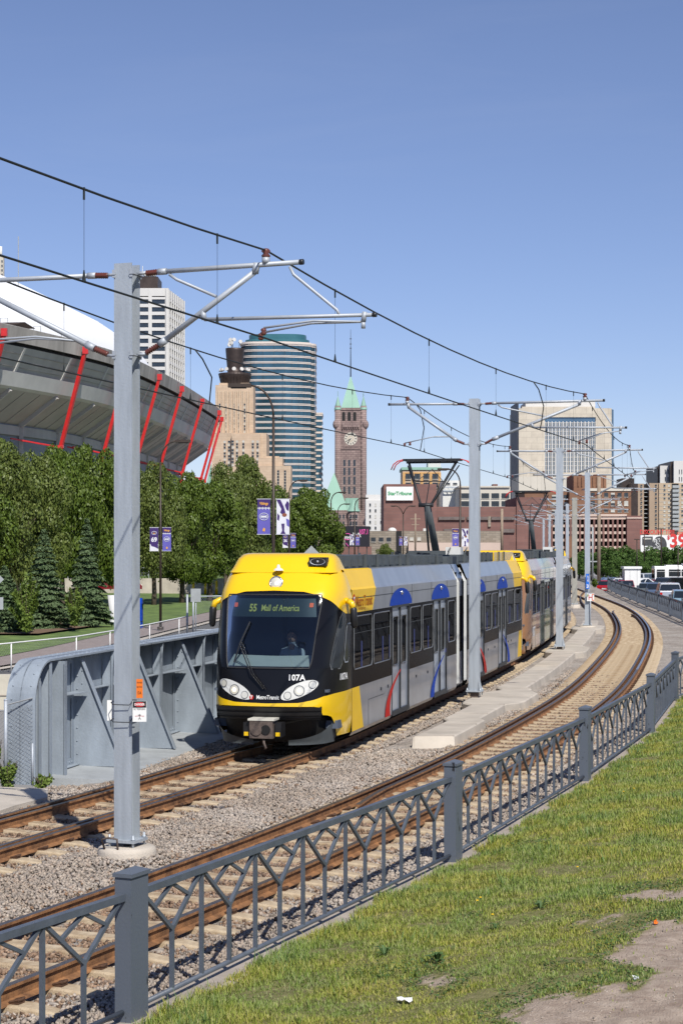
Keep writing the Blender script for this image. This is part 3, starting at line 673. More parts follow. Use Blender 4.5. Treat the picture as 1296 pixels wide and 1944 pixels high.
        for (l1, l2) in ((l-1.5 if l > 2 else -.05, l-.07), (l+.02, m_-.02)):
            h = MB(); h.slab([q(l1, .01, 1.22), q(l2, .01, 1.22), q(l2, .30 if l2 < l+.0 else .15, 1.22), q(l1, .15, 1.22)], (0, 0, .014)); h.beam(q(l1, .007, 1.17), q(l2, .007, 1.17), .012, .1)
            part('horizontal_stiffener', h, M['girder'], t)
girder()

# ================================================================ CHAIN LINK FENCES
def chain_mesh(mb, a, b, z0, z1, pitch=.07, r=.0022):
    a, b = Vector(a), Vector(b); Ln = (b-a).length; u = (b-a)/Ln; H_ = z1-z0
    for sgn in (1, -1):
        s = -H_
        while s < Ln+H_:
            # line from (s, z0) to (s+sgn*H, z1)
            p0, p1 = s, s+sgn*H_; t0, t1 = 0., 1.
            lo, hi = 0, Ln
            for _ in (0,):
                d = p1-p0
                ta, tb = (lo-p0)/d, (hi-p0)/d
                if ta > tb: ta, tb = tb, ta
                t0, t1 = max(t0, ta), min(t1, tb)
            if t1 > t0+1e-3:
                A = a+u*(p0+(p1-p0)*t0); B = a+u*(p0+(p1-p0)*t1)
                A = Vector((A.x, A.y, z0+H_*t0+a.z*0)); B = Vector((B.x, B.y, z0+H_*t1)); mb.tube([A, B], r, 3, False)
            s += pitch
    return mb
t = thing('chain_link_fence', (-5.6, 31.0, -.1), 'short chain link fence panel against the curved girder end', 'fence')
mb = MB(); mb.tube([(-5.62, 30.9, -.15), (-5.62, 30.9, 1.28)], .03, 10); mb.ball((-5.62, 30.9, 1.28), .036, 6, .6); part('post', mb, M['galv2'], t)
mb = MB(); mb.tube([(-5.18, 30.95, -.15), (-5.18, 30.95, .55)], .02, 8); part('post', mb, M['galv2'], t)
mb = MB(); chain_mesh(mb, (-5.6, 30.9, 0), (-5.18, 30.95, 0), -.1, 1.2); part('wire_mesh', mb, M['linkwire'], t)
mb = MB(); chain_mesh(mb, (-6.6, 31.0, 0), (-5.64, 30.9, 0), -.1, 1.1); mb.tube([(-6.6, 31, 1.1), (-5.64, 30.9, 1.1)], .01, 5); mb.tube([(-5.6, 30.9, 1.2), (-5.18, 30.95, 1.31)], .012, 5); part('wire_mesh', mb, M['linkwire'], t)
t = thing('railing', (-11, 61.5, -.3), 'white pipe railing with wire mesh beside the sidewalk and lawn', 'railing')
mb = MB(); RL = [(-13.2, 58, .55), (-11.0, 61.5, .64), (-9.55, 66.5, .61), (-8.9, 71, .60), (-8.0, 77, .62), (-7.3, 83, .64), (-7.15, 85, .64)]
mb.tube(RL, .024, 8); part('top_rail', mb, M['white'], t)
for x, y, z in RL[:-1]:
    mb = MB(); mb.tube([(x, y, -.36), (x, y, z-.02)], .024, 8); part('post', mb, M['white'], t)
mb = MB()
for a, b in zip(RL[:-1], RL[1:]): chain_mesh(mb, a, b, -.3, .58, .12, .0016)
part('wire_mesh', mb, M['linkwire'], t)
t = thing('chain_link_gate', (-7.1, 85, -.25), 'taller chain link gate with grey pipe frame at the end of the white railing', 'gate')
mb = MB(); GTE = [(-7.1, 85, -.3), (-7.1, 85, 1.65)]
mb.tube(GTE, .05, 8); mb.tube([(-6.85, 85.3, -.3), (-6.85, 85.3, 1.6)], .04, 8); mb.tube([(-6.85, 85.3, 1.55), (-1.5, 88.5, 1.55)], .03, 6); mb.tube([(-4.0, 87, -.3), (-4.0, 87, 1.55)], .04, 8); mb.tube([(-6.85, 85.3, 0), (-1.5, 88.5, .0)], .025, 6); part('frame', mb, M['galv2'], t)
mb = MB(); chain_mesh(mb, (-6.85, 85.3, 0), (-1.5, 88.5, 0), -.2, 1.5, .11, .003); part('wire_mesh', mb, M['linkwire'], t)
# ================================================================ TRAIN
W0 = 1.255; SEAM = 1.62; LMAX = 1.95
def NL(z): return float(np.interp(z, [.2, .6, .9, 1.1, 1.6, 2.2, 2.7, 3.0, 3.2, 3.4, 3.6, 3.75], [1.62, 1.86, 1.95, 1.93, 1.86, 1.70, 1.50, 1.34, 1.17, .95, .62, .30]))
def NW(z): return float(np.interp(z, [.2, .5, 2.9, 3.05, 3.2, 3.3, 3.42, 3.75], [1.20, W0, W0, 1.23, 1.18, 1.14, 1.07, .94]))
_nc = {}
def nose_tab(z):
    k = round(z, 3)
    if k in _nc: return _nc[k]
    L_, w_ = NL(z), NW(z); L_ = L_-(LMAX-SEAM); q = [(0, w_), (.25*L_, w_*.985), (.52*L_, w_*.935), (.74*L_, w_*.86), (.88*L_, w_*.75), (.955*L_, w_*.56), (.99*L_, w_*.3), (L_, 0)]
    p = spline(q+[(q[-2][0], -q[-2][1])], 8)[:len(q)*8-7]; p = p[::-1]    # tip -> seam
    l = np.concatenate([[0], np.cumsum(np.linalg.norm(np.diff(p, axis=0), axis=1))]); _nc[k] = (p, l); return _nc[k]
def NS(t, z, off=0):
    """nose surface point in car coordinates (r, a, z); t -1..1 from left seam over the tip to the right seam"""
    p, l = nose_tab(z); s = abs(t)*l[-1]; x = np.interp(s, l, p[:, 0]); y = np.interp(s, l, p[:, 1])
    if off:
        x2 = np.interp(s+.03, l, p[:, 0]); y2 = np.interp(s+.03, l, p[:, 1]); x1 = np.interp(max(0, s-.03), l, p[:, 0]); y1 = np.interp(max(0, s-.03), l, p[:, 1])
        dx, dy = x2-x1, y2-y1; n = math.hypot(dx, dy) or 1; nx, ny = dy/n, -dx/n   # outward (forward and sideways)
        if nx < 0 and s < .2: nx, ny = -nx, -ny
        x += abs(nx)*off; y += abs(ny)*off if s > .02 else 0
    sg = 1 if t >= 0 else -1
    return (sg*y, SEAM-x, z)
def arcl(z): return nose_tab(z)[1][-1]
def patch(mb, f, nu, nv, off=0): return mb.grid([[NS(*f(i/nu, j/nv), off) for j in range(nv+1)] for i in range(nu+1)], True)
def pl(pts):
    xs_, ys_ = zip(*pts); return lambda t: float(np.interp(abs(t), xs_, ys_))
B_yel = pl([(0, .955), (.25, .97), (.36, 1.02), (.45, 1.08), (.6, 1.11), (1, 1.135)])     # top edge of the lower yellow
B_blk = pl([(0, 3.04), (.3, 3.02), (.42, 2.96), (.55, 2.85), (.68, 2.70), (.8, 2.60), (1, 2.58)])     # top edge of the black mask
B_bot = pl([(0, .90), (.36, .90), (.42, .88), (.43, .74), (.5, .72), (.56, .68), (.62, .50), (.66, .30), (1, .30)])
def rrect(cx, cz, w_, h_, r=.06, n=4):
    o = []
    for qx, qz, a0 in ((1, 1, 0), (-1, 1, PI/2), (-1, -1, PI), (1, -1, 3*PI/2)):
        for k in range(n+1):
            a = a0+PI/2*k/n; o.append((cx+qx*(w_/2-r)+r*math.cos(a), cz+qz*(h_/2-r)+r*math.sin(a)))
    return o
def nose_poly(mb, poly, off, tip_l=0):
    """flat polygon given as (lateral arc metres, z) laid on the nose"""
    c = (sum(p[0] for p in poly)/len(poly), sum(p[1] for p in poly)/len(poly)); f = lambda x, z: NS(x/arcl(z), z, off)
    mid_ = [((p[0]+c[0])/2, (p[1]+c[1])/2) for p in poly]; n = len(poly)
    return mb.add([f(*c)]+[f(*p) for p in mid_]+[f(*p) for p in poly], [(0, 1+i, 1+(i+1) % n) for i in range(n)]+[(1+i, 1+n+i, 1+n+(i+1) % n, 1+(i+1) % n) for i in range(n)])
def nose_text(mb, s, size, x0, z0, off, align='CENTER', bold=0, shear=0, sx=1):
    vs, fs = text2d(s, size, align, bold, shear); mb.add([NS((x0+x*sx)/arcl(z0+y), z0+y, off) for x, y in vs], fs)

def person(parent, F, r, a, zseat, face, shirt='shirt', hands_up=False):
    """seated figure; F maps (r, a, z) to world; face = +1 looks towards the nose"""
    f = -face
    J = {'p': (0, 0, .12), 'w': (0, -.02, .32), 'c': (0, -.03, .52), 'n': (0, -.02, .66), 'hd': (0, .02, .76), 'ht': (0, .02, .90)}
    R_ = {'p': .15, 'w': .14, 'c': .165, 'n': .055, 'hd': .085, 'ht': .085}
    E = [('p', 'w'), ('w', 'c'), ('c', 'n'), ('n', 'hd'), ('hd', 'ht')]
    for s_, sg in (('l', -1), ('r', 1)):
        J['s'+s_] = (sg*.19, -.03, .56); J['e'+s_] = (sg*.24, .10, .33); J['h'+s_] = (sg*.17, .33, .38)
        R_['s'+s_] = .07; R_['e'+s_] = .045; R_['h'+s_] = .03
        J['k'+s_] = (sg*.12, .48, .14); J['a'+s_] = (sg*.12, .46, -.28); J['t'+s_] = (sg*.12, .62, -.33); R_['k'+s_] = .065; R_['a'+s_] = .045; R_['t'+s_] = .035
        E += [('c', 's'+s_), ('s'+s_, 'e'+s_), ('e'+s_, 'h'+s_), ('p', 'k'+s_), ('k'+s_, 'a'+s_), ('a'+s_, 't'+s_)]
        J['m'+s_] = (sg*.165, .40, .385); R_['m'+s_] = .032; E.append(('h'+s_, 'm'+s_))
        for q, (dx, ln) in enumerate(((-.03, .07), (-.01, .085), (.01, .08), (.03, .065))):
            J['f%d'%q+s_] = (sg*.165+dx, .40+ln*.6, .375); J['g%d'%q+s_] = (sg*.165+dx, .40+ln, .345); R_['f%d'%q+s_] = .010; R_['g%d'%q+s_] = .009
            E += [('m'+s_, 'f%d'%q+s_), ('f%d'%q+s_, 'g%d'%q+s_)]
        J['th'+s_] = (sg*.12, .40, .36); R_['th'+s_] = .011; E.append(('h'+s_, 'th'+s_))
    ks = list(J); me = bpy.data.meshes.new('body'); P = []
    for k in ks:
        x, y, z = J[k]; p = F((r+x*-f, a+y*f, zseat+z)); P.append(Vector(p)-wloc(parent))
    me.from_pydata(P, [(ks.index(i), ks.index(j)) for i, j in E], []); o = bpy.data.objects.new('body', me); COL.objects.link(o); o.parent = parent
    md = o.modifiers.new('s', 'SKIN'); 
    for i, k in enumerate(ks): me.skin_vertices[0].data[i].radius = (R_[k], R_[k])
    me.skin_vertices[0].data[0].use_root = True; o.modifiers.new('d', 'SUBSURF').levels = 1; o.modifiers['d'].render_levels = 1
    me.materials.append(M[shirt])
    h = MB(); h.tube([Vector(F((r, a, zseat+.60))), Vector(F((r, a, zseat+.80)))], .066, 10); c0 = Vector(F((r, a+.02*f, zseat+.84))); h.ball(c0, .098, 8, 1.22); part('head', h, M['skin'], parent)
    h = MB(); c1 = Vector(F((r, a-.015*f, zseat+.88))); h.ball(c1, .108, 8, 1.05); part('hair', h, M['hair'], parent)
    fc = MB(); 
    for dx in (-.035, .035): fc.ball(Vector(F((r+dx, a+.108*f, zseat+.85))), .012, 4)
    fc.ball(Vector(F((r, a+.12*f, zseat+.815))), .016, 4, 1.6); fc.box(Vector(F((r, a+.105*f, zseat+.775))), (.045, .012, .01)); part('face', fc, M['hair'], parent)

M['steeldk'] = mat('dull lamp ring', (.20, .20, .20), .35, .6, .1, 4); M['winframe'] = mat('window frame metal', (.16, .165, .17), .4, .3, .1, 4); M['steelgrey0'] = mat('grab pole steel', (.3, .3, .3), .3, .5, .05, 3); M['wrap'] = None
def wrap_material():
    m = bpy.data.materials.new('painted scenic wrap'); m.use_nodes = True; t = m.node_tree; n = t.nodes; L = t.links
    b = n['Principled BSDF']; b.inputs['Roughness'].default_value = .25; b.inputs['Coat Weight'].default_value = .5; b.inputs['Metallic'].default_value = .2
    tc = n.new('ShaderNodeTexCoord'); mp = n.new('ShaderNodeMapping'); mp.inputs['Scale'].default_value = (.4, .4, .35); L.new(tc.outputs['Object'], mp.inputs[0])
    no = n.new('ShaderNodeTexNoise'); no.inputs['Scale'].default_value = 1.3; no.inputs['Detail'].default_value = 8; L.new(mp.outputs[0], no.inputs['Vector'])
    sp = n.new('ShaderNodeSeparateXYZ'); L.new(tc.outputs['Object'], sp.inputs[0])
    ma = n.new('ShaderNodeMath'); ma.operation = 'MULTIPLY_ADD'; ma.inputs[1].default_value = .040; L.new(sp.outputs[1], ma.inputs[0]); 
    mb_ = n.new('ShaderNodeMath'); mb_.operation = 'MULTIPLY_ADD'; mb_.inputs[1].default_value = .22; mb_.inputs[2].default_value = -.09; L.new(no.outputs['Fac'], mb_.inputs[0]); L.new(mb_.outputs[0], ma.inputs[2])
    r = n.new('ShaderNodeValToRGB'); e = r.color_ramp.elements
    cols = [(0, (.42, .2, .08)), (.07, (.30, .13, .05)), (.13, (.50, .33, .20)), (.2, (.42, .2, .16)), (.27, (.35, .42, .36)), (.36, (.20, .28, .14)), (.46, (.45, .40, .33)), (.56, (.5, .3, .26)), (.66, (.34, .42, .50)), (.8, (.33, .36, .38)), (1, (.42, .46, .52))]
    while len(e) < len(cols): e.new(.5)
    for i, (p, c) in enumerate(cols): e[i].position = p; e[i].color = (*c, 1)
    L.new(ma.outputs[0], r.inputs[0]); L.new(r.outputs[0], b.inputs['Base Color']); return m
M['wrap'] = wrap_material()

def tram_section(t, F, kind, lead, people=False):
    """cab section, 13.4 m; F maps car coordinates (r, a, z) to world"""
    body = M['silver'] if kind == 0 else M['wrap']; body2 = M['silver2'] if kind == 0 else M['wrap']; band = M['band'] if kind == 0 else M['wrap']
    endc = M['yellow_side'] if kind == 0 else M['wrap']
    def P_(name, mb, m=None, label=None, smooth=None):
        mb.xf(F); return part(name, mb, m, t, smooth=smooth, label=label)
    E_ = 13.5
    # ---- nose skins
    mb = MB(); patch(mb, lambda u, v: (2*u-1, B_bot(2*u-1)+(B_yel(2*u-1)-B_bot(2*u-1))*v), 72, 6); P_('nose_lower_panel', mb, M['yellow'] if kind == 0 else M['wrap'])
    mb = MB(); patch(mb, lambda u, v: ((2*u-1), B_blk(2*u-1)-.012+(3.372-B_blk(2*u-1))*v), 90, 10, .006)
    P_('nose_hood', mb, M['yellow'])
    WT = lambda z: float(np.interp(z, [1.55, 1.62, 1.75, 2.85, 2.95], [.76, .80, .83, .93, .90]))   # half width of the windshield
    zt_ = 2.95; zb_ = 1.60; bm = M['gloss'] if kind == 0 else M['wrap']
    mb = MB()
    patch(mb, lambda u, v: ((2*u-1), B_yel(2*u-1)+(zb_-B_yel(2*u-1))*v), 60, 6)
    for sg in (-1, 1): patch(mb, lambda u, v: (sg*(WT(zb_+(zt_-zb_)*v)/arcl(zb_+(zt_-zb_)*v)*(1-u)+u), min(zb_+(zt_-zb_)*v, B_blk(WT(2.9)/arcl(2.9)*(1-u)+u))), 24, 16)
    patch(mb, lambda u, v: ((2*u-1)*WT(zt_)/arcl(zt_), zt_+(B_blk((2*u-1)*.34)-zt_)*v), 20, 2)
    P_('nose_mask', mb, bm)
    mb = MB(); patch(mb, lambda u, v: ((2*u-1)*WT(zb_+(zt_-zb_)*v)/arcl(zb_+(zt_-zb_)*v), zb_+(zt_-zb_)*v), 24, 14, .004); ws = P_('windshield', mb, M['g_ws'])
    fr = MB(); out = []
    for k in range(16): z = zb_+(zt_-zb_)*k/15; out.append((WT(z), z))
    pts = [(-x, z) for x, z in out]+[(x, z) for x, z in out[::-1]]+[(-out[0][0], out[0][1])]
    dense = []
    for (x0, z0), (x1, z1) in zip(pts[:-1], pts[1:]):
        k = max(1, int(math.hypot(x1-x0, z1-z0)/.1)); dense += [(x0+(x1-x0)*i/k, z0+(z1-z0)*i/k) for i in range(k)]
    fr.tube([NS(x/arcl(z), z, .006) for x, z in dense+dense[:1]], .016, 6, False); fr.xf(F); part('windshield_frame', fr, M['rubber'], ws)
    # lower black bumper bars, recess and fairing
    mb = MB()
    for z0, z1, o_ in ((.885, .83, .05), (.825, .79, .03), (.785, .74, .05), (.735, .70, .03), (.69, .655, .02)):
        patch(mb, lambda u, v: ((2*u-1)*.42, z0+(z1-z0)*v), 24, 1, o_); patch(mb, lambda u, v: ((2*u-1)*.42, z1+.0*v-.004*v), 24, 1, o_)
    for z in (.885, .83, .785, .74, .69): mb.grid([[NS(x, z, .0), NS(x, z, .05)] for x in np.linspace(-.42, .42, 20)])
    for sg in (-1, 1): mb.grid([[NS(sg*.42, z, 0), NS(sg*.42, z, .05)] for z in (.9, .655)])
    P_('bumper', mb, M['black'])
    mb = MB(); patch(mb, lambda u, v: ((2*u-1)*.64, .2+(.9-.2)*v), 30, 5, -.16); P_('bumper_recess', mb, M['tank'])
    for sg in (1, -1):
        mb = MB(); patch(mb, lambda u, v: (sg*(.16+.5*u), .15+.04*u+(.10+.38*u*u)*v), 18, 4, .0-.03); P_('lower_fairing', mb, M['roofgrey'] if kind == 0 else M['wrap'])
    # ---- hood top (cowl), lamps, horns
    mb = MB(); zs = [3.36, 3.42, 3.5, 3.62, 3.7, 3.73]
    rows = []
    for k, z in enumerate(zs):
        aa = [.98, 1.06, 1.14, 1.24, 1.36, 1.60][k]; hw = [1.06, 1.04, 1.01, .97, .91, .80][k]
        er = [1.98, 1.95, 1.90, 1.82, 1.74, 1.66][k]; rows.append([(-hw, er, z)]+[(-hw, aa+.28 if k < 5 else er-.01, z), (-hw*.93, aa+.07, z), (-hw*.8, aa, z), (0, aa-.05, z), (hw*.8, aa, z), (hw*.93, aa+.07, z), (hw, aa+.28 if k < 5 else er-.01, z), (hw, er, z)])
    mb.grid(rows, True); mb.add(rows[-1], [tuple(range(9))]); mb.grid([[(-w_, e_, z_), (w_, e_, z_)] for w_, e_, z_ in zip([1.06, 1.04, 1.01, .97, .91, .80], [1.98, 1.95, 1.90, 1.82, 1.74, 1.66], zs)])
    rim = [NS(t_, 3.36) for t_ in np.linspace(-1, 1, 60)]; ctr = [(p[0]*.80, max(1.1, p[1]+.2), 3.375) for p in rim]; mb.grid([rim, ctr], True); mb.grid([ctr, [(p[0]*.5, 1.8, 3.38) for p in ctr]], True)
    if kind == 0 and not lead: mb.bb(-.98, .98, 1.6, 6.2, 3.3, 3.68)
    P_('roof_cowl', mb, M['yellow'])
    c = NS(.0, 3.17, .02); mb = MB(); prof = [(0, .0), (.09, .005), (.12, .02), (.135, .0), (.14, -.06)]
    def disc(mb_, c_, r_, d_=.0, n=20, nz=.35):
        N_ = Vector((0, -1, nz)).normalized(); a_ = Vector((1, 0, 0)); b_ = N_.cross(a_); rows_ = []
        for rr_, h_ in d_: rows_.append([Vector(c_)+a_*math.cos(2*PI*k/n)*rr_*r_+b_*math.sin(2*PI*k/n)*rr_*r_+N_*h_ for k in range(n+1)])
        mb_.grid(rows_, True)
    disc(mb, c, .135, [(1, -.08), (1, .015), (.9, .03), (.82, .02)]); hl = P_('top_headlight', mb, M['chrome'])
    mb = MB(); disc(mb, c, .11, [(1, .012), (.6, .035), (0, .045)]); mb.xf(F); part('lens', mb, M['lens'], hl)
    mb = MB(); disc(mb, (c[0]+.02, c[1], c[2]-.02), .035, [(1, .05), (0, .055)]); mb.xf(F); part('bulb', mb, M['lamp'], hl)
    mb = MB(); mb.lathe([(.10, -.02), (.07, .015), (.035, .03), (.032, .07), (.02, .09), (0, .095)], (.0, .90, 3.42), 14); P_('beacon', mb, M['whited'])
    mb = MB(); mb.box((.72, 1.17, 3.57), (.34, .2, .16)); hb = P_('horn_box', mb, M['black'])
    mb = MB(); mb.use(M['galv2']); mb.grid([[(.72+.15*math.cos(a_)*k_, 1.065+.05*(1-k_)*1.0, 3.57+.065*math.sin(a_)*k_) for a_ in np.linspace(0, 2*PI, 17)] for k_ in (1, .35)], True); mb.ball((.72, 1.08, 3.57), .025, 5); mb.xf(F); part('horn', mb, None, hb)
    # ---- head lamps
    for sg in (-1, 1):
        el = []
        for k in range(28):
            a_ = 2*PI*k/28; x = .37*math.cos(a_); z = .125*math.sin(a_)*(1.15 if math.sin(a_) > 0 else .9); tl = .40
            el.append((sg*(.63+x*math.cos(tl)-z*math.sin(tl)), 1.195+x*math.sin(tl)+z*math.cos(tl)))
        mb = MB(); nose_poly(mb, el, .012)
        hl = P_('headlight', mb, M['whited'])
        for dx, dz, rr_, mt in ((-.21, -.09, .062, 'lens'), (0, 0, .085, 'lens'), (.24, .11, .062, 'lens')):
            ci = [(sg*(.62+dx)+rr_*math.cos(q), 1.195+dz+rr_*math.sin(q)) for q in np.linspace(0, 2*PI, 17)[:-1]]
            mb = MB(); nose_poly(mb, [((x-sg*(.62+dx))*1.18+sg*(.62+dx), (z-1.195-dz)*1.18+1.195+dz) for x, z in ci], .018); mb.xf(F); part('lamp_ring', mb, M['steeldk'], hl)
            mb = MB(); nose_poly(mb, ci, .024); mb.xf(F); part('lens', mb, M['lens'], hl)
        ci = [(sg*.62+.04*math.cos(q), 1.195+.04*math.sin(q)) for q in np.linspace(0, 2*PI, 13)[:-1]]; mb = MB(); nose_poly(mb, ci, .03); mb.xf(F); part('bulb', mb, M['lamp'], hl)
    # ---- mirrors
    for sg in (-1, 1):
        mb = MB(); mb.tube([(sg*1.14, 1.3, 2.80), (sg*1.25, 1.26, 2.83), (sg*1.35, 1.22, 2.78), (sg*1.38, 1.20, 2.68)], [.05, .06, .06, .06], 8); mr = P_('mirror', mb, M['yellow'])
        mb = MB(); mb.tube([(sg*1.38, 1.2, 2.71), (sg*1.385, 1.2, 2.66), (sg*1.40, 1.2, 2.36), (sg*1.40, 1.2, 2.31)], [.05, .07, .065, .03], 10); mb.xf(F); part('mirror_housing', mb, M['black'], mr)
    # ---- side cab windows
    for sg in (-1, 1):
        def sp_(pts, off): 
            mb_ = MB(); nose_poly(mb_, [(sg*x, z) for x, z in pts], off); return mb_
        A_ = [(x_-.31, z_) for x_, z_ in [(1.58, 1.68), (1.64, 1.58), (1.98, 1.58), (2.06, 1.66), (2.08, 2.1), (2.06, 2.45), (1.98, 2.6), (1.90, 2.62), (1.80, 2.5), (1.70, 2.2), (1.62, 1.9)]]
        w_ = P_('cab_window', sp_([(1.52+(x-1.52)*1.1, 2.1+(z-2.1)*1.05) for x, z in A_], .004), M['winframe']); mb = sp_(A_, .009); mb.xf(F); part('pane', mb, M['bwin'], w_)
        B_ = [(x_-.36, z_) for x_, z_ in [(2.22, 1.75), (2.28, 1.68), (2.44, 1.68), (2.48, 1.75), (2.48, 2.3), (2.44, 2.38), (2.26, 2.38), (2.22, 2.3)]]
        w_ = P_('cab_window', sp_([(1.99+(x-1.99)*1.16, 2.03+(z-2.03)*1.07) for x, z in B_], .004), M['galv2']); mb = sp_(B_, .009); mb.xf(F); part('pane', mb, M['bwin'], w_)
    # ---- wipers
    mb = MB(); mb.tube([NS(-.02, 1.22, .04), NS(-.12, 1.5, .07), NS(-.24, 2.05, .08)], .012, 5); mb.tube([NS(-.0, 1.22, .04), NS(-.10, 1.5, .075), NS(-.22, 2.07, .085)], .010, 5)
    mb.tube([NS(-.27, 1.70, .05), NS(-.235, 2.05, .07), NS(-.18, 2.45, .05)], .016, 5); P_('wiper', mb, M['black'])
    # ---- coupler and underframe
    mb = MB(); mb.use(M['metalbr']); mb.bb(-.22, .22, -.32, .06, .34, .66); mb.use(M['black']); mb.lathe([(0, 0), (.08, 0), (.085, .03)], (0, 0, 0), 4) if False else None
    mb.bb(-.36, -.24, -.24, .06, .36, .62); mb.bb(.24, .36, -.24, .06, .36, .62); mb.use(M['cream']); mb.bb(-.25, .25, -.33, .08, .665, .70)
    mb.use(M['metalbr']); mb.tube([(0.02, -.2, .36), (.05, -.3, .26), (.10, -.34, .16)], .025, 6); mb.tube([(-.09, -.34, .5), (-.09, -.26, .5)], [.11, .09], 12); mb.use(M['tank']); mb.tube([(.09, -.335, .5), (.09, -.25, .5)], .09, 12); mb.use(M['yellow']); mb.bb(-.34, -.26, -.262, -.24, .38, .45); mb.bb(.26, .34, -.262, -.24, .38, .45)
    mb.use(M['black']); mb.bb(-.1, .1, 0, 1.2, .38, .6); P_('coupler', mb)
    if lead or kind == 0:
        mb = MB(); nose_text(mb, '107A', .15, .56, 1.43, .012, 'CENTER', .004); nose_text(mb, '107A', .17, 1.86, 1.40, .012, 'CENTER', .005, 0, 1.15)
        if lead: P_('car_number', mb, M['white'])
    if lead:
        mb = MB(); nose_text(mb, 'MetroTransit', .105, .035, 1.065, .014, 'CENTER', .002, 0, .76); P_('operator_name', mb, M['white'])
        mb = MB(); nose_poly(mb, [(-.275+.042*math.cos(q), 1.065+.046*math.sin(q)) for q in np.linspace(0, 2*PI, 17)[:-1]], .013); mb.mats = [M['redsw']]; mb.use(M['white']); nose_text(mb, 'T', .075, -.275, 1.065, .019, 'CENTER', .004); P_('operator_badge', mb)
        # destination display behind the glass
        mb = MB(); patch(mb, lambda u, v: ((2*u-1)*.84/arcl(2.7), 2.54+.34*v), 12, 2, -.03); ds = P_('destination_display', mb, M['panelgl'])
        mb = MB(); nose_text(mb, '55', .19, -.38, 2.70, -.02, 'CENTER', .006, 0, .8); nose_text(mb, 'Mall of America', .165, .15, 2.70, -.02, 'CENTER', .003, 0, .70); mb.xf(F); part('display_text', mb, M['amber'], ds)
        for x in (-.74, .74):
            mb = MB(); nose_poly(mb, rrect(x, 2.76, .075, .08, .015), -.02); mb.xf(F); part('signal_lamp', mb, M['orange_led'], ds)
    # cab interior
    mb = MB(); mb.bb(-1.1, 1.1, .35, 1.75, 1.15, 1.2); mb.mats = [M['interior'], M['cream']]
    mb.cur = 1; rows = [[(p[0]*.90, p[1]+.06, z) for p in [NS(t_, 1.62) for t_ in np.linspace(-.4, .4, 14)]] for z in (1.63,)]; rows.append([(p[0], p[1]+.45, 1.80+.02*abs(p[0])) for p in rows[0]]); rows.append([(p[0], p[1], 1.2) for p in rows[1]]); mb.grid(rows)
    P_('dashboard', mb)
    mb = MB(); mb.bb(-1.2, 1.2, 1.78, 1.80, .9, 2.95); P_('cab_bulkhead', mb, M['interior'])
    # ---- body sides
    wins = [(1.80, 3.42), (3.58, 5.22), (7.40, 8.68), (8.88, 10.14), (12.22, 13.2)]; doors = [(5.42, 7.24), (10.28, 12.04)]
    z0, z1, zw0, zw1 = 1.135, 2.58, 1.48, 2.50
    for sg in (-1, 1):
        x = sg*W0
        def quad(mb_, a0, a1, b0, b1, o_=0): mb_.add([(x+sg*o_, a0, b0), (x+sg*o_, a1, b0), (x+sg*o_, a1, b1), (x+sg*o_, a0, b1)], [(0, 1, 2, 3)])
        # lower panel with rounded skirt, drawn between doors
        segs = [(SEAM, 5.42), (7.24, 10.28), (12.04, E_)]
                
        for a0, a1 in segs:
            lo = MB(); lo.mats = [body, endc]
            for b0, b1 in ((.30, z0),):
                if a0 == SEAM:
                    # yellow end with a slanting edge
                    lo.cur = 1; lo.add([(x, a0, b0), (x, 2.66, b0), (x, 2.48, .7), (x, 2.28, b1), (x, a0, b1)], [(0, 1, 2, 3, 4)]); lo.cur = 0; lo.add([(x, 2.66, b0), (x, a1, b0), (x, a1, b1), (x, 2.28, b1), (x, 2.48, .7)], [(0, 1, 2, 3, 4)])
                else: lo.cur = 0; quad(lo, a0, a1, b0, b1)
            lo.cur = 0; lo.add([(x, a0, .30), (x, a1, .30), (x*.96, a1, .22), (x*.96, a0, .22)], [(0, 1, 2, 3)]); P_('side_panel', lo)
        cuts = [SEAM]+[q for w_ in sorted(wins+doors) for q in w_]+[E_]
        for s0_, s1_ in ((SEAM, 5.42), (7.24, 10.28), (12.04, E_)):
            bd = MB()
            for i in range(0, len(cuts), 2):
                if cuts[i] >= s0_-.001 and cuts[i+1] <= s1_+.001: quad(bd, cuts[i], cuts[i+1], z0, z1)
            for a0, a1 in wins:
                if s0_ < a0 < s1_: quad(bd, a0, a1, z0, zw0); quad(bd, a0, a1, zw1, z1)
            P_('window_band', bd, band)
        up = MB(); up.mats = [body, endc]
        prof = [(x, z1), (x, 3.02), (sg*1.225, 3.06), (sg*1.09, 3.40), (sg*1.02, 3.42)]
        def strip_(a0, a1, c_, sl=0):
            up.cur = c_; up.grid([[(xx, a0+(sl*(zz-z1) if a0 > SEAM+.01 else 0), zz) for xx, zz in prof], [(xx, a1+(sl*(zz-z1) if a1 < E_-.01 else 0), zz) for xx, zz in prof]])
        strip_(SEAM, 3.5, 1, .75); strip_(3.5, E_, 0, .75); P_('cantrail_panel', up)
        # seams
        sm_ = MB()
        for a_ in (SEAM, 5.4, 7.6, 10.0, 12.1): sm_.bb(min(x, x+sg*.004), max(x, x+sg*.004), a_-.006, a_+.006, 2.6, 3.02)
        sm_.bb(min(x, x+sg*.004), max(x, x+sg*.004), SEAM, E_, 2.855, 2.867); sm_.bb(min(x, x+sg*.004), max(x, x+sg*.004), SEAM-.006, SEAM+.006, .3, 2.58); sm_.bb(min(x, x+sg*.004), max(x, x+sg*.004), 3.1, 4.6, .80, .808); sm_.bb(min(x, x+sg*.004), max(x, x+sg*.004), 3.1, 3.108, .3, .80)
        for a_ in (4.3, 5.0, 8.1, 9.5): sm_.bb(min(x, x+sg*.012), max(x, x+sg*.012), a_-.04, a_+.04, .90, .96)
        P_('panel_seams', sm_, M['dark'])
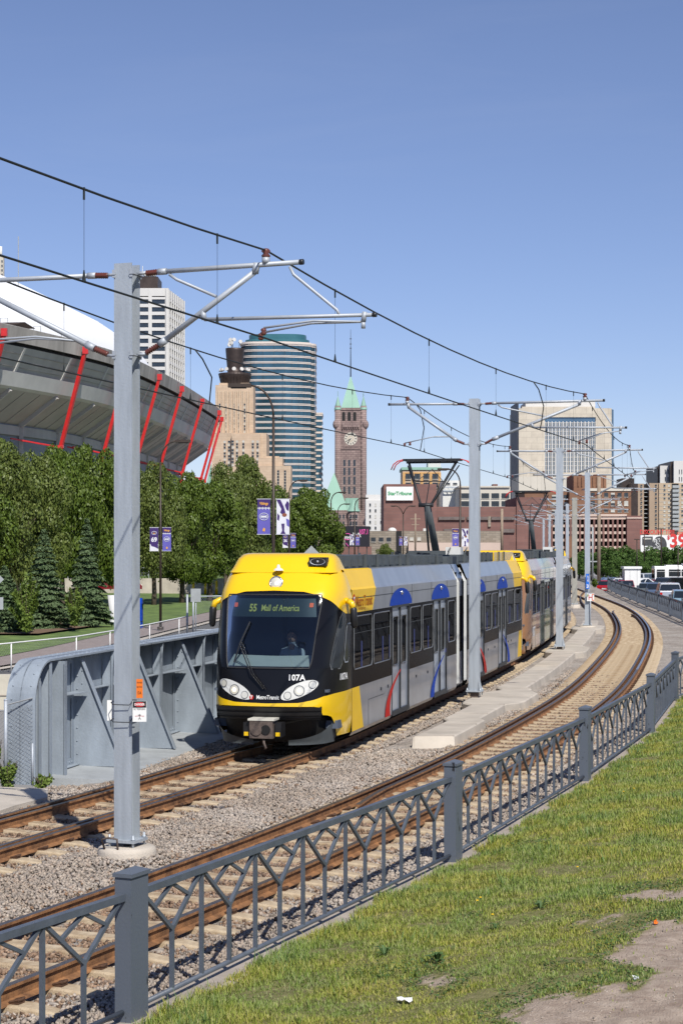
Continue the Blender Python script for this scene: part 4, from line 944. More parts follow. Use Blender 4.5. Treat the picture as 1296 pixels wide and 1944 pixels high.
        for a0, a1 in wins:
            f_ = MB(); fr_ = rrect((a0+a1)/2, (zw0+zw1)/2, a1-a0, zw1-zw0, .09); f_.tube([(x+sg*.002, p, q) for p, q in fr_+fr_[:1]], .013, 4, False); w_ = P_('side_window', f_, M['winframe'])
            g_ = MB(); quad(g_, a0, a1, zw0, zw1, -.012); g_.xf(F); part('pane', g_, M['g_side'], w_)
            f2 = MB(); f2.bb(min(x, x+sg*.006), max(x, x+sg*.006), a0+.03, a1-.03, 2.17, 2.185); f2.xf(F); part('window_bar', f2, M['dark'], w_)
        for di, (a0, a1) in enumerate(doors):
            for q0, q1 in ((a0, (a0+a1)/2), ((a0+a1)/2, a1)):
                d_ = MB(); d_.mats = [body2 if kind == 0 else M['wrap'], M['silver'] if kind == 0 else M['wrap'], M['silver2']]; q0 += .02; q1 -= .012; X_ = x-sg*.03; wz0, wz1 = 1.32, 2.36; m0, m1 = q0+.16, q1-.16
                for aa0, aa1, bb0, bb1, cc in ((q0, q1, .36, z0, 0), (q0, m0, z0, 2.56, 1), (m1, q1, z0, 2.56, 1), (m0, m1, z0, wz0, 1), (m0, m1, wz1, 2.56, 1)):
                    d_.cur = cc if cc == 0 or kind else 2; d_.add([(X_, aa0, bb0), (X_, aa1, bb0), (X_, aa1, bb1), (X_, aa0, bb1)], [(0, 1, 2, 3)])
                dd = P_('door_leaf', d_); g_ = MB(); g_.add([(X_-sg*.005, m0, wz0), (X_-sg*.005, m1, wz0), (X_-sg*.005, m1, wz1), (X_-sg*.005, m0, wz1)], [(0, 1, 2, 3)]); g_.xf(F); part('door_glass', g_, M['g_side'], dd)
                f_ = MB(); fr_ = rrect((m0+m1)/2, (wz0+wz1)/2, m1-m0, wz1-wz0, .08); f_.tube([(X_+sg*.006, p, q) for p, q in fr_+fr_[:1]], .016, 4, False); f_.xf(F); part('door_glass_frame', f_, M['winframe'], dd)
            j = MB()
            for a_ in (a0, a1, (a0+a1)/2): j.bb(min(x-sg*.03, x+sg*.008), max(x-sg*.03, x+sg*.008), a_-.02, a_+.02, .3, 2.6)
            j.bb(min(x-sg*.05, x+sg*.02), max(x-sg*.05, x+sg*.02), a0, a1, .26, .36); j.bb(min(x-sg*.03, x+sg*.01), max(x-sg*.03, x+sg*.01), a0, a1, 2.55, 2.60); P_('door_frame', j, M['dark'])
            if kind == 0:
                # swoosh on the doorway and half disc above it
                sw = MB(); n_ = 14; c_ = 'redsw' if (di == 0) == lead else 'blue'; aL = a0-.75 if di == 0 else a0-.45; pts_a = []; pts_b = []
                for k in range(n_+1):
                    u_ = k/n_; zz = .30+.90*u_; cu = aL+1.55*u_**2.1 if di == 0 else aL+1.7*u_**1.9; wd = .52*(1-.75*u_)
                    pts_a.append((x+sg*.012, cu, zz)); pts_b.append((x+sg*.012, cu+wd, zz))
                sw.grid([pts_a, pts_b]); P_('swoosh', sw, M[c_])
                hd_ = MB(); cx_ = (a0+a1)/2+.05; n_ = 18; hd_.add([(x+sg*.006, cx_+1.2*math.cos(PI*k/n_), 2.6+.36*math.sin(PI*k/n_)) for k in range(n_+1)], [tuple(range(n_+1))]); h2 = P_('door_arc', hd_, M['blue'])
                lt = MB(); lt.ball((x+sg*.01, cx_, 2.86), .05, 5); lt.xf(F); part('door_lamp', lt, M['chrome'], h2)
    # interior: floor, ceiling, seats, poles
    mb = MB(); mb.bb(-1.2, 1.2, 1.8, E_, .9, .94); mb.bb(-1.22, 1.22, SEAM, E_, 2.64, 2.68); mb.bb(-1.2, 1.2, .7, E_, .45, .6); P_('inner_floor', mb, M['interior'])
    for k, a_ in enumerate((2.5, 3.5, 4.5, 5.2, 7.9, 8.7, 9.6, 12.4)):
        for r_ in (-.85, .85):
            mb = MB(); mb.bb(r_-.4, r_+.4, a_, a_+.08, 1.25, 2.0); mb.bb(r_-.4, r_+.4, a_-.4, a_, 1.25, 1.35); P_('seat', mb, M['seatblue'])
    mb = MB()
    for a_ in (5.5, 7.4, 10.2, 11.9):
        for r_ in (-.55, .55): mb.tube([(r_, a_, .94), (r_, a_, 2.64)], .02, 6)
    P_('grab_poles', mb, M['steelgrey0'])
    mb = MB(); mb.bb(-1.0, 1.0, 1.9, E_-.1, 3.38, 3.42); mb.bb(-.95, .95, 2.1 if lead or kind else 6.25, 6.6, 3.42, 3.68); mb.bb(-.95, .95, 6.75, 9.3, 3.42, 3.66); mb.bb(-.6, .6, 9.5, 11.4, 3.42, 3.58); mb.bb(-.95, .95, 11.6, E_-.3, 3.42, 3.64)
    mb.use(M['dark']); mb.mats = [M['roofgrey'], M['dark']]
    for a_ in np.arange(2.3 if lead or kind else 6.4, 13, .62):
        for sg in (-1, 1): mb.bb(sg*.955-.008, sg*.955+.008, a_, a_+.34, 3.46, 3.60)
    mb.cur = 0
    for a_ in (4.0, 5.2, 7.6, 8.5, 12.2):
        for sg in (-1, 1): mb.bb(sg*.99-.03, sg*.99+.03, a_, a_+.05, 3.42, 3.70)
    P_('roof_equipment', mb)
    for a_ in (6.6,) if True else ():
        mb = MB()
        for k in (0, 1.9):
            for sg in (-1, 1):
                mb.tube([(sg*.72-.07, a_+4.2+k-1.2, .34), (sg*.72+.07, a_+4.2+k-1.2, .34)], .33, 16)
        mb.bb(-.85, .85, 9.6, 11.5, .25, .5) if not lead else None
        P_('wheel_set', mb, M['tank'])
    mb = MB(); mb.bb(-1.05, 1.05, 1.0, E_, .24, .6); P_('underframe', mb, M['tank'])
    # bellows end
    mb = MB()
    for k in range(5):
        o_ = .02 if k % 2 == 0 else -.03; a_ = E_+.12*k
        ring = [(-1.22-o_, .35), (-1.22-o_, 2.95), (-1.05, 3.3), (1.05, 3.3), (1.22+o_, 2.95), (1.22+o_, .35)]
        mb.add([(p, a_, q) for p, q in ring], [])
    for k in range(4):
        for j in range(5): mb.f.append((k*6+j, k*6+j+1, k*6+6+j+1, k*6+6+j)); mb.m.append(0); mb.sm.append(False)
    P_('bellows', mb, M['bellow'])

def local_frame(O, th):
    T_ = Vector((math.sin(th), math.cos(th), 0)); R_ = Vector((math.cos(th), -math.sin(th), 0)); O = Vector((O[0], O[1], 0))
    return lambda p: tuple(O+R_*p[0]+T_*p[1]+Vector((0, 0, p[2])))
def tram_car(l0, kind, label, panto_a):
    p = TA.at(l0); t = thing('tram_car', (p[0], p[1], 0), label, 'light rail train', 'coupled tram cars')
    # lead section chord
    a = TA.at(l0+2); b = TA.at(l0+11.5); th = math.atan2(b[0]-a[0], b[1]-a[1]); m_ = TA.at(l0+6.75); O = (m_[0]-6.75*math.sin(th), m_[1]-6.75*math.cos(th))
    FA = local_frame(O, th); tram_section(t, FA, kind, kind == 0)
    LT = 28.7
    a = TA.at(l0+LT-11.5); b = TA.at(l0+LT-2); th2 = math.atan2(b[0]-a[0], b[1]-a[1]); m_ = TA.at(l0+LT-6.75); O2 = (m_[0]+6.75*math.sin(th2), m_[1]+6.75*math.cos(th2))
    FB = local_frame(O2, th2+PI); tram_section(t, FB, kind, False)
    mc = TA.at(l0+LT/2); thc = mc[2]; FC = local_frame((mc[0]-.85*math.sin(thc)+0, mc[1]-.85*math.cos(thc)), thc)
    col_ = M['silver'] if kind == 0 else M['wrap']; mb = MB(); mb.mats = [col_, M['band'], M['roofgrey']]
    for sg in (-1, 1):
        x = sg*W0
        for c_, z0, z1 in ((0, .3, 1.135), (1, 1.135, 2.58), (0, 2.58, 3.04)):
            mb.cur = c_; mb.add([(x, .45, z0), (x, 1.25, z0), (x, 1.25, z1), (x, .45, z1)], [(0, 1, 2, 3)])
        mb.cur = 0; mb.add([(x, .45, 3.04), (x, 1.25, 3.04), (sg*1.09, 1.25, 3.4), (sg*1.09, .45, 3.4)], [(0, 1, 2, 3)])
    mb.cur = 2; mb.bb(-1.05, 1.05, .1, 1.6, 3.36, 3.6); mb.bb(-1.1, 1.1, -.1, 1.8, .2, .6); mb.cur = 1; mb.add([(s_*1.24, a_, z_) for a_ in (.45, 1.25) for s_, z_ in ((-1, .4), (1, .4), (1, 3.2), (-1, 3.2))], [(0, 1, 2, 3), (4, 5, 6, 7)])
    mb.xf(FC); part('centre_body', mb, None, t)
    mb = MB()
    for sg in (-1, 1):
        for k in (-.55, .55): mb.tube([(sg*.72-.07, .9+k*1.2, .33), (sg*.72+.07, .9+k*1.2, .33)], .33, 16)
    mb.xf(FC); part('wheel_set', mb, M['tank'], t)
    # pantograph
    q = TA.at(l0+panto_a); Fp = local_frame((q[0], q[1]), q[2])
    hz = 6.30; kz = 4.98
    mb = MB(); mb.mats = [M['roofgrey']]; mb.tube([(.1, .9, 3.55), (.05, -.25, kz)], [.11, .085], 10); mb.tube([(-.12, .9, 3.6), (-.03, -.2, kz-.05)], .03, 6); mb.bb(-.6, .6, .3, 1.6, 3.62, 3.74)
    for sg in (-1, 1):
        for a_ in (.4, 1.5): mb.lathe([(.05, 0), (.09, .03), (.05, .06), (.09, .09), (.05, .12)], (sg*.5, a_, 3.5), 8)
    mb.use(M['whited']); mb.bb(.55, .95, -.3, .2, 3.62, 3.84); mb.use(M['dark'])
    for k in range(14): mb.box((random.uniform(-.8, .8), random.uniform(-.8, 2.2), 3.60), (random.uniform(.06, .3), random.uniform(.06, .3), random.uniform(.1, .28)))
    for k in range(5): x_ = random.uniform(.3, .9); y_ = random.uniform(-.6, 1.6); mb.tube([(x_, y_, 3.5), (x_+.1, y_+.2, 3.82), (x_-.1, y_+.45, 3.55)], .02, 5)
    mb.xf(Fp); pg = part('pantograph', mb, None, t)
    mb = MB(); 
    for sg in (-1, 1):
        mb.tube([(sg*.14, -.25, kz), (sg*.66, .75, hz-.12)], .036, 8); mb.tube([(sg*.2, -.12, kz+.1), (sg*.72, .9, hz-.2)], .018, 6)
    mb.tube([(-.2, -.25, kz), (.2, -.25, kz)], .055, 8); mb.tube([(-.38, .3, kz+.66), (.38, .3, kz+.66)], .016, 6); mb.tube([(0, -.25, kz), (0, .3, kz+.66)], .014, 5); mb.tube([(-.38, .3, kz+.66), (.05, .6, hz-.3)], .01, 5); mb.tube([(.38, .3, kz+.66), (0, .6, hz-.3)], .01, 5)
    for a_ in (.62, .95): mb.beam((-.80, a_, hz-.05), (.80, a_, hz-.05), .05, .06)
    mb.tube([(-.72, .7, hz-.12), (.72, .7, hz-.12)], .03, 6); mb.xf(Fp); part('upper_arm', mb, M['dark'], pg)
    mb = MB()
    for sg in (-1, 1):
        for a_ in (.62, .95): mb.tube([(sg*.8, a_, hz-.04), (sg*.95, a_, hz-.08), (sg*1.07, a_, hz-.17), (sg*1.14, a_, hz-.32)], .016, 6)
    mb.xf(Fp); part('horn', mb, M['red'], pg)
    return t, FA, FB
lN = TA.lY(34.1)
car1, FA1, FB1 = tram_car(lN, 0, 'leading yellow and silver tram car with black windshield mask and lit destination display', 16.6)
car2, FA2, FB2 = tram_car(lN+29.3, 1, 'second tram car coupled behind, painted with brown, green and grey scenic wrap', 16.8)
# side lettering on the lead car
t_ = car1
mb = MB(); 
def stext(mb, s, size, a0, z0, bold=0, sx=1, Wd=W0+.006):
    put_text(mb, s, size, (Wd, a0, z0), (0, 1, 0), (0, 0, 1), 'LEFT', bold, 0, sx)
stext(mb, 'MetroTransit', .29, 1.97, 2.78, .006, .95); stext(mb, 'metrotransit.org', .09, 2.2, 2.65); mb.xf(FA1); part('side_lettering', mb, mat('orange lettering', (.42, .14, .02), .6, 0, 0, spec=.05), t_)
mb = MB(); mb.use(M['redsw']); mb.add([(W0+.006, 1.80+.11*math.cos(q), 2.80+.14*math.sin(q)) for q in np.linspace(0, 2*PI, 17)[:-1]], [tuple(range(16))]); mb.use(M['white']); stext(mb, 'T', .2, 1.74, 2.80, .008, 1, W0+.010); mb.xf(FA1); part('side_badge', mb, None, t_)
mb = MB(); stext(mb, 'VISIT', .44, 1.75, .86, .015, 1.25); mb.xf(FA2); part('side_lettering', mb, M['white'], car2)
for (F_, r_, a_, s_, cat_, lab) in ((FA1, .15, 1.36, 'shirt', 'person', 'driver in white shirt seated behind the tram windshield'), (FA1, .95, 3.3, 'shirt', 'person', 'passenger in white shirt at the first side window of the tram'), (FA1, .92, 4.9, 'shirt', 'person', 'passenger in white shirt at the second side window of the tram'), (FA1, .9, 9.3, 'navy', 'person', 'passenger in dark clothes at a side window between the tram doors')):
    w_ = F_((r_, a_, 1.3)); t = thing('person', w_, lab, cat_); person(t, F_, r_, a_, 1.28, 1, s_)
# ================================================================ OVERHEAD LINE
def ins(mb, a, b, r=.042, n=7):
    """ribbed insulator between a and b"""
    a, b = Vector(a), Vector(b); pts = []; rs = []
    for k in range(n*2+1):
        pts.append(a+(b-a)*k/(n*2)); rs.append(r if k % 2 else r*.55)
    mb.tube(pts, rs, 10)
POLES = [(-2.73, 23.5, 7.45, .10), (3.39, 47.0, 7.62, .16), (8.15, 69.0, 7.55, .12), (11.75, 88.2, 7.4, .1), (15.4, 122, 7.1, .05), (18.1, 148, 7.3, .05), (20.0, 172, 7.3, .05), (22.2, 197, 7.3, .05), (24.3, 222, 7.3, .05), (26.5, 248, 7.3, .05), (28.7, 274, 7.3, 0), (31.0, 300, 7.3, 0)]
LBL = ['tall galvanised steel pole nearest the camera with a danger sign strapped to it', 'galvanised catenary pole standing on the concrete walkway beside the lead tram car', 'galvanised catenary pole beside the second tram car', 'galvanised catenary pole with a small blue sign, right of the tram', 'thick weathered grey catenary pole at the bend behind the tram']
def foot(T, x, y):
    d = np.hypot(T.p[:, 0]-x, T.p[:, 1]-y); return T.l[int(np.argmin(d))]
SUP = {'A': [], 'B': []}
POLES = POLES[:9]; M['concpole'] = mat('weathered grey pole', (.33, .32, .28), .85, 0, .15, 2)
for i, (x, y, zt, zb) in enumerate(POLES):
    lB = foot(TB, x, y); qB = TB.at(lB); th = qB[2]; u = Vector((math.cos(th), -math.sin(th), 0)); v_ = Vector((math.sin(th), math.cos(th), 0)); O = Vector((x, y, 0))
    dB = (Vector((qB[0], qB[1], 0))-O).dot(u); lA = foot(TA, x, y); qA = TA.at(lA); dA = (O-Vector((qA[0], qA[1], 0))).dot(u)
    n = 10 if i < 4 else 6
    def q(a, b, z): return O+u*a+v_*b+Vector((0, 0, z))
    far = i >= 5
    t = thing('catenary_pole', (x, y, zb), LBL[i] if i < 5 else 'distant galvanised catenary pole, number %d beyond the tram in the row along the far bend' % (i-4), 'utility pole', 'overhead line poles')
    if i >= 5: t['label'] = ['first', 'second', 'third', 'fourth', 'fifth', 'sixth', 'seventh', 'farthest'][i-5]+' of the distant thin poles along the far bend'
    mb = MB(); w_ = .125 if i != 4 else .17; d_ = .115
    mb.slab([q(-w_, -d_, zb+.03), q(w_, -d_, zb+.03), q(w_, -d_, zt), q(-w_, -d_, zt)], v_*.016); mb.slab([q(-w_, d_-.016, zb+.03), q(w_, d_-.016, zb+.03), q(w_, d_-.016, zt), q(-w_, d_-.016, zt)], v_*.016)
    mb.slab([q(-.006, -d_+.016, zb+.03), q(.006, -d_+.016, zb+.03), q(.006, -d_+.016, zt), q(-.006, -d_+.016, zt)], v_*(2*d_-.032))
    part('column', mb, M['concpole'] if i == 4 else M['galv'], t)
    mb = MB(); mb.slab([q(-.2, -.19, zb), q(.2, -.19, zb), q(.2, .19, zb), q(-.2, .19, zb)], (0, 0, .035))
    for a in (-.165, .165):
        for b in (-.155, .155): mb.tube([q(a, b, zb-.09), q(a, b, zb+.10)], .017, 6); mb.tube([q(a, b, zb+.035), q(a, b, zb+.06)], .03, 6)
    if i in (1, 2):
        for a in (-.13, .13): mb.slab([q(a-.006, -.18, zb+.03), q(a+.006, -.18, zb+.03), q(a+.006, -.11, zb+.36), q(a-.006, -.11, zb+.36)], v_*.01)
        for a in (-1, 1): mb.slab([q(a*.13, -.006, zb+.03), q(a*.20, -.006, zb+.03), q(a*.13, -.006, zb+.34)], v_*.012)
    part('base_plate', mb, M['galv'], t)
    if i == 0:
        mb = MB(); mb.lathe([(.05, .045), (.32, .043), (.36, .025), (.375, -.02), (.38, -.14), (.40, -.3)], (x, y, 0), 28); part('foundation', mb, M['conc'], t)
        mb = MB(); mb.tube([q(-.16, -.30, .03), q(-.18, -.34, .16), q(-.08, -.36, .19), q(.03, -.33, .17), q(.035, -.32, .03)], .014, 6); part('earth_strap', mb, M['metalbr'], t)
    elif i in (1, 2):
        mb = MB(); mb.slab([q(-.1, -.1, -.1), q(.1, -.1, -.1), q(.1, .1, -.1), q(-.1, .1, -.1)], (0, 0, zb+.08)); part('pedestal', mb, M['metalbr'], t)
    else:
        mb = MB(); mb.lathe([(0, zb-.02), (.38, zb-.02), (.40, -.25)], (x, y, 0), 16); part('foundation', mb, M['conc'], t)
    zc = 3.85+(zt-7.45)*.0
    ZU, ZL = zt-.13, zt-1.16; zm, zct = zt+.07, 6.43
    # ---- right cantilever (track B)
    def arm(sg, D, big):
        rc_ = 1.4 if i == 0 else 1.0
        P = lambda a, z, b=0: q(sg*a, b, z)
        mb = MB(); mb.use(M['galv2']); n8 = 8
        for z in (ZU, ZL):
            mb.slab([P(.10, z-.015, -.14), P(.16, z-.015, -.14), P(.16, z-.015, .14), P(.10, z-.015, .14)], (0, 0, .012)); mb.slab([P(.10, z-.05, -.13), P(.145, z-.05, -.13), P(.145, z-.05, -.10), P(.10, z-.05, -.10)], (0, 0, .1)); mb.slab([P(.10, z-.05, .10), P(.145, z-.05, .10), P(.145, z-.05, .13), P(.10, z-.05, .13)], (0, 0, .1)); mb.tube([P(.14, z), P(.28, z+.01)], .022, 6)
        e = D+.45; top0, top1 = P(.44, ZU+.01), P(e, ZU+.03)
        mb.tube([top0, top1], .032, n8); mb.tube([top0, P(.56, ZU+.012)], .042, n8)
        kx = D-.15 if big else D-.05; kn = P(kx, ZU-.06); s0 = P(.46, ZL+.12 if big else ZL+.1); mb.tube([s0, kn], .038, n8); mb.tube([kn+Vector((0, 0, -.02)), P(kx+.03, ZU+.05)], .045, 8); mb.tube([s0, s0+(kn-s0)*.07], .05, 8)
        mb.use(M['black']); mb.tube([top1, P(e+.05, ZU+.031)], .036, n8)
        mb.use(M['insul']); ins(mb, P(.27, ZU), P(.45, ZU+.01)); ins(mb, P(.27, ZL+.02), s0)
        # messenger support
        mb.use(M['galv2']); mb.tube([P(D, ZU+.04), P(D, ZU+.11)], .05, 8); mb.use(M['insul']); ins(mb, P(D, ZU+.10), P(D, ZU+.22), .06, 2); mb.use(M['galv2'])
        if big:
            f = .46; mid_ = s0+(kn-s0)*f; e2 = D+rc_
            mb.use(M['galv2']); a0_ = P((mid_-O).dot(u)*sg+.02, ZU-.62); a1_ = P(e2, ZU-.66); mb.tube([a0_, a1_], .024, n8); mb.use(M['black']); mb.tube([a1_, P(e2+.05, ZU-.66)], .03, 8); mb.use(M['galv2'])
            mb.tube([mid_, a0_], .04, 6); mb.tube([P(e-.13, ZU-.02), P(e-.08, ZU-.12), P(D+.67*rc_, ZU-.58), P(D+.70*rc_, ZU-.66)], .020, n8); mb.tube([P(.60, ZU-.03), P(.7, ZU-.10), s0+(kn-s0)*.60+Vector((0, 0, .06))], .02, n8)
            r0 = P(e2-.12, ZU-.74); mb.tube([P(e2-.1, ZU-.62), r0], .035, 6); mb.tube([r0+Vector((0, 0, -.08)), r0], .03, 6)
            for off, b in ((-.12, .12), (.12, -.12)):
                ee = P(D+off-.05, zct+.10, b*2); mb.tube([r0, r0+(ee-r0)*.5+Vector((0, 0, .05)), ee], .015, 6); mb.use(M['insul']); ins(mb, ee+Vector((0, 0, -.005)), ee+Vector((0, 0, -.09)), .04, 2); mb.use(M['galv2'])
        else:
            r0 = s0+(kn-s0)*.12
            for off, b in ((-.02, .12), (.22, -.12)):
                ee = P(D-off+.1, zct+.10, b*2); mb.tube([r0, r0+(ee-r0)*.4+Vector((0, 0, .06)), ee], .015, 6); mb.use(M['insul']); ins(mb, ee, ee+Vector((0, 0, -.09)), .04, 2); mb.use(M['galv2'])
        part('cantilever_arm', mb, None, t)
        return P(D, zm), P(D, zct)
    rB = arm(1, dB+.12, True); SUP['B'].append(rB)
    rA = arm(-1, dA+.0, False); SUP['A'].append(rA)
    if i == 0:
        # signs strapped round the pole
        s_ = MB(); s_.use(M['white']); sgx = .17
        sg_t = thing('danger_sign', q(.2, -.16, 2.15), 'small red, black and white danger no trespassing sign strapped to the nearest pole', 'sign')
        ax = (u*math.cos(.15)-v_*math.sin(.15)*0).normalized(); ax = Vector((math.cos(.05), math.sin(.05), 0)); up = Vector((0, 0, 1)); nn = Vector((ax.y, -ax.x, 0)); c = q(.13, -.16, 2.02)-Vector((0, 0, .02))
        c = Vector((-2.535, 23.18, 1.78))
        def rect(mb_, cx, cz, w2, h2, d=0): mb_.slab([c+ax*(cx-w2)+up*(cz-h2)+nn*d, c+ax*(cx+w2)+up*(cz-h2)+nn*d, c+ax*(cx+w2)+up*(cz+h2)+nn*d, c+ax*(cx-w2)+up*(cz+h2)+nn*d], nn*.002)
        rect(s_, 0, 0, .087, .13); s_.use(M['black']); rect(s_, 0, .088, .083, .040, .003); s_.use(M['red']); s_.add([c+ax*(.066*math.cos(k_))+up*(.088+.030*math.sin(k_))+nn*.007 for k_ in np.linspace(0, 2*PI, 21)[:-1]], [tuple(range(20))])
        s_.use(M['white']); put_text(s_, 'DANGER', .042, c+up*.088+nn*.010, ax, up, 'CENTER', .001, 0, .75)
        s_.use(M['black']); put_text(s_, 'NO TRESPASSING', .036, c+up*.028+nn*.004, ax, up, 'CENTER', 0, 0, .52)
        s_.use(M['red']); put_text(s_, 'HIGH VOLTAGE', .02, c-up*.06+nn*.004, ax, up, 'CENTER', 0, 0, .8)
        s_.use(M['black']); 
        for a_, b_ in (((0, -.03), (0, -.08)), ((-.02, -.045), (.02, -.045)), ((-.015, -.1), (0, -.08)), ((.015, -.1), (0, -.08))): s_.beam(c+ax*a_[0]+up*a_[1]+nn*.005, c+ax*b_[0]+up*b_[1]+nn*.005, .005, .002, nn)
        part('sign_face', s_, None, sg_t)
        s_ = MB()
        for z in (1.90, 1.68): s_.tube([q(-.14, -.02, z), q(-.15, -.15, z-.03), q(-.1, -.18, z-.05), q(.12, -.17, z-.05), q(.14, -.12, z)], .006, 5); s_.tube([q(-.14, .0, z), q(.14, 0, z)], .006, 5)
        part('strap', s_, M['dark'], sg_t)
        w2 = thing('sign_board', q(-.2, -.1, 2.1), 'blank white sign board on the left edge of the nearest pole', 'sign'); s_ = MB(); cc = Vector((-2.92, 23.55, 1.76)); s_.slab([cc+Vector((-.07, 0, -.13)), cc+Vector((.06, .03, -.13)), cc+Vector((.06, .03, .13)), cc+Vector((-.07, 0, .13))], (0, .004, 0)); part('board', s_, M['white'], w2)
        og = thing('power_section_sign', q(.08, -.13, 2.35), 'orange power section sign above the danger sign on the nearest pole', 'sign'); s_ = MB(); s_.use(mat('orange sign', (.75, .17, .01), .5, 0, .04)); bz = 2.16; pp = lambda a, z, d=0: q(a, d_+.0+.0, z) 
        fa = lambda a, z, d: O+u*a-v_*0+Vector((0, 0, z))
        s_ = MB(); s_.use(mat('orange sign', (.75, .17, .01), .5, 0, .04)); c2 = Vector((-2.545, 23.27, 2.06)); s_.slab([c2-ax*.040-up*.12, c2+ax*.040-up*.12, c2+ax*.040+up*.12, c2-ax*.040+up*.12], nn*.003); s_.use(M['black']); 
        for tx, sz, dz in (('POWER', .03, .075), ('SECTION', .027, .02), ('I3A', .055, -.055)): put_text(s_, tx, sz, c2+up*dz+nn*.006, ax, up, 'CENTER', 0, 0, .62)
        part('sign_face', s_, None, og)
    if i == 3:
        bl = thing('stop_sign_plate', q(-.1, -.2, 2), 'tall narrow blue sign with white 3 on the fourth catenary pole', 'sign'); c = Vector((x-.03, y-.25, 2.20)); s_ = MB(); s_.use(mat('sign blue', (.02, .15, .62), .4, 0, .03)); s_.box(c, (.16, .02, .72)); s_.use(M['white']); put_text(s_, '3', .22, c+Vector((0, -.014, -.24)), (1, 0, 0), (0, 0, 1), 'CENTER', .008); put_text(s_, 'STOP', .12, c+Vector((0, -.014, .13)), (0, 0, -1), (1, 0, 0), 'CENTER', .002); part('sign_face', s_, None, bl)
        wl = thing('switch_sign', q(.2, -.2, 1.3), 'white square sign with a red letter H and coloured corners below the blue sign', 'sign'); c = Vector((x+.11, y-.25, 1.44)); s_ = MB(); s_.use(M['white']); s_.box(c, (.34, .02, .36)); s_.use(M['redsw']); 
        for dx in (-.075, .075): s_.box(c+Vector((dx, -.012, 0)), (.035, .01, .26))
        s_.box(c+Vector((0, -.012, 0)), (.15, .01, .035)); s_.use(mat('lime', (.35, .6, .05), .5, 0, 0)); s_.box(c+Vector((-.15, -.014, .09)), (.03, .01, .1)); s_.use(mat('orange sign', (.75, .17, .01))); s_.box(c+Vector((.12, -.014, .14)), (.08, .01, .04)); s_.box(c+Vector((.12, -.014, -.14)), (.08, .01, .04)); part('sign_face', s_, None, wl)
        s_ = MB(); s_.tube([(x+.11, y-.24, -.2), (x+.11, y-.24, 1.6)], .025, 6); part('sign_post', s_, M['galv2'], wl)
# wires: one object per wire run
first = {'A': ((-10.9, .4, 7.5), (-10.9, .4, 6.43)), 'B': ((-8.0, .2, 7.5), (-8.0, .2, 6.43))}
def wire(pts, sag, r):
    mb = MB(); out = []
    for a, b in zip(pts[:-1], pts[1:]):
        a, b = Vector(a), Vector(b); n = 10
        for k in range(n): s_ = k/n; p = a+(b-a)*s_; p.z -= 4*sag*s_*(1-s_); out.append(p)
    out.append(Vector(pts[-1])); mb.tube(out, r, 6); return mb, out
for k_, nm in (('A', 'over the train'), ('B', 'over the empty track')):
    ms = [first[k_][0]]+[p[0] for p in SUP[k_]]; cs = [first[k_][1]]+[p[1] for p in SUP[k_]]
    t = thing('overhead_line', ms[1], 'dark overhead messenger and contact wires '+nm, 'overhead wire')
    m1, mp_ = wire(ms, .30, .0125); part('messenger_wire', m1, M['wire'], t); m2, cp_ = wire(cs, .02, .0115); part('contact_wire', m2, M['wire'], t)
    for j in range(len(ms)-1):
        if j > 8: break
        for s_ in (.12, .34, .56, .78, .93) if j < 5 else (.3, .7):
            a = Vector(ms[j])+(Vector(ms[j+1])-Vector(ms[j]))*s_; a.z -= 4*.30*s_*(1-s_); b = Vector(cs[j])+(Vector(cs[j+1])-Vector(cs[j]))*s_
            mb = MB(); mb.tube([a, b], .0022, 4); mb.tube([a+Vector((0, 0, .02)), a-Vector((0, 0, .10))], .012, 5); mb.tube([b+Vector((0, 0, .10)), b-Vector((0, 0, .01))], [.006, .022], 5); part('dropper', mb, M['wire'], t)
    for j, s_ in (((1, .35), (2, .06)) if k_ == 'A' else ((1, .72),)):
        if j < len(ms)-1:
            a = Vector(ms[j])+(Vector(ms[j+1])-Vector(ms[j]))*s_; a.z -= 4*.30*s_*(1-s_); b = Vector(cs[j])+(Vector(cs[j+1])-Vector(cs[j]))*(s_+.03); dd = (b-a).normalized()
            mb = MB(); mb.tube([a, a+Vector((.12, .1, -.15)), a+(b-a)*.5+Vector((.16, .1, 0)), b+Vector((.02, -.1, .12)), b], .013, 6); part('jumper', mb, M['wire'], t)
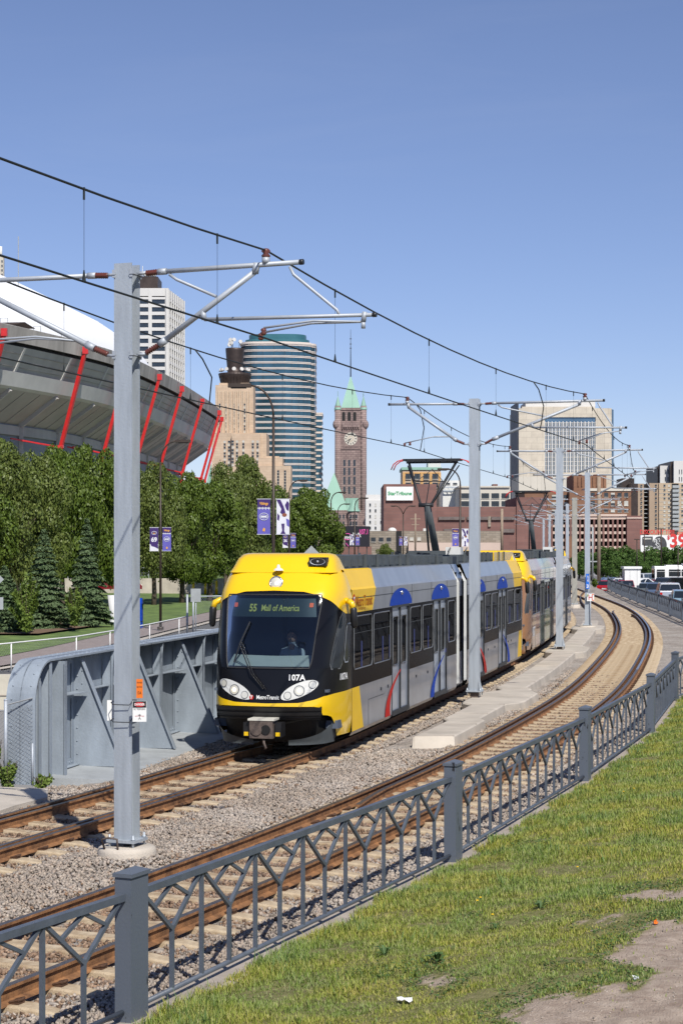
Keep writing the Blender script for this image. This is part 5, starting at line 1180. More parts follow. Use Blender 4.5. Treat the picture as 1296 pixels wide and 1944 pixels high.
# ================================================================ STREET LAMPS WITH BANNERS
M['purple'] = mat('purple vinyl', (.045, .018, .13), .5, 0, .05, 3); M['violet'] = mat('violet vinyl', (.115, .10, .40), .5, 0, .08, 3); M['bwhite'] = mat('banner white', (.68, .68, .72), .5, 0, .05)
M['gold'] = mat('gold print', (.72, .36, .05), .5, 0, 0); M['ball'] = mat('brown leather print', (.25, .08, .04), .5, 0, .1)
def banner(mb_parent, c, w_, h_, kind):
    b = MB(); b.use(M['violet'] if kind == 0 else M['bwhite']); X = Vector((1, 0, 0)); Z = Vector((0, 0, 1)); c = Vector(c); s_ = h_/1.13
    def rc(x0, x1, z0, z1, d): b.box(c+Vector(((x0+x1)/2, -d, (z0+z1)/2)), (x1-x0, .006, z1-z0))
    rc(-w_/2, w_/2, -h_/2, h_/2, 0)
    if kind == 0:
        b.use(M['purple']); rc(-w_/2+.001, w_/2-.001, h_/2-.27*s_, h_/2-.001, .006); b.use(M['gold']); put_text(b, 'Vikings', .12*s_, c+Vector((0, -.012, h_/2-.14*s_)), X, Z, 'CENTER', .004, 0, .82)
        b.use(M['bwhite']); rc(-w_/2+.002, w_/2-.002, h_/2-.30*s_, h_/2-.275*s_, .008)
        for k in range(4): rc(-w_*.36+k*w_*.24, -w_*.36+k*w_*.24+.02, h_/2-.34*s_, h_/2-.25*s_, .009)
        n = 22
        for rx, rz, rr in ((.145, .115, .010), (.115, .05, .008)): b.tube([c+Vector((rx*math.cos(2*PI*k/n), -.012, .0+rz*math.sin(2*PI*k/n))) for k in range(n+1)], rr, 4, False)
        put_text(b, 'STADIUM', .05, c+Vector((0, -.012, 0)), X, Z, 'CENTER', .001, 0, .8) if False else rc(-.09, .09, -.022, .022, .010)
        b.use(M['gold']); b.add([c+Vector(p) for p in ((-.04, -.012, -h_/2+.1), (.03, -.012, -h_/2+.08), (.045, -.012, -h_/2+.17), (0, -.012, -h_/2+.21), (-.03, -.012, -h_/2+.16))], [(0, 1, 2, 3, 4)])
    elif kind == 1:   # player shapes
        b.use(M['purple']); [b.add([c+Vector((x*w_, -.008, z*h_)) for x, z in q_], [tuple(range(len(q_)))]) for q_ in (((-.5, .49), (-.2, .49), (.05, .3), (-.12, .22)), ((-.12, .22), (.05, .3), (.2, .12), (.0, .05), (-.22, .12)), ((.15, .33), (.34, .46), (.48, .38), (.45, .16), (.28, .2)), ((-.42, .1), (-.25, .02), (-.3, -.12), (-.45, -.08)))]
        b.add([c+Vector((x*w_, -.009, z*h_)) for x, z in ((-.12, -.2), (.12, -.2), (.10, -.42), (.22, -.5), (-.2, -.5), (-.05, -.4))], [tuple(range(6))]); b.use(M['violet']); b.add([c+Vector((x*w_, -.008, z*h_)) for x, z in ((.25, -.05), (.5, -.1), (.5, -.3), (.3, -.25))], [(0, 1, 2, 3)])
        b.use(M['ball']); b.add([c+Vector((.12*w_+.07*math.cos(k)*1.1, -.011, .05*h_+.06*math.sin(k))) for k in np.linspace(0, 2*PI, 15)[:-1]], [tuple(range(14))])
    else:             # jersey with number
        b.use(M['purple']); rc(-w_/2+.002, w_/2-.002, -h_*.20, h_*.5-.01, .006); b.add([c+Vector((x*w_, -.008, z*h_)) for x, z in ((-.45, -.2), (.45, -.2), (.5, -.42), (.1, -.34), (-.3, -.3))], [tuple(range(5))])
        b.use(M['bwhite']); put_text(b, '69' if kind == 2 else '36', .30*s_, c+Vector((0, -.014, -.03)), X, Z, 'CENTER', .012, 0, .95); b.tube([c+Vector((.12*math.cos(k), -.012, .3*s_+.08*math.sin(k))) for k in np.linspace(0, 2*PI, 13)], .012, 4, False); b.use(M['gold']); rc(-.05, .05, .27*s_, .31*s_, .012)
    b.use(M['bwhite']); b.beam(c+Vector((-w_/2-.02, -.0, h_/2+.01)), c+Vector((w_/2+.02, 0, h_/2+.01)), .015, .015); b.beam(c+Vector((-w_/2-.02, -.0, -h_/2-.01)), c+Vector((w_/2+.02, 0, -h_/2-.01)), .015, .015)
    return b
def street_lamp(px, Y, H_, arm, label, banners=(), zb=-.2, double=False, bz=None, rad=.06):
    p = at(px, HOR, Y); x = p.x; t = thing('street_lamp', (x, Y, zb), label, 'street lamp', 'street lamps along the road')
    mb = MB(); ztop = H_-.9; mb.tube([(x, Y, zb), (x, Y, zb+.15)], .16, 10); mb.tube([(x, Y, zb+.15), (x, Y, ztop-.2)], [rad*1.15, rad*.75], 10); part('pole', mb, M['lamppole'], t)
    for sg in ((-1, 1) if double else (arm,)):
        L_ = .75 if not double else .7; mb = MB(); pts = [(x, Y, ztop-.2)]+[(x+sg*L_*(1-math.cos(a)), Y, ztop-.2+1.0*math.sin(a)) for a in np.linspace(.15, PI/2, 8)]; 
        if double: pts = [(x, Y, ztop-.2), (x+sg*.25, Y, ztop+.35), (x+sg*.6, Y, ztop+.75), (x+sg*.9, Y, ztop+.85)]
        mb.tube(pts, rad*.55, 8); part('arm', mb, M['lamppole'], t)
        e = pts[-1]; mb = MB(); mb.box((e[0]+sg*.35, Y, e[2]-.0), (.75, .28, .12)); mb.box((e[0]+sg*.38, Y, e[2]-.07), (.5, .2, .05)); part('lamp_head', mb, M['lamppole'], t)
    for sd_, kind in banners:
        c = (x+sd_*.31, Y-.02, bz); bt = thing('banner', c, None, 'banner', 'vertical banners on street lamps'); nm = {0: 'violet oval badge banner', 1: 'white football player banner', 2: 'jersey 69 banner', 3: 'jersey 36 banner'}[kind]
        bt['label'] = nm+' on '+label.split(',')[0]; part('cloth', banner(None, c, .42, 1.13, kind), None, bt)
street_lamp(519, 60, 9.2, -1, 'tallest street lamp above the train roof', ((-1, 0), (1, 1)), bz=4.83)
street_lamp(305, 90, 9.1, 1, 'dark street lamp in front of the left trees', ((-1, 2), (1, 0)), bz=4.22)
street_lamp(549, 146, 9.2, 1, 'street lamp just right of the tallest one', ((-1, 3), (1, 0)), bz=4.35, rad=.08)
street_lamp(628, 178, 9.2, 1, 'street lamp in front of the green roofs', (), rad=.09)
street_lamp(641, 222, 9.1, 1, 'thin small lamp left of the clock tower base', (), rad=.09)
street_lamp(673, 199, 9.2, 1, 'street lamp in front of the dark radio billboard', ((-1, 1), (1, 0)), bz=4.6, rad=.09)
street_lamp(765, 240, 9.2, 1, 'double armed street lamp below the newspaper sign', ((-1, 0), (1, 1)), bz=4.6, double=True, rad=.1)
street_lamp(873, 120, 9.0, -1, 'street lamp behind the front pantograph', ((-1, 0), (1, 1)), bz=4.45, rad=.08)
def simple_pole(name, px, y0, y1, Y, r, m, label, cat='utility pole', group=None, arms=()):
    a = at(px, y0, Y); b = at(px, y1, Y); t = thing(name, (a.x, Y, b.z), label, cat, group); mb = MB(); mb.tube([(a.x, Y, b.z), (a.x, Y, a.z)], r, 8); part('shaft', mb, m, t)
    for w_, yy in arms:
        c = at(px, yy, Y); mb = MB(); mb.box((c.x, Y, c.z), (w_, .1, .12)); part('crossarm', mb, m, t)
M['wood'] = mat('grey wood pole', (.30, .23, .17), .9, 0, .2, 4); M['steelgrey'] = mat('grey steel post', (.36, .38, .38), .6, .2, .1, 4)
simple_pole('utility_pole', 1136, 905, 1104, 170, .17, M['wood'], 'tan wooden utility pole right of the distant poles')
0 and simple_pole('utility_pole', 1090, 955, 1142, 118, .17, mat('old concrete pole', (.33, .32, .28), .9, 0, .1, 2), 'thick grey concrete pole at the bend behind the tram')
simple_pole('utility_pole', 1124, 1000, 1100, 190, .09, M['steelgrey'], 'thin grey post left of the wooden utility pole', arms=((1.6, 1066),))
simple_pole('utility_pole', 788, 975, 1050, 290, .13, M['wood'], 'wooden pole with crossarms below the newspaper sign', arms=((1.6, 985), (1.2, 996)))
simple_pole('utility_pole', 952, 966, 1050, 290, .22, M['wood'], 'pale wooden pole in front of the brick wall near the rear pantograph')
simple_pole('light_pole', 1208, 1023, 1095, 235, .07, M['lamppole'], 'leftmost thin light pole in the car park', arms=((.7, 1024),))
simple_pole('light_pole', 1222, 1014, 1066, 260, .07, M['lamppole'], 'thin light pole in front of the tyre billboard', arms=((.7, 1015),))
simple_pole('light_pole', 1254, 1003, 1075, 235, .08, M['lamppole'], 'light pole with a wide head left of the white bus', arms=((1.1, 1004),))
simple_pole('light_pole', 1286, 1040, 1112, 190, .05, M['lamppole'], 'short thin pole in front of the white bus')
# ================================================================ BUILDINGS
ZG = -1.4
M['tan'] = brick_mat('tan limestone', (.56, .42, .30), (.61, .47, .34), (.45, .34, .25), 1, 3.2, 1.2, msize=.04)
M['tan2'] = mat('tan panel', (.55, .43, .31), .85, 0, .08, .3)
M['brickred'] = brick_mat('plum red brick', (.215, .115, .10), (.25, .135, .115), (.19, .12, .11), 1, 3, .7, msize=.03)
M['brickbrn'] = brick_mat('brown brick', (.235, .125, .08), (.27, .145, .09), (.21, .13, .09), 1, 2, .6, msize=.02)
M['stonegry'] = brick_mat('rough grey stone', (.27, .23, .18), (.36, .31, .25), (.22, .19, .16), 1, 1.1, .38, msize=.04)
M['granite'] = brick_mat('rusticated pink granite', (.275, .20, .185), (.34, .255, .23), (.17, .125, .12), 1, 2.6, 1.15, msize=.13)
M['copper'] = mat('green copper', (.25, .42, .335), .7, .1, .10, .08)
M['court'] = brick_mat('pale court limestone', (.58, .52, .43), (.63, .57, .47), (.49, .44, .37), 1, 4.5, 2.4, msize=.10)
M['creamb'] = mat('cream wall', (.56, .52, .445), .8, 0, .06, .1); M['whiteb'] = mat('white concrete', (.60, .59, .565), .8, 0, .05, .1)
M['apt'] = mat('tan apartment brick', (.46, .36, .25), .85, 0, .08, .1); M['apts'] = mat('brown apartment brick', (.36, .27, .19), .85, 0, .08, .1)
M['teal'] = mat('teal glass', (.05, .13, .18), .1, .45, .3, .05, var2=(.03, .09, .12), spec=1); M['tealcap'] = mat('teal metal cap', (.05, .17, .20), .35, .3, .1, .1)
M['pinkband'] = mat('pale pink stone band', (.66, .58, .52), .7, 0, .05, .1)
M['courtgl'] = mat('blue court glass', (.09, .16, .24), .12, .35, .3, .1, spec=1); M['orangeb'] = mat('orange terracotta', (.55, .32, .12), .8, 0, .15, .3); M['pinkconc'] = mat('pinkish concrete', (.56, .44, .37), .85, 0, .08, .2)
M['winlt'] = mat('window with pale blind', (.48, .47, .42), .4, 0, .15, .5); M['bronze'] = mat('bronze cladding', (.055, .04, .035), .5, .4, .3, .3)
M['dome'] = mat('white stadium fabric', (.80, .81, .82), .75, 0, .04, .05); M['stc'] = mat('stadium concrete', (.44, .42, .395), .9, 0, .14, .25, aniso=(1, 1, .15)); M['stc2'] = mat('stadium dark concrete', (.33, .31, .285), .9, 0, .35, .5, aniso=(1, 1, .1)); M['stunder'] = mat('stadium underside', (.43, .40, .37), .9, 0, .1, .3)
M['strib'] = mat('stadium rib concrete', (.56, .545, .515), .9, 0, .1, .3)
_wm = {}
def win_mesh(w_, h_, style):
    k = (round(w_, 2), round(h_, 2), style)
    if k in _wm: return _wm[k]
    mb = MB(); mb.mats = [M['bwin'], M['winlt'], M['creamb'], M['dark']]; mb.cur = 1 if style == 'light' else 0
    mb.add([(-w_/2, -.02, -h_/2), (w_/2, -.02, -h_/2), (w_/2, -.02, h_/2), (-w_/2, -.02, h_/2)], [(0, 1, 2, 3)])
    if style == 'half': mb.cur = 1; mb.add([(-w_/2, -.03, 0), (w_/2, -.03, 0), (w_/2, -.03, h_/2), (-w_/2, -.03, h_/2)], [(0, 1, 2, 3)])
    if style in ('mull', 'half'): mb.cur = 3; mb.bb(-.06*w_, .06*w_, -.09, -.03, -h_/2, h_/2) if style == 'mull' else mb.bb(-w_/2, w_/2, -.09, -.03, -.06, .06)
    if style == 'six':
        mb.cur = 3
        for q in (-.17, .17): mb.bb((q-.015)*w_, (q+.015)*w_, -.09, -.02, -h_/2, h_/2)
        mb.bb(-w_/2, w_/2, -.09, -.02, -.04*h_, .04*h_)
    mb.cur = 2; mb.bb(-w_*.55, w_*.55, -.16, -.0, -h_/2-.12*min(1, h_), -h_/2)
    o = mb.build('w'); _wm[k] = o.data; bpy.data.objects.remove(o); return _wm[k]
def windows(t, spots, name='window', cap=100):
    """spots: (x, y, z, w, h, style, rz); one part each, the overflow merged"""
    off = wloc(t); rest = MB(); n_ = sum(1 for c in t.children if c.name.split('.')[0] == name)
    for i, (x, y, z, w_, h_, st, rz) in enumerate(spots):
        me = win_mesh(w_, h_, st)
        if n_+i < cap:
            o = bpy.data.objects.new(name, me); COL.objects.link(o); o.parent = t; o.location = Vector((x, y, z))-off; o.rotation_euler.z = rz
        else:
            rest.mats = list(me.materials); c, s_ = math.cos(rz), math.sin(rz); b = len(rest.v)
            rest.v += [(x+v.co.x*c-v.co.y*s_, y+v.co.x*s_+v.co.y*c, z+v.co.z) for v in me.vertices]
            for p in me.polygons: rest.f.append(tuple(b+k for k in p.vertices)); rest.m.append(p.material_index); rest.sm.append(False)
    if rest.f: o = part('windows_beyond', rest, None, t); o['kind'] = 'stuff'
def wgrid(px0, px1, py0, py1, nx, ny, Y, wf=.5, hf=.55, styles=('dark',), seed=0, skip=()):
    """window spots on a front face at distance Y spread over a photo rectangle"""
    a, b = at(px0, py0, Y), at(px1, py1, Y); r = random.Random(seed); W_ = (b.x-a.x)/nx; H_ = (a.z-b.z)/ny
    return [(a.x+W_*(i+.5), Y, a.z-H_*(j+.5), W_*wf, H_*hf, r.choice(styles), 0) for j in range(ny) for i in range(nx) if (i, j) not in skip]
def fbox(mb, px0, px1, py, Y, dep, pyb=None):
    a, b = at(px0, py, Y), at(px1, py, Y); z0 = at(0, pyb, Y).z if pyb else ZG; mb.bb(a.x, b.x, Y, Y+dep, z0, a.z); return mb
def bthing(name, px0, px1, Y, label, cat='building', group=None): return thing(name, (at((px0+px1)/2, HOR, Y).x, Y, ZG), label, cat, group)

# white tower with dark window strips
Y = 1150; t = bthing('office_tower', 265, 350, Y, 'white high-rise tower with dark window strips behind the nearest pole')
fl = at(222, 547, Y); fr_ = at(317, 547, Y); side = (at(351, 566, Y*1.1)); c0 = at(317, 547, Y)
mb = MB(); zt = c0.z; P0 = (fl.x, Y); P1 = (c0.x, Y); dpt = 60; P2 = (at(350, 566, Y+dpt).x, Y+dpt)
mb.prism([(P0[0], P0[1]+.6), (P1[0]-.6, P1[1]+.6), (P2[0]-.6, P2[1]), (P0[0], P2[1])], ZG, zt-1); part('glazing', mb, M['bwin'], t)
mb = MB(); nf = 34; fh = (zt-ZG)/nf
for k in range(nf+1): z = zt-k*fh; mb.prism([(P0[0], P0[1]), P1, P2, (P0[0], P2[1])], z-(5.5 if k == 0 else fh*.42), z)
for k in range(4): x = P0[0]+(P1[0]-P0[0])*k/3; mb.bb(x-1.1, x+1.1, Y-.15, Y+1, ZG, zt)
for k in range(9):
    s_ = k/8; x = P1[0]+(P2[0]-P1[0])*s_; y = P1[1]+(P2[1]-P1[1])*s_; mb.box((x, y, (ZG+zt)/2), (.9, 1.8, zt-ZG-.1))
part('facade_grid', mb, M['whiteb'], t)
mb = MB(); a = at(265, 525, Y+15); b = at(300, 525, Y+15); mb.bb(a.x-4, b.x, Y+15, Y+40, zt, a.z); part('penthouse', mb, M['bronze'], t)
mb = MB()
for x, h_ in ((271, 505), (279, 512), (287, 516)): p = at(x, h_, Y+20); mb.tube([(p.x, Y+20, zt), p], .25, 5); mb.ball((p.x+2, Y+20, at(0, 522, Y+20).z), 1.6, 6)
part('antenna', mb, M['whited'], t)
# tower far left edge
t = bthing('office_tower', -20, 8, 900, 'sliver of a cream tower with an antenna at the left picture edge'); mb = MB(); fbox(mb, -60, 7, 487, 900, 3); part('wall', mb, M['creamb'], t); mb = MB(); p = at(2, 468, 905); mb.tube([(p.x, 905, at(0, 487, 900).z), p], .8, 6); part('antenna', mb, M['whited'], t)
windows(t, wgrid(-8, 7, 492, 560, 3, 8, 900))

# tan tower with dark drums
Y = 900; t = bthing('art_deco_tower', 405, 515, Y, 'stepped tan stone tower with dark round antenna drums on top')
mb = MB(); fbox(mb, 409, 481, 731, Y, 22, 900); fbox(mb, 402, 506, 822, Y-6, 34); fbox(mb, 416, 474, 727, Y+2, 16, 740); fbox(mb, 440, 494, 824, Y-9, 20)
part('wall', mb, M['tan'], t)
mb = MB()
for k, (px, y0) in enumerate([(417.5, 742), (425.5, 742), (433.5, 742), (441, 742), (449, 742), (457, 742), (464.5, 742), (472, 742)]):
    a = at(px, y0, Y); b = at(px, 822, Y); 
    for sg in (-1, 1): mb.bb(a.x+sg*.62-.22, a.x+sg*.62+.22, Y-.5, Y, b.z, a.z)
part('pilasters', mb, M['tan2'], t)
sp = []
for px in (418, 429, 437, 445, 453, 464):
    for k in range(11): p = at(px, 768+k*5.2, Y-.01); sp.append((p.x, Y-.02, p.z, 1.0, .95, 'dark' if (k+int(px)) % 3 else 'light', 0))
for px in (426, 434, 442, 450, 462, 480, 489):
    for k in range(9): p = at(px, 838+k*5.6, Y-9); sp.append((p.x, Y-9.02 if px > 440 else Y-6.02, p.z, 1.0, 1.0, 'dark' if (k+int(px)) % 3 else 'light', 0))
windows(t, sp)
zc = at(0, 731, Y+8).z; cx = at(446, 0, Y+8).x
mb = MB(); mb.lathe([(6.6, zc-.5), (7.0, zc+3), (8.0, zc+4.5), (8.0, zc+5.6), (3.6, zc+6), (3.9, zc+8.5), (4.0, zc+10), (4.6, zc+17), (4.6, zc+18), (0, zc+18)], (cx, Y+8, 0), 28)
for k in range(28): a = 2*PI*k/28; mb.tube([(cx+6.7*math.cos(a), Y+8+6.7*math.sin(a), zc), (cx+8.05*math.cos(a), Y+8+8.05*math.sin(a), zc+5.4)], .12, 4)
part('drum', mb, M['bronze'], t)
mb = MB()
for k in range(7):
    a = PI+PI*k/6; r_ = 6.6; c = Vector((cx+r_*math.cos(a), Y+8+r_*math.sin(a), zc+7.4)); d = Vector((math.cos(a), math.sin(a), 0)); mb.tube([c-d*.6+Vector((0, 0, -.6)), c+d*1.0], [.4, 1.0], 10)
for k in range(6): c = Vector((cx+random.uniform(-3.5, 3.5), Y+6, zc+19+random.uniform(0, 3))); mb.tube([c, c+Vector((random.uniform(-1, 1), -1.3, .2))], [.4, 1.0], 8); mb.tube([(c.x, Y+7, zc+18), c+Vector((0, 0, 1.2))], .12, 4)
part('dish_antennas', mb, M['strib'], t)
# lower tan block
t = bthing('tan_block', 500, 552, 820, 'lower tan stone block between the stepped tower and the clock tower'); mb = MB(); fbox(mb, 490, 536, 869, 820, 20); fbox(mb, 490, 552, 884, 818, 24); fbox(mb, 500, 530, 866, 822, 12, 880); part('wall', mb, M['tan'], t)
sp = [(at(px, 0, 818).x, 817.98, at(0, 895+k*5.5, 818).z, .9, 1.0, 'dark', 0) for px in (528, 541) for k in range(8)]; windows(t, sp)
mb = MB(); a = at(516, 951, 800); mb.bb(a.x, at(545, 0, 800).x, 800, 815, ZG, a.z); part('copper_roof', mb, M['copper'], t)

# glass tower with pale bands
Y = 1000; t = bthing('glass_tower', 455, 612, Y, 'tall rounded teal glass tower with pale horizontal bands')
s_ = FPX/Y; xc = at(530, 0, Y).x
def tower_plan(grow=0): # rounded front left, notch at right
    x0, x1 = at(457, 0, Y).x-grow, at(598, 0, Y).x+grow*.0; pts = []
    for k in range(10): a = PI+PI/2*k/9; pts.append((x0+9+(9+grow)*math.cos(a), Y+9+(9+grow)*math.sin(a)*1.0))
    pts += [(x0+24, Y-grow-.6), (at(573, 0, Y).x, Y+3-grow), (at(590, 0, Y+4).x, Y+6-grow)]
    for k in range(5): a = -PI/2+PI/2*k/4; pts.append((x1-4+(4+grow)*math.cos(a), Y+14+(5+grow)*math.sin(a)))
    pts += [(x1+grow, Y+40), (x0-grow, Y+40)]; return pts
ztop = at(0, 652, Y).z
mb = MB(); mb.prism(tower_plan(), ZG, ztop); part('glazing', mb, M['teal'], t)
mb = MB(); nfl = 29; fh = 11.35/s_
for k in range(int((ztop-ZG)/(fh))+1):
    z = ztop-k*fh; h_ = 1.05
    mb.prism(tower_plan(.35), z-h_*.36, z); mb.prism(tower_plan(.25), z-h_, z-h_*.62)
    if k == 0: mb.prism(tower_plan(.5), z, z+1.0)
part('stone_bands', mb, M['pinkband'], t)
mb = MB()
for k in range(40):
    pl_ = tower_plan(.05); i = k/40*(len(pl_)-4); j = int(i); f_ = i-j; x = pl_[j][0]*(1-f_)+pl_[j+1][0]*f_; y = pl_[j][1]*(1-f_)+pl_[j+1][1]*f_; mb.box((x, y, (ZG+ztop)/2), (.14, .14, ztop-ZG))
part('mullions', mb, M['dark'], t)
def stad(x0, x1, y0, y1, r, n=8):
    o = []
    for cx_, cy_, a0 in ((x1-r, y1-r, 0), (x0+r, y1-r, PI/2), (x0+r, y0+r, PI), (x1-r, y0+r, 3*PI/2)):
        for k in range(n+1): a = a0+PI/2*k/n; o.append((cx_+r*math.cos(a), cy_+r*math.sin(a)))
    return o
mb = MB(); mb.prism(stad(at(463, 0, Y).x, at(586, 0, Y).x, Y+5, Y+36, 10), ztop, at(0, 641, Y).z); mb.prism(stad(at(470, 0, Y).x, at(580, 0, Y).x, Y+7, Y+34, 9), at(0, 641, Y).z, at(0, 631, Y).z)
part('crown', mb, M['tealcap'], t)
mb = MB(); Yw = Y+22; x0, x1 = at(590, 0, Yw).x, at(612, 0, Yw).x; zz = at(0, 786, Yw).z; mb.bb(x0, x1-.3, Yw+.3, Yw+26, ZG, zz); part('wing_glazing', mb, M['teal'], t)
mb = MB()
for k in range(int((zz-ZG)/fh)+1):
    z = zz-k*fh; mb.bb(x0, x1, Yw, Yw+26, z-1.0, z)
    if k == 0: mb.bb(x0, x1+.2, Yw-.2, Yw+26, z, z+.8)
part('wing_bands', mb, M['pinkband'], t)

# city hall with clock tower
Y = 1000; t = bthing('city_hall', 600, 695, Y, 'pink granite city hall with clock tower, spire and green copper roofs')
s_ = FPX/Y; xl, xr = at(637, 0, Y).x, at(694, 0, Y).x; xc = (xl+xr)/2; wd = xr-xl
mb = MB(); z1 = at(0, 774, Y).z; mb.bb(xl+.8, xr-.8, Y, Y+wd, ZG, z1)
for x in (xl+1.2, xr-1.2):
    for y in (Y+.6, Y+wd-.6): mb.tube([(x, y, ZG), (x, y, z1+1.0)], 1.75, 10)
mb.bb(xl+.6, xr-.6, Y-.35, Y+wd, at(0, 779, Y).z, at(0, 777, Y).z); mb.bb(xl+.6, xr-.6, Y-.35, Y+wd, at(0, 853, Y).z, at(0, 851, Y).z); mb.bb(xl+3.4, xr-3.4, Y-.8, Y, at(0, 811, Y).z, at(0, 802, Y).z)
for k in range(8): x = xl+3.8+k*(wd-7.6)/7; mb.bb(x-.25, x+.25, Y-.9, Y, at(0, 815, Y).z, at(0, 811, Y).z)
for x in (xl, xr): mb.ball((x+(.3 if x == xl else -.3), Y, at(0, 806, Y).z), 1.9, 6, 1.4)
part('tower_wall', mb, M['granite'], t)
mb = MB(); ap = at(664, 710, Y); za = at(0, 774, Y).z
mb.add([(xl+3, Y+1, za), (xr-3, Y+1, za), (xr-3, Y+wd-1, za), (xl+3, Y+wd-1, za), (xc, Y+wd/2, ap.z)], [(0, 1, 4), (1, 2, 4), (2, 3, 4), (3, 0, 4)])
for x in (xl+1.2, xr-1.2):
    for y in (Y+.6, Y+wd-.6): mb.lathe([(2.0, za-1), (1.8, za), (0, za+6.6)], (x, y, 0), 10); mb.tube([(x, y, za+6.4), (x, y, za+9)], .12, 4)
part('tower_roof', mb, M['copper'], t)
mb = MB(); mb.tube([(xc, Y+wd/2, ap.z-1), (xc, Y+wd/2, at(0, 668, Y).z), (xc, Y+wd/2, at(0, 622, Y).z)], [.38, .25, .10], 6)
for yy in (640, 650, 658): mb.box((xc, Y+wd/2, at(0, yy, Y).z), (1.0, .3, .4))
part('spire', mb, M['dark'], t)
cz_ = at(663, 833, Y); R_ = 12.3/s_
mb = MB(); mb.slab([(xc+R_*1.25*sx, Y-.02, cz_.z+R_*1.25*sz) for sx, sz in ((-1, -1), (1, -1), (1, 1), (-1, 1))], (0, -.25, 0)); part('clock_surround', mb, M['granite'], t)
mb = MB(); mb.use(M['creamb']); mb.add([(xc+R_*math.cos(a), Y-.35, cz_.z+R_*math.sin(a)) for a in np.linspace(0, 2*PI, 33)[:-1]], [tuple(range(32))]); mb.use(mat('clock inner ring', (.45, .36, .24), .7, 0, 0)); mb.add([(xc+R_*.42*math.cos(a), Y-.38, cz_.z+R_*.42*math.sin(a)) for a in np.linspace(0, 2*PI, 25)[:-1]], [tuple(range(24))]); mb.use(M['creamb']); mb.add([(xc+R_*.34*math.cos(a), Y-.40, cz_.z+R_*.34*math.sin(a)) for a in np.linspace(0, 2*PI, 25)[:-1]], [tuple(range(24))])
mb.use(M['black'])
for k in range(12): a = k*PI/6; d = Vector((math.sin(a), 0, math.cos(a))); c = Vector((xc, Y-.42, cz_.z)); mb.beam(c+d*R_*.62, c+d*R_*.92, .34, .04, (0, 1, 0))
for ang, ln in ((R(243), .55), (R(218), .78)): d = Vector((math.sin(ang), 0, math.cos(ang))); c = Vector((xc, Y-.46, cz_.z)); mb.beam(c-d*.3, c+d*R_*ln, .3, .05, (0, 1, 0))
part('clock_face', mb, None, t)
mb = MB()
for px in (653.5, 662.5, 672.5):
    for y0, y1 in ((873, 885), (888, 902), (905, 920), (924, 938)): a = at(px-2, y0, Y); b = at(px+2, y1, Y); mb.bb(a.x, b.x, Y-.03, Y+.1, b.z, a.z)
part('tall_windows', mb, M['bwin'], t)
mb = MB()
for px in (652, 662.5, 673): a = at(px-3, 785, Y); b = at(px+3, 799, Y); n_ = [(a.x, b.z), (b.x, b.z), (b.x, a.z)]+[((a.x+b.x)/2+(b.x-a.x)/2*math.cos(k), a.z+(b.x-a.x)/2*math.sin(k)) for k in np.linspace(0, PI, 8)]+[(a.x, a.z)]; mb.add([(x, Y-.04, z) for x, z in n_], [tuple(range(len(n_)))])
part('belfry_opening', mb, M['tank'], t)
Y2 = 985
mb = MB(); a, b = at(603, 965, Y2), at(697, 965, Y2); mb.bb(a.x, b.x, Y2, Y2+14, ZG, a.z-1)
c = at(641, 975, Y2); mb.bb(c.x, at(682, 0, Y2).x, Y2-2, Y2, ZG, c.z); mb.tube([(at(671, 0, Y2).x, Y2-3, ZG), (at(671, 0, Y2).x, Y2-3, at(0, 970, Y2).z)], 3.0, 14)
part('wing_wall', mb, M['granite'], t)
mb = MB(); ax_ = at(634, 897, Y2+8); b0, b1 = at(606, 966, Y2), at(662, 972, Y2); mb.add([(b0.x, Y2, b0.z), (b1.x, Y2, b1.z), (b1.x, Y2+16, b1.z), (b0.x, Y2+16, b0.z), (ax_.x, Y2+8, ax_.z)], [(0, 1, 4), (1, 2, 4), (2, 3, 4), (3, 0, 4)]); part('copper_roof', mb, M['copper'], t); mb = MB()
mb.lathe([(3.6, at(0, 971, Y2).z), (0, at(0, 948, Y2).z)], (at(671, 0, Y2).x, Y2-3, 0), 14); mb.lathe([(1.6, at(0, 979, Y2).z), (0, at(0, 969, Y2).z)], (at(698, 0, Y2).x, Y2-3, 0), 10); mb.lathe([(2.0, at(0, 972, Y2).z), (0, at(0, 944, Y2).z)], (at(660, 0, Y2).x, Y2+2, 0), 10)
part('turret_roofs', mb, M['copper'], t); mb = MB(); a, b = at(655, 946, Y2+10), at(680, 975, Y2+10); mb.bb(a.x, b.x, Y2+6, Y2+14, b.z, a.z); part('copper_roof', mb, M['copper'], t); mb = MB(); a, b = at(380, 880, Y2+10), at(414, 975, Y2+10); mb.add([(a.x, Y2+10, b.z), (b.x, Y2+10, b.z), (b.x-2, Y2+12, a.z-3), (b.x-4, Y2+12, a.z)], [(0, 1, 2, 3)]); part('copper_roof', mb, M['copper'], t)
windows(t, [(at(px, 0, Y2-2).x, Y2-2.02 if px < 660 else Y2-6.1, at(0, py, Y2).z, 1.0, 2.2, 'dark', 0) for px in (645, 652, 666, 671, 676) for py in (981, 994)])

# white/cream blocks between clock tower and newspaper sign
t = bthing('white_block', 690, 730, 760, 'white narrow windowed block between the clock tower and the brick newspaper building'); mb = MB(); fbox(mb, 694, 730, 950, 760, 20); mb.use(M['apt']); fbox(mb, 694, 722, 939, 764, 15, 952); mb.mats = [M['whiteb'], M['tan2']]; part('wall', mb, None, t)
windows(t, wgrid(697, 728, 953, 1008, 3, 5, 760, .3, .5, ('dark', 'dark', 'light'), 3))
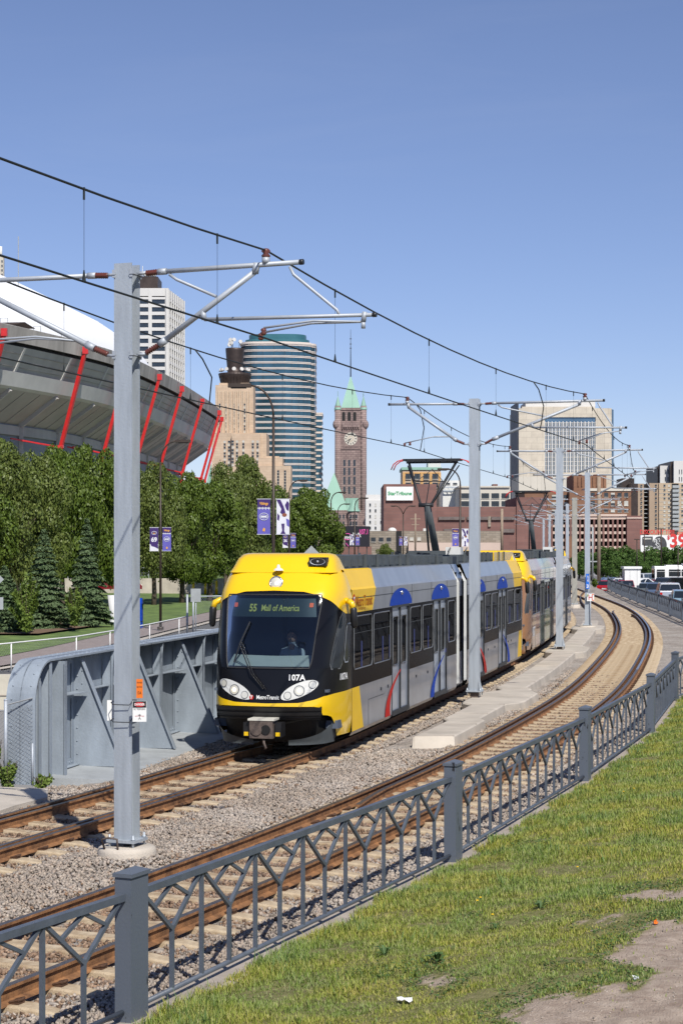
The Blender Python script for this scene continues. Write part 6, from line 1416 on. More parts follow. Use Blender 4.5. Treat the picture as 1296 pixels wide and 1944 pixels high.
# orange and white building
t = bthing('terracotta_building', 763, 842, 540, 'orange terracotta building with green cornice and white side wing'); mb = MB(); mb.mats = [M['tan2'], M['copper'], M['orangeb'], M['whiteb']]
fbox(mb, 764, 836, 893, 540, 20); mb.cur = 1; fbox(mb, 762, 838, 887, 539.6, 21, 892); mb.cur = 2
for k in range(5): a = at(764+k*17, 0, 540); mb.bb(a.x, a.x+.7, 539.7, 540, at(0, 925, 540).z, at(0, 897, 540).z)
mb.cur = 2; fbox(mb, 766, 834, 896.5, 539.8, 1, 899); mb.cur = 3; fbox(mb, 812, 836, 878, 550, 10, 893); part('wall', mb, None, t)
windows(t, wgrid(766, 834, 899, 911, 4, 1, 539.7, .62, .75, ('mull',))+wgrid(766, 834, 914, 928, 4, 1, 539.7, .62, .7, ('mull',)))
t = bthing('white_factory', 836, 872, 520, 'plain white industrial block with exposed steel frame left of the white windowed building'); mb = MB(); mb.mats = [M['whited'], M['galv']]; fbox(mb, 840, 874, 912, 520, 20); mb.cur = 1; 
for yy in (925, 932): a, b = at(841, yy, 519), at(874, yy, 519); mb.beam(a, b, .2, .3)
for k in range(5): a = at(841+k*8, 925, 519); b = at(845+k*8, 932, 519); mb.beam(a, b, .15, .15)
part('wall', mb, None, t); windows(t, wgrid(843, 870, 914, 923, 2, 1, 520, .6, .4))
t = bthing('white_building', 872, 968, 500, 'long cream white building with two rows of dark windows'); mb = MB(); mb.mats = [M['creamb'], M['brickred']]; fbox(mb, 872, 968, 924, 500, 25); fbox(mb, 870, 967, 922.5, 499.5, 26, 925.5); mb.cur = 1; fbox(mb, 935, 944, 919, 510, 5, 924); part('wall', mb, None, t)
windows(t, wgrid(873, 968, 934, 949, 5, 1, 500, .78, .68, ('six',))+wgrid(873, 968, 949, 964, 5, 1, 500, .78, .68, ('six',)))

# courthouse
Y = 760; t = bthing('courthouse_tower', 973, 1168, Y, 'large pale limestone court tower with a tall blue window grid')
mb = MB(); mb.mats = [M['court'], M['stonegry'], M['whiteb']]; s_ = FPX/Y
a, b = at(984, 775, Y), at(1161, 775, Y); 
for x0, x1, y0, y1 in ((984, 1033, 775, 1040), (1130, 1160, 775, 1040), (1033, 1130, 775, 792)): p, q_ = at(x0, y0, Y), at(x1, y1, Y); mb.bb(p.x, q_.x, Y, Y+40, q_.z, p.z)
mb.cur = 2; fbox(mb, 997, 1129, 763, Y+6, 22, 776); mb.cur = 0; fbox(mb, 990, 1129, 772, Y+2, 10, 780); part('wall', mb, None, t)
mb = MB(); p0 = at(984, 762, Y); mb.prism([(at(973, 0, Y+30).x-1, Y+30), (p0.x-.05, Y+.1), (p0.x-.05, Y+30)], ZG, at(0, 762, Y).z); part('side_wall', mb, mat('court side toned as shaded', (.10, .11, .14), .6, .1, .2, .2), t)  # the shade on this left side is put into its dark colour
mb = MB(); p, q_ = at(1160, 777, Y), at(1167, 1040, Y+14); mb.prism([(p.x, Y+.3), (at(1165, 0, Y).x, Y+2), (q_.x+.8, Y+30), (p.x, Y+30)], ZG, p.z); part('corner_glass', mb, M['courtgl'], t)
mb = MB(); p, q_ = at(1033, 792, Y+.5), at(1130, 930, Y+.5); mb.bb(p.x, q_.x, Y+.6, Y+2, q_.z, p.z); part('glazing', mb, M['courtgl'], t)
mb = MB(); mb.mats = [M['whiteb'], M['court']]; n_ = 14; 
for k in range(n_+1): x = p.x+(q_.x-p.x)*k/n_; mb.cur = 0; mb.bb(x-.22, x+.22, Y+.1, Y+.7, q_.z, at(0, 800, Y).z)
for k in range(n_): x = p.x+(q_.x-p.x)*(k+.5)/n_; mb.cur = 1; mb.bb(x-.10, x+.10, Y+.3, Y+.7, q_.z, at(0, 802, Y).z)
for k in range(16): z = at(0, 802+k*8.2, Y).z; mb.cur = 0; mb.bb(p.x, q_.x, Y+.45, Y+.65, z-.12, z+.05)
part('window_piers', mb, None, t)
mb = MB(); mb.use(M['creamb']); fbox(mb, 984, 1090, 905, Y-40, 30, 1000); mb.use(M['court']); fbox(mb, 1067, 1150, 897, Y-30, 30, 1000); part('lower_wing', mb, None, t)
# brown brick buildings
Y = 560; t = bthing('brown_brick_building', 1036, 1200, Y, 'brown brick building with white framed windows below the court tower'); mb = MB(); mb.mats = [M['brickbrn'], M['creamb'], M['bronze']]
fbox(mb, 1080, 1197, 931, Y, 30); fbox(mb, 995, 1100, 933, Y+4, 30); fbox(mb, 1088, 1150, 903, Y+8, 18, 935); mb.cur = 1; fbox(mb, 1110, 1197, 927, Y-.3, 31, 932); mb.cur = 0
for k in range(8): a = at(1096+k*7, 905, Y+8); mb.bb(a.x, a.x+.25, Y+7.6, Y+8, a.z-3, a.z)
mb.cur = 2; fbox(mb, 1180, 1203, 908, Y+14, 12, 935); fbox(mb, 1197, 1210, 918, Y+6, 18); part('wall', mb, None, t)
windows(t, wgrid(1118, 1194, 932, 947, 6, 1, Y, .6, .55, ('light', 'half', 'dark'), 5)+wgrid(1118, 1194, 948, 963, 6, 1, Y, .6, .6, ('light', 'half', 'dark'), 6)+wgrid(1118, 1194, 963, 975, 6, 1, Y, .6, .5, ('half', 'dark', 'light'), 7)+wgrid(1040, 1108, 936, 978, 3, 3, Y+3.9, .4, .5, ('half', 'dark'), 8))
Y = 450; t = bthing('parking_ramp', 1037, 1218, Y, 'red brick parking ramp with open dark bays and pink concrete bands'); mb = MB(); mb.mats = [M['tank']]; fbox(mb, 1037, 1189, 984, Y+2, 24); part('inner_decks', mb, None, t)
mb = MB()
for yy in (984, 999, 1012, 1026, 1040, 1052): a, b = at(1037, yy-3.2, Y), at(1189, yy+1.8, Y); mb.bb(a.x, b.x, Y+.2, Y+2.2, b.z, a.z)
a, b = at(1037, 976, Y), at(1189, 980, Y); mb.bb(a.x, b.x, Y-.1, Y+1, b.z, a.z); part('concrete_bands', mb, M['pinkconc'], t)
mb = MB(); mb.mats = [M['brickbrn'], M['brickred'], M['pinkconc']]; mb.cur = 1
for k in range(18): a = at(1038+k*8.9, 986, Y); mb.bb(a.x-.22, a.x+.22, Y-.05, Y+.6, ZG, a.z)
fbox(mb, 1189, 1218, 979, Y-.5, 26); mb.cur = 2; fbox(mb, 1189, 1218, 982, Y-.7, 1, 984.5); mb.cur = 0; fbox(mb, 1072, 1086, 1018, Y-.4, 3); part('brick_piers', mb, None, t)
# tan apartments
Y = 620; t = bthing('apartment_building', 1210, 1310, Y, 'tan apartment block with balconies behind the tyre billboard'); mb = MB(); mb.mats = [M['apts'], M['apt']]
fbox(mb, 1250, 1330, 917, Y, 25); mb.cur = 0; a = at(1250, 917, Y); mb.bb(at(1232, 0, Y).x, a.x, Y+.6, Y+20, ZG, a.z); b = at(1210, 918, Y); mb.bb(b.x, at(1222, 0, Y).x, Y+.8, Y+20, ZG, b.z)
mb.m[0:6] = [1]*6; part('wall', mb, None, t)
mb = MB(); a, b = at(1221, 920, Y), at(1233, 1008, Y); mb.bb(a.x, b.x, Y+4, Y+5, b.z, a.z); part('balcony_recess', mb, M['tank'], t); mb = MB(); a, b = at(1274, 918, Y), at(1287, 1003, Y); mb.bb(a.x, b.x, Y-.04, Y+1, b.z, a.z); part('balcony_recess', mb, M['tank'], t)
mb = MB()
for k in range(11):
    z = at(0, 926+k*8.0, Y).z; a, b = at(1221, 0, Y).x, at(1233, 0, Y).x; mb.bb(a, b, Y+2, Y+4, z-.2, z); a, b = at(1274, 0, Y).x, at(1287, 0, Y).x; mb.bb(a, b, Y-1.6, Y, z-.2, z); mb.bb(a, b, Y-1.65, Y-1.6, z, z+.8); 
    mb.bb(at(1250, 0, Y).x, b+8, Y-.05, Y, z-.55, z-.45)
part('balconies', mb, M['steelgrey'], t)
windows(t, wgrid(1256, 1273, 918, 1006, 2, 11, Y, .42, .5, ('light', 'light', 'dark'), 5)+wgrid(1213, 1220, 918, 1006, 1, 11, Y+.6, .45, .45)+wgrid(1240, 1248, 918, 1006, 1, 11, Y+.5, .42, .5)+wgrid(1289, 1300, 918, 1006, 1, 11, Y, .42, .5, ('light', 'dark'), 9))
Y = 800; t = bthing('white_tower', 1247, 1310, Y, 'white twin topped tower rising behind the tan apartment block'); mb = MB(); mb.mats = [M['whiteb'], M['bronze']]; fbox(mb, 1252, 1279, 884, Y, 30); fbox(mb, 1278, 1320, 875, Y-6, 40); mb.cur = 1; fbox(mb, 1247, 1252, 885, Y+2, 30); fbox(mb, 1272, 1278.5, 876, Y-4, 30); part('wall', mb, None, t)
windows(t, wgrid(1259, 1275, 890, 901, 3, 1, Y, .35, .75)+wgrid(1259, 1275, 904, 915, 3, 1, Y, .35, .75)+wgrid(1286, 1300, 890, 901, 3, 1, Y-6, .35, .75)+wgrid(1286, 1300, 904, 915, 3, 1, Y-6, .35, .75))
# newspaper building
Y = 420; t = bthing('newspaper_building', 728, 1037, Y, 'long plum brick newspaper building with a white and green sign'); mb = MB(); mb.mats = [M['brickred'], M['stonegry']]
fbox(mb, 728, 828, 919, Y, 30); fbox(mb, 826, 990, 962, Y+.4, 30); fbox(mb, 980, 1037, 944, Y, 30); mb.cur = 1; fbox(mb, 926, 931, 980, Y, .5, 1000); part('wall', mb, None, t)
mb = MB()
for x0, x1 in ((832, 882), (886, 926), (932, 976)): a, b = at(x0, 981, Y), at(x1, 987, Y); mb.bb(a.x, b.x, Y-.1, Y+.35, b.z, a.z)
for x0, x1 in ((842, 900), (950, 976)): a, b = at(x0, 1004, Y), at(x1, 1011, Y); mb.bb(a.x, b.x, Y-.1, Y+.35, b.z, a.z)
part('louvres', mb, mat('grey brown louvre', (.15, .12, .11), .8, 0, .3, 1), t)
mb = MB(); mb.use(M['white']); a, b = at(733, 924, Y-.4), at(784, 950, Y-.4); mb.bb(a.x, b.x, Y-.6, Y-.4, b.z, a.z); mb.use(mat('sign green', (.02, .33, .11), .5, 0, 0)); put_text(mb, 'StarTribune', 1.15, ((a.x+b.x)/2, Y-.65, (a.z+b.z)/2), (1, 0, 0), (0, 0, 1), 'CENTER', .03, 0, .98); part('rooftop_sign', mb, None, t)
# low stone building
Y = 330; t = bthing('low_stone_building', 652, 960, Y, 'long low grey stone building behind the tram roofs'); mb = MB(); mb.mats = [M['stonegry'], M['pinkconc'], M['tank'], M['brickred']]
fbox(mb, 652, 950, 1008, Y, 14); mb.cur = 1; fbox(mb, 775, 950, 1030, Y-1, 2); mb.cur = 2; fbox(mb, 752, 762, 1008, Y-.2, 1); mb.cur = 3; fbox(mb, 640, 705, 1037.5, Y-4, 2); part('wall', mb, None, t)
windows(t, wgrid(701, 745, 1019, 1030, 3, 1, Y, .6, .75, ('mull',))+wgrid(774, 802, 1019, 1027, 2, 1, Y, .5, .7, ('mull', 'light')))
mb = MB(); mb.ball((at(744, 0, Y+3).x, Y+3, at(0, 1007, Y).z), .8, 6, .7); mb.box((at(808, 0, Y).x, Y+3, at(0, 1006, Y).z), (.7, .7, .6)); part('roof_vents', mb, M['whited'], t)
# billboards
Y = 300; t = bthing('radio_billboard', 655, 703, Y, 'dark radio billboard with pink numbers 107.1', 'billboard'); mb = MB(); mb.use(mat('billboard black', (.012, .01, .018), .5, 0, 0)); a, b = at(655, 999, Y), at(701.5, 1038, Y); mb.bb(a.x, b.x, Y, Y+.4, b.z, a.z)
pk_ = mat('pink print', (.75, .09, .38), .5, 0, 0); mb.use(pk_); put_text(mb, '107.1', 1.15, at(690, 1010, Y-.05), (1, 0, 0), (0, 0, 1), 'CENTER', .02, 0, .62); mb.tube([at(657+8*math.cos(a_)*1.0+2, 1019+6*math.sin(a_), Y-.05) for a_ in np.linspace(.3, 5.9, 16)], .06, 4, False); mb.tube([at(656, 1031, Y-.05), at(661, 1037, Y-.05)], .07, 4); mb.use(M['white']); put_text(mb, 'my', .8, at(658.5, 1020, Y-.06), (1, 0, 0), (0, 0, 1), 'CENTER', .015, 0, .8); put_text(mb, 'Talk', .95, at(677, 1016, Y-.06), (1, 0, 0), (0, 0, 1), 'CENTER', .02, 0, .8); mb.use(M['violet']); mb.box(at(669, 1024, Y-.06), (.5, .02, .9)); part('board', mb, None, t)
mb = MB()
for px in (662, 680, 696): a = at(px, 1038, Y); mb.tube([(a.x, Y+.3, ZG), (a.x, Y+.3, a.z)], .1, 6)
part('posts', mb, M['dark'], t)
Y = 330; t = bthing('tyre_billboard', 1213, 1310, Y, 'white billboard with a large tyre and red price above the car park trees', 'billboard'); rd = mat('billboard red', (.62, .045, .04), .5, 0, 0)
mb = MB(); mb.use(M['white']); a, b = at(1215, 1016, Y), at(1345, 1048, Y); mb.bb(a.x, b.x, Y, Y+.5, b.z, a.z)
mb.use(mat('tyre print grey', (.06, .06, .065), .5, 0, .3, 3)); c = at(1225, 1026, Y-.03); mb.add([(p.x, Y-.04, p.z) for p in [at(*q, Y) for q in ((1218, 1020), (1222, 1018.5), (1238, 1018.5), (1238, 1036), (1222, 1036), (1218, 1034))]], [tuple(range(6))]); mb.add([(p.x, Y-.06, p.z) for p in [at(1251+13.5*math.cos(k), 1034+16*math.sin(k), Y) for k in np.linspace(PI, 2*PI, 18)]+[at(1264, 1048, Y), at(1237, 1048, Y)]], [tuple(range(20))])
mb.use(M['white']); 
for k in range(60): p = at(1240+random.random()*12, 1022+random.random()*24, Y); mb.box((p.x, Y-.08, p.z), (.12, .02, .16), 0)
mb.use(M['winlt']); mb.add([(p.x, Y-.07, p.z) for p in [at(*q, Y) for q in ((1219.5, 1022), (1221, 1021), (1235, 1021.5), (1235, 1024), (1221, 1024.5))]], [tuple(range(5))])
mb.use(rd); put_text(mb, '39', 3.3, at(1286, 1028, Y-.06), (1, 0, 0), (0, 0, 1), 'CENTER', .10, 0, .92); put_text(mb, '$', 1.0, at(1268, 1020.5, Y-.06), (1, 0, 0), (0, 0, 1), 'CENTER', .02); part('board', mb, None, t)
mb = MB(); a = at(1213.5, 1010.5, Y); put_text(mb, 'DISCOUNT TIRE', 1.15, a, (1, 0, 0), (0, 0, 1), 'LEFT', .02, 0, .74); put_text(mb, 'COMPANY', .62, at(1284.5, 1012.5, Y), (1, 0, 0), (0, 0, 1), 'LEFT', .02, 0, .92); part('lettering', mb, rd, t)
mb = MB(); 
for px in (1222, 1250, 1280): a = at(px, 1048, Y); mb.tube([(a.x, Y+.3, ZG), (a.x, Y+.3, a.z)], .15, 6)
part('posts', mb, M['dark'], t)
# distant fill row on the horizon, left and right of the view
r_ = random.Random(3)
for k, (px0, px1, yt, Y) in enumerate([(-260, -120, 880, 950), (-420, -280, 830, 1100), (1330, 1420, 930, 700), (1440, 1560, 890, 900), (560, 640, 985, 1050)]):
    t = bthing('distant_building', px0, px1, Y, ['tan block far beyond the left trees', 'taller tan block far beyond the left trees', 'cream block beyond the right edge', 'taller cream block beyond the right edge', 'low tan block behind the trees left of the clock tower'][k]); mb = MB(); fbox(mb, px0, px1, yt, Y, 30); part('wall', mb, M['tan2'] if k % 2 == 0 else M['creamb'], t)
    windows(t, wgrid(px0+5, px1-5, yt+6, 1020, 6, 8, Y, .5, .5))

# ================================================================ STADIUM
def stadium():
    t = thing('domed_stadium', (-60, 260, ZG), 'concrete domed stadium with white fabric roof and slanting red struts', 'stadium')
    rim = Path([(-88, 118), (-63, 160), (-39.8, 215), (-34.8, 230), (-30.3, 245), (-27.8, 266), (-25.7, 292), (-24.0, 325), (-23.0, 352), (-24.5, 366), (-33, 380), (-52, 390), (-85, 396), (-140, 398)]); Zr = 30.0
    N_ = int(rim.len/2.5)
    def pt(l, o, z): q = rim.at(l, o); return (q[0], q[1], z)
    def sweep(name, prof, m, l0=0, l1=None):
        mb = MB(); n_ = N_; l1 = l1 or rim.len; mb.grid([[pt(l0+(l1-l0)*i/n_, o, z) for o, z in prof] for i in range(n_+1)]); return part(name, mb, m, t)
    sweep('rim_fascia', [(-4, 31.0), (-.3, 30.1), (0, 30), (-.25, 28.2)], M['stc2'])
    sweep('rim_shadow_joint', [(-.25, 28.2), (-1.0, 28.15), (-1.0, 27.7)], M['tank'])
    sweep('upper_wall', [(-.6, 27.8), (-2.1, 24.9)], M['stc']); sweep('ledge_band', [(-1.7, 24.9), (-2.3, 23.2), (-2.8, 22.9)], M['strib'])
    sweep('underside', [(-2.8, 22.9), (-8.0, 19.4)], M['stunder']); sweep('lower_wall', [(-8.0, 19.5), (-8.0, 17.6), (-7.8, 17.5), (-7.8, ZG)], mat('stadium blue grey panel', (.26, .28, .30), .8, 0, .1, .2))
    sweep('concourse_band', [(-7.7, 19.2), (-7.7, 18.0)], M['stc'])
    for l in np.arange(3, rim.len-40, 12.5):
        for nm_, a, b, w_, h_, m_ in (('wall_fin', (-.6, 27.8), (-2.2, 24.6), .45, .25, 'strib'), ('soffit_rib', (-2.6, 22.9), (-8.2, 18.9), .45, .6, 'stc'), ('column', (-7.6, 19), (-7.6, 0), .5, .4, 'stc')):
            mb = MB(); mb.beam(pt(l, *a), pt(l, *b), w_, h_); part(nm_, mb, M[m_], t)
    mb = MB()
    mb = MB()
    for l in np.arange(3, rim.len-40, 4.17): mb.beam(pt(l, -2.9, 22.80), pt(l, -7.9, 19.35), .06, .06)
    for z_, o_ in ((27.0, -.98), (26.2, -1.4), (25.5, -1.78)):
        pts = [pt(l, o_, z_) for l in np.arange(1, rim.len, 4)]; mb.tube(pts, .05, 3, False)
    part('panel_joints', mb, M['stc2'], t)
    # struts
    for px in (5, 158, 240, 300, 343, 382, 414, 424):
        best = min(np.arange(5, rim.len-60, .5), key=lambda l: abs(648+FPX*rim.at(l, .2)[0]/rim.at(l, .2)[1]-px)+(0 if rim.at(l)[1] < 355 else 30))
        if px == 424: best = rim.lY(352)+10
        l = best; mb = MB(); a = Vector(pt(l, .45, 28.9)); b = Vector(pt(l, -3.0, 16.6)); b2 = Vector(pt(l, -4.4, 8.0)); mb.beam(a, b, .50, .42); mb.beam(b, b2, .30, .28); mb.box(a, (.7, .7, .9)); mb.box(b, (.7, .7, .5)); mb.beam(pt(l-2.5, -7.4, 17.4), b, .2, .2); mb.beam(pt(l-7.0 if px in (158,) else l-3, -6.5, 17.4), b, .18, .18)
        part('strut', mb, M['red'], t)
    # dome
    cx, cy = -122.5, 300; mb = MB(); rows = []
    for i in range(15):
        ph = PI/2*i/14; row = []
        for k in range(73):
            a = 2*PI*k/72; bul = 1+.010*math.cos(12*a)*math.sin(2*ph); ex = .82
            ca, sa = math.cos(a), math.sin(a); rx, ry = 92, 110; d = (abs(ca)**2.5+abs(sa)**2.5)**(-1/2.5)
            row.append((cx+rx*ca*d*math.cos(ph)**.9*bul, cy+ry*sa*d*math.cos(ph)**.9*bul, 29.5+23*math.sin(ph)**1.0))
        rows.append(row)
    mb.grid(rows, True); part('fabric_dome', mb, M['dome'], t)
    mb = MB(); l = rim.lY(248); q = rim.at(l, -14); 
    for k in range(4): dx, dy = (.9*(k % 2)-.45, .9*(k//2)-.45); mb.tube([(q[0]+dx, q[1]+dy, 30), (q[0]+dx*.2, q[1]+dy*.2, 37)], .05, 4)
    mb.tube([(q[0], q[1], 37), (q[0], q[1], 46)], .06, 4); 
    for z in (32, 34, 36): mb.box((q[0], q[1], z), (.9-.1*(z-31), .9-.1*(z-31), .06))
    part('roof_mast', mb, M['steelgrey'], t)
    mb = MB()
    for l in np.arange(rim.lY(200), rim.lY(270), 9): q = rim.at(l, -6); mb.tube([(q[0], q[1], 30.5), (q[0], q[1], 32), (q[0]+.9, q[1], 32), (q[0]+.9, q[1], 30.5)], .05, 4)
    part('roof_hoops', mb, M['steelgrey'], t)
    mb = MB(); q = rim.at(rim.lY(222), -5); mb.add([(q[0]-2, q[1], 31.0), (q[0]+3, q[1]+4, 31.6), (q[0]+4, q[1]+6, 31.0), (q[0], q[1]+1, 30.4)], [(0, 1, 2, 3)]); part('membrane_flap', mb, M['bronze'], t)
stadium()
# ================================================================ VEGETATION
M['bark'] = mat('bark', (.10, .075, .055), .95, 0, .3, 5, .5, 30)
M['leafA'] = island_mat('maple leaves', [(.065, .105, .013), (.10, .155, .019), (.15, .21, .03), (.08, .13, .017)], .5, .25, .4)
M['leafB'] = island_mat('linden leaves', [(.095, .135, .026), (.135, .18, .038), (.19, .23, .055), (.085, .12, .023)], .5, .25, .4)
M['leafC'] = island_mat('car park tree leaves', [(.045, .10, .02), (.08, .15, .03), (.11, .19, .04), (.06, .12, .025)], .6, .22, .3)
M['needle'] = island_mat('blue spruce needles', [(.06, .10, .04), (.09, .14, .06), (.13, .18, .085), (.075, .12, .05)], .7, .08, .3)
M['leafS'] = island_mat('willow shrub leaves', [(.14, .20, .035), (.19, .26, .05), (.10, .16, .03)], .6, .25, .3)
def leaves(n, pos, nrm, size, asp=1.25):
    """leaf cards: n positions, outward direction, size"""
    r = rng.normal(size=(n, 3)); nn = nrm+r*.5; nn /= np.linalg.norm(nn, axis=1)[:, None]
    a = np.cross(nn, rng.normal(size=(n, 3))); a /= np.linalg.norm(a, axis=1)[:, None]; b = np.cross(nn, a)
    s = size[:, None]; c = pos; k = nn*s*.22
    v = np.stack([c-a*s*asp*.5, c-b*s*.42+k*0.6, c+a*s*asp*.5-k, c+b*s*.42+k*.6], 1).reshape(-1, 3)
    f = np.arange(n*4).reshape(n, 4); return v, f
def crown_mesh(seed, n=13000, lobes=26, leaf=.20, flat=1.0, cone=0):
    """unit crown: roughly radius 1 wide, height 2 from z=0 to 2; leaf is relative size"""
    r = np.random.default_rng(seed); C = []; 
    for k in range(lobes):
        u = r.uniform(-1, 1); a = r.uniform(0, 2*PI); z = 1+u*.78; rr = math.sqrt(max(0, 1-(u*.95)**2))*(1-cone*max(0, u)*.6)
        q = r.uniform(.5, .88); C.append((rr*q*math.cos(a), rr*q*math.sin(a), z, r.uniform(.19, .40)*(1-.35*max(0, u))))
    C += [(0, 0, .9, .6), (0, 0, 1.35, .45)]
    C = np.array(C); w_ = C[:, 3]**2; idx = r.choice(len(C), n, p=w_/w_.sum()); d = r.normal(size=(n, 3)); d[:, 2] += .25; d /= np.linalg.norm(d, axis=1)[:, None]
    sh = r.uniform(.80, 1.07, n); bump = 1+.16*np.sin(d[:, 0]*7+idx)*np.sin(d[:, 1]*6+idx*2)*np.sin(d[:, 2]*8)
    p = C[idx, :3]+d*(C[idx, 3]*sh*bump)[:, None]*np.array([1, 1, .85]); return leaves(n, p, d, r.uniform(.6, 1.3, n)*leaf)
_crowns = {}
def crown(kind, seed):
    k = (kind, seed)
    if k not in _crowns:
        if kind == 'A': v, f = crown_mesh(seed, 30000, 34, .046)
        elif kind == 'B': v, f = crown_mesh(seed, 28000, 38, .043, cone=.5)
        else: v, f = crown_mesh(seed, 6000, 18, .075)
        o = npmesh('c', v, f, M['leaf'+kind]); _crowns[k] = o.data; bpy.data.objects.remove(o)
    return _crowns[k]
def tree(x, y, zb, zt, r, label, kind='A', seed=1, trunk=2.2, group='trees along the road', name='broadleaf_tree', lean=0):
    t = thing(name, (x, y, zb), label, 'tree', group); H_ = zt-zb
    o = bpy.data.objects.new('crown', crown(kind, seed)); COL.objects.link(o); o.parent = t; o.location = (0, 0, trunk*.75); o.scale = (r, r, (H_-trunk*.75)/2); o.rotation_euler.z = random.uniform(0, 6)
    mb = MB(); mb.tube([(0, 0, -.3), (.05, 0, trunk*.5), (lean, .05, trunk*1.2), (lean*1.5, 0, H_*.75)], [.22*r/3+.05, .17*r/3+.04, .14*r/3+.03, .03], 8)
    rr = random.Random(seed+int(x*10))
    for k in range(7):
        a = rr.uniform(0, 6.28); h0 = trunk*rr.uniform(.9, 1.6); L_ = r*rr.uniform(.5, .8); mb.tube([(lean, 0, h0), (math.cos(a)*L_*.5, math.sin(a)*L_*.5, h0+H_*.16), (math.cos(a)*L_, math.sin(a)*L_, h0+H_*.34)], [.08*r/3+.02, .05, .015], 5)
    part('trunk', mb, M['bark'], t, local=True); return t
def px_tree(px, Y, ytop, rpx, zb, label, kind, seed, trunk=2.2, **k): p = at(px, ytop, Y); return tree(p.x, Y, zb, p.z, rpx*Y/FPX, label, kind, seed, trunk, **k)
LT = [(8, 104, 822, 84, 'B', 'pale green bushy tree at the left picture edge'), (60, 110, 838, 72, 'B', 'pale green broad tree behind the leftmost spruce'), (118, 120, 830, 68, 'A', 'dark maple between the pale trees and the nearest pole'), (178, 124, 834, 66, 'A', 'dark maple just left of the nearest pole'),
      (232, 130, 850, 62, 'A', 'dark maple hidden behind the nearest pole'), (292, 128, 862, 56, 'B', 'pale topped tree just right of the nearest pole behind the lamp'), (345, 133, 888, 60, 'A', 'very dark tree left of the yellow tram mirror'), (398, 138, 895, 66, 'A', 'broad dark maple directly above the tram mirror'),
      (428, 152, 866, 50, 'B', 'light green tree standing under the red stadium struts'), (470, 156, 854, 60, 'B', 'tallest light green tree left of the tall street lamp'), (512, 164, 905, 46, 'A', 'darker tree behind the tall street lamp banners'), (592, 172, 916, 56, 'A', 'rounded maple between the tall lamp and the green roofs'),
      (560, 176, 965, 40, 'A', 'lower dark maple behind the number 36 banner'), (630, 182, 992, 26, 'B', 'smaller tree at the left of the radio billboard'), (-70, 100, 845, 90, 'A', 'tree just beyond the left picture edge'), (730, 300, 1030, 20, 'B', 'small bush in front of the stone building')]
for i, (px, Y, yt, rp, kd, lab) in enumerate(LT):
    px_tree(px, Y, yt, rp*1.08, -.25, lab, kd, 11+i % 3, 1.9 if i not in (15,) else .5)
# second row behind, filling below the stadium
for i, (px, Y, yt, rp) in enumerate([(30, 165, 930, 70), (150, 170, 935, 70), (260, 175, 940, 66), (330, 180, 950, 60), (430, 190, 945, 60), (520, 200, 955, 50)]):
    px_tree(px, Y, yt, rp*1.1, -.3, ['back row tree behind the pale leftmost trees', 'back row tree behind the left spruces', 'back row tree behind the nearest pole', 'back row tree behind the dark trees', 'back row tree left of the tall street lamp', 'back row tree right of the tall street lamp'][i], 'A', 11+i % 3, 1.2)
# car park trees
for i, (px, Y, yt, rp) in enumerate([(1098, 300, 1046, 22), (1120, 290, 1042, 24), (1143, 285, 1034, 26), (1166, 280, 1037, 26), (1190, 282, 1032, 27), (1212, 276, 1040, 25), (1236, 272, 1045, 24), (1244, 285, 1034, 26), (1268, 280, 1035, 27), (1292, 275, 1034, 27), (1180, 262, 1056, 22), (1228, 262, 1062, 18), (1318, 275, 1034, 28), (1345, 278, 1036, 28)]):
    px_tree(px, Y, yt, rp*1.15, -1.35, ['leftmost tree of the car park row', 'second tree of the car park row from the left', 'car park tree right of the wooden utility pole', 'fourth car park tree, left of the white booth', 'tall car park tree above the white booth', 'car park tree right of the white booth', 'low car park tree beneath the tyre billboard', 'car park tree under the tyre picture', 'car park tree under the red price', 'car park tree at the right picture edge', 'small front tree directly behind the white booth', 'small front tree left of the white bus', 'car park tree outside the right edge', 'farthest right car park tree outside the frame'][i], 'C', 21+i % 3, .7, group='trees round the car park', name='broadleaf_tree')
# spruces
def spruce(px, Y, ytop, ybase, rpx, label, seed):
    a, b = at(px, ytop, Y), at(px, ybase, Y); t = thing('spruce_tree', (a.x, Y, b.z), label, 'tree', 'spruces on the lawn'); H_ = a.z-b.z; Rb = rpx*Y/FPX; r = np.random.default_rng(seed)
    n = 26000; hh = 1-np.sqrt(r.random(n)*.985); lay = np.floor(hh*17)/17; fr = hh*17-np.floor(hh*17)
    R_ = Rb*1.15*(1-lay)**.85*(1-.0*fr)*(.92-.28*(fr)); nb = 11; ang = r.integers(0, nb, n)*2*PI/nb+lay*37+r.normal(0, .16, n); rad = R_*np.sqrt(r.random(n))*(1+.22*np.sin(ang*3+lay*20)); z = (lay+.30/17*fr)*H_+.02*H_-(rad/Rb)**1.2*.35*H_/17+.0*z if False else (lay+fr*.55/17)*H_+.03*H_-(rad/max(Rb, .1))**1.3*.8*H_/17
    p = np.stack([rad*np.cos(ang), rad*np.sin(ang), z], 1); d = np.stack([np.cos(ang)*.5, np.sin(ang)*.5, np.full(n, .8)], 1)
    v, f = leaves(n, p, d, r.uniform(.06, .13, n), 1.9); npmesh('crown', v, f, M['needle'], None, t)
    mb = MB(); mb.tube([(0, 0, -.2), (0, 0, H_*.98)], [.14, .015], 7); part('trunk', mb, M['bark'], t, local=True)
spruce(166, 93, 985, 1183, 45, 'blue green spruce nearest the galvanised pole', 1); spruce(84, 90, 1005, 1192, 52, 'taller spruce in the middle of the left three', 2); spruce(10, 86, 1075, 1200, 46, 'squat spruce at the left picture edge', 3)
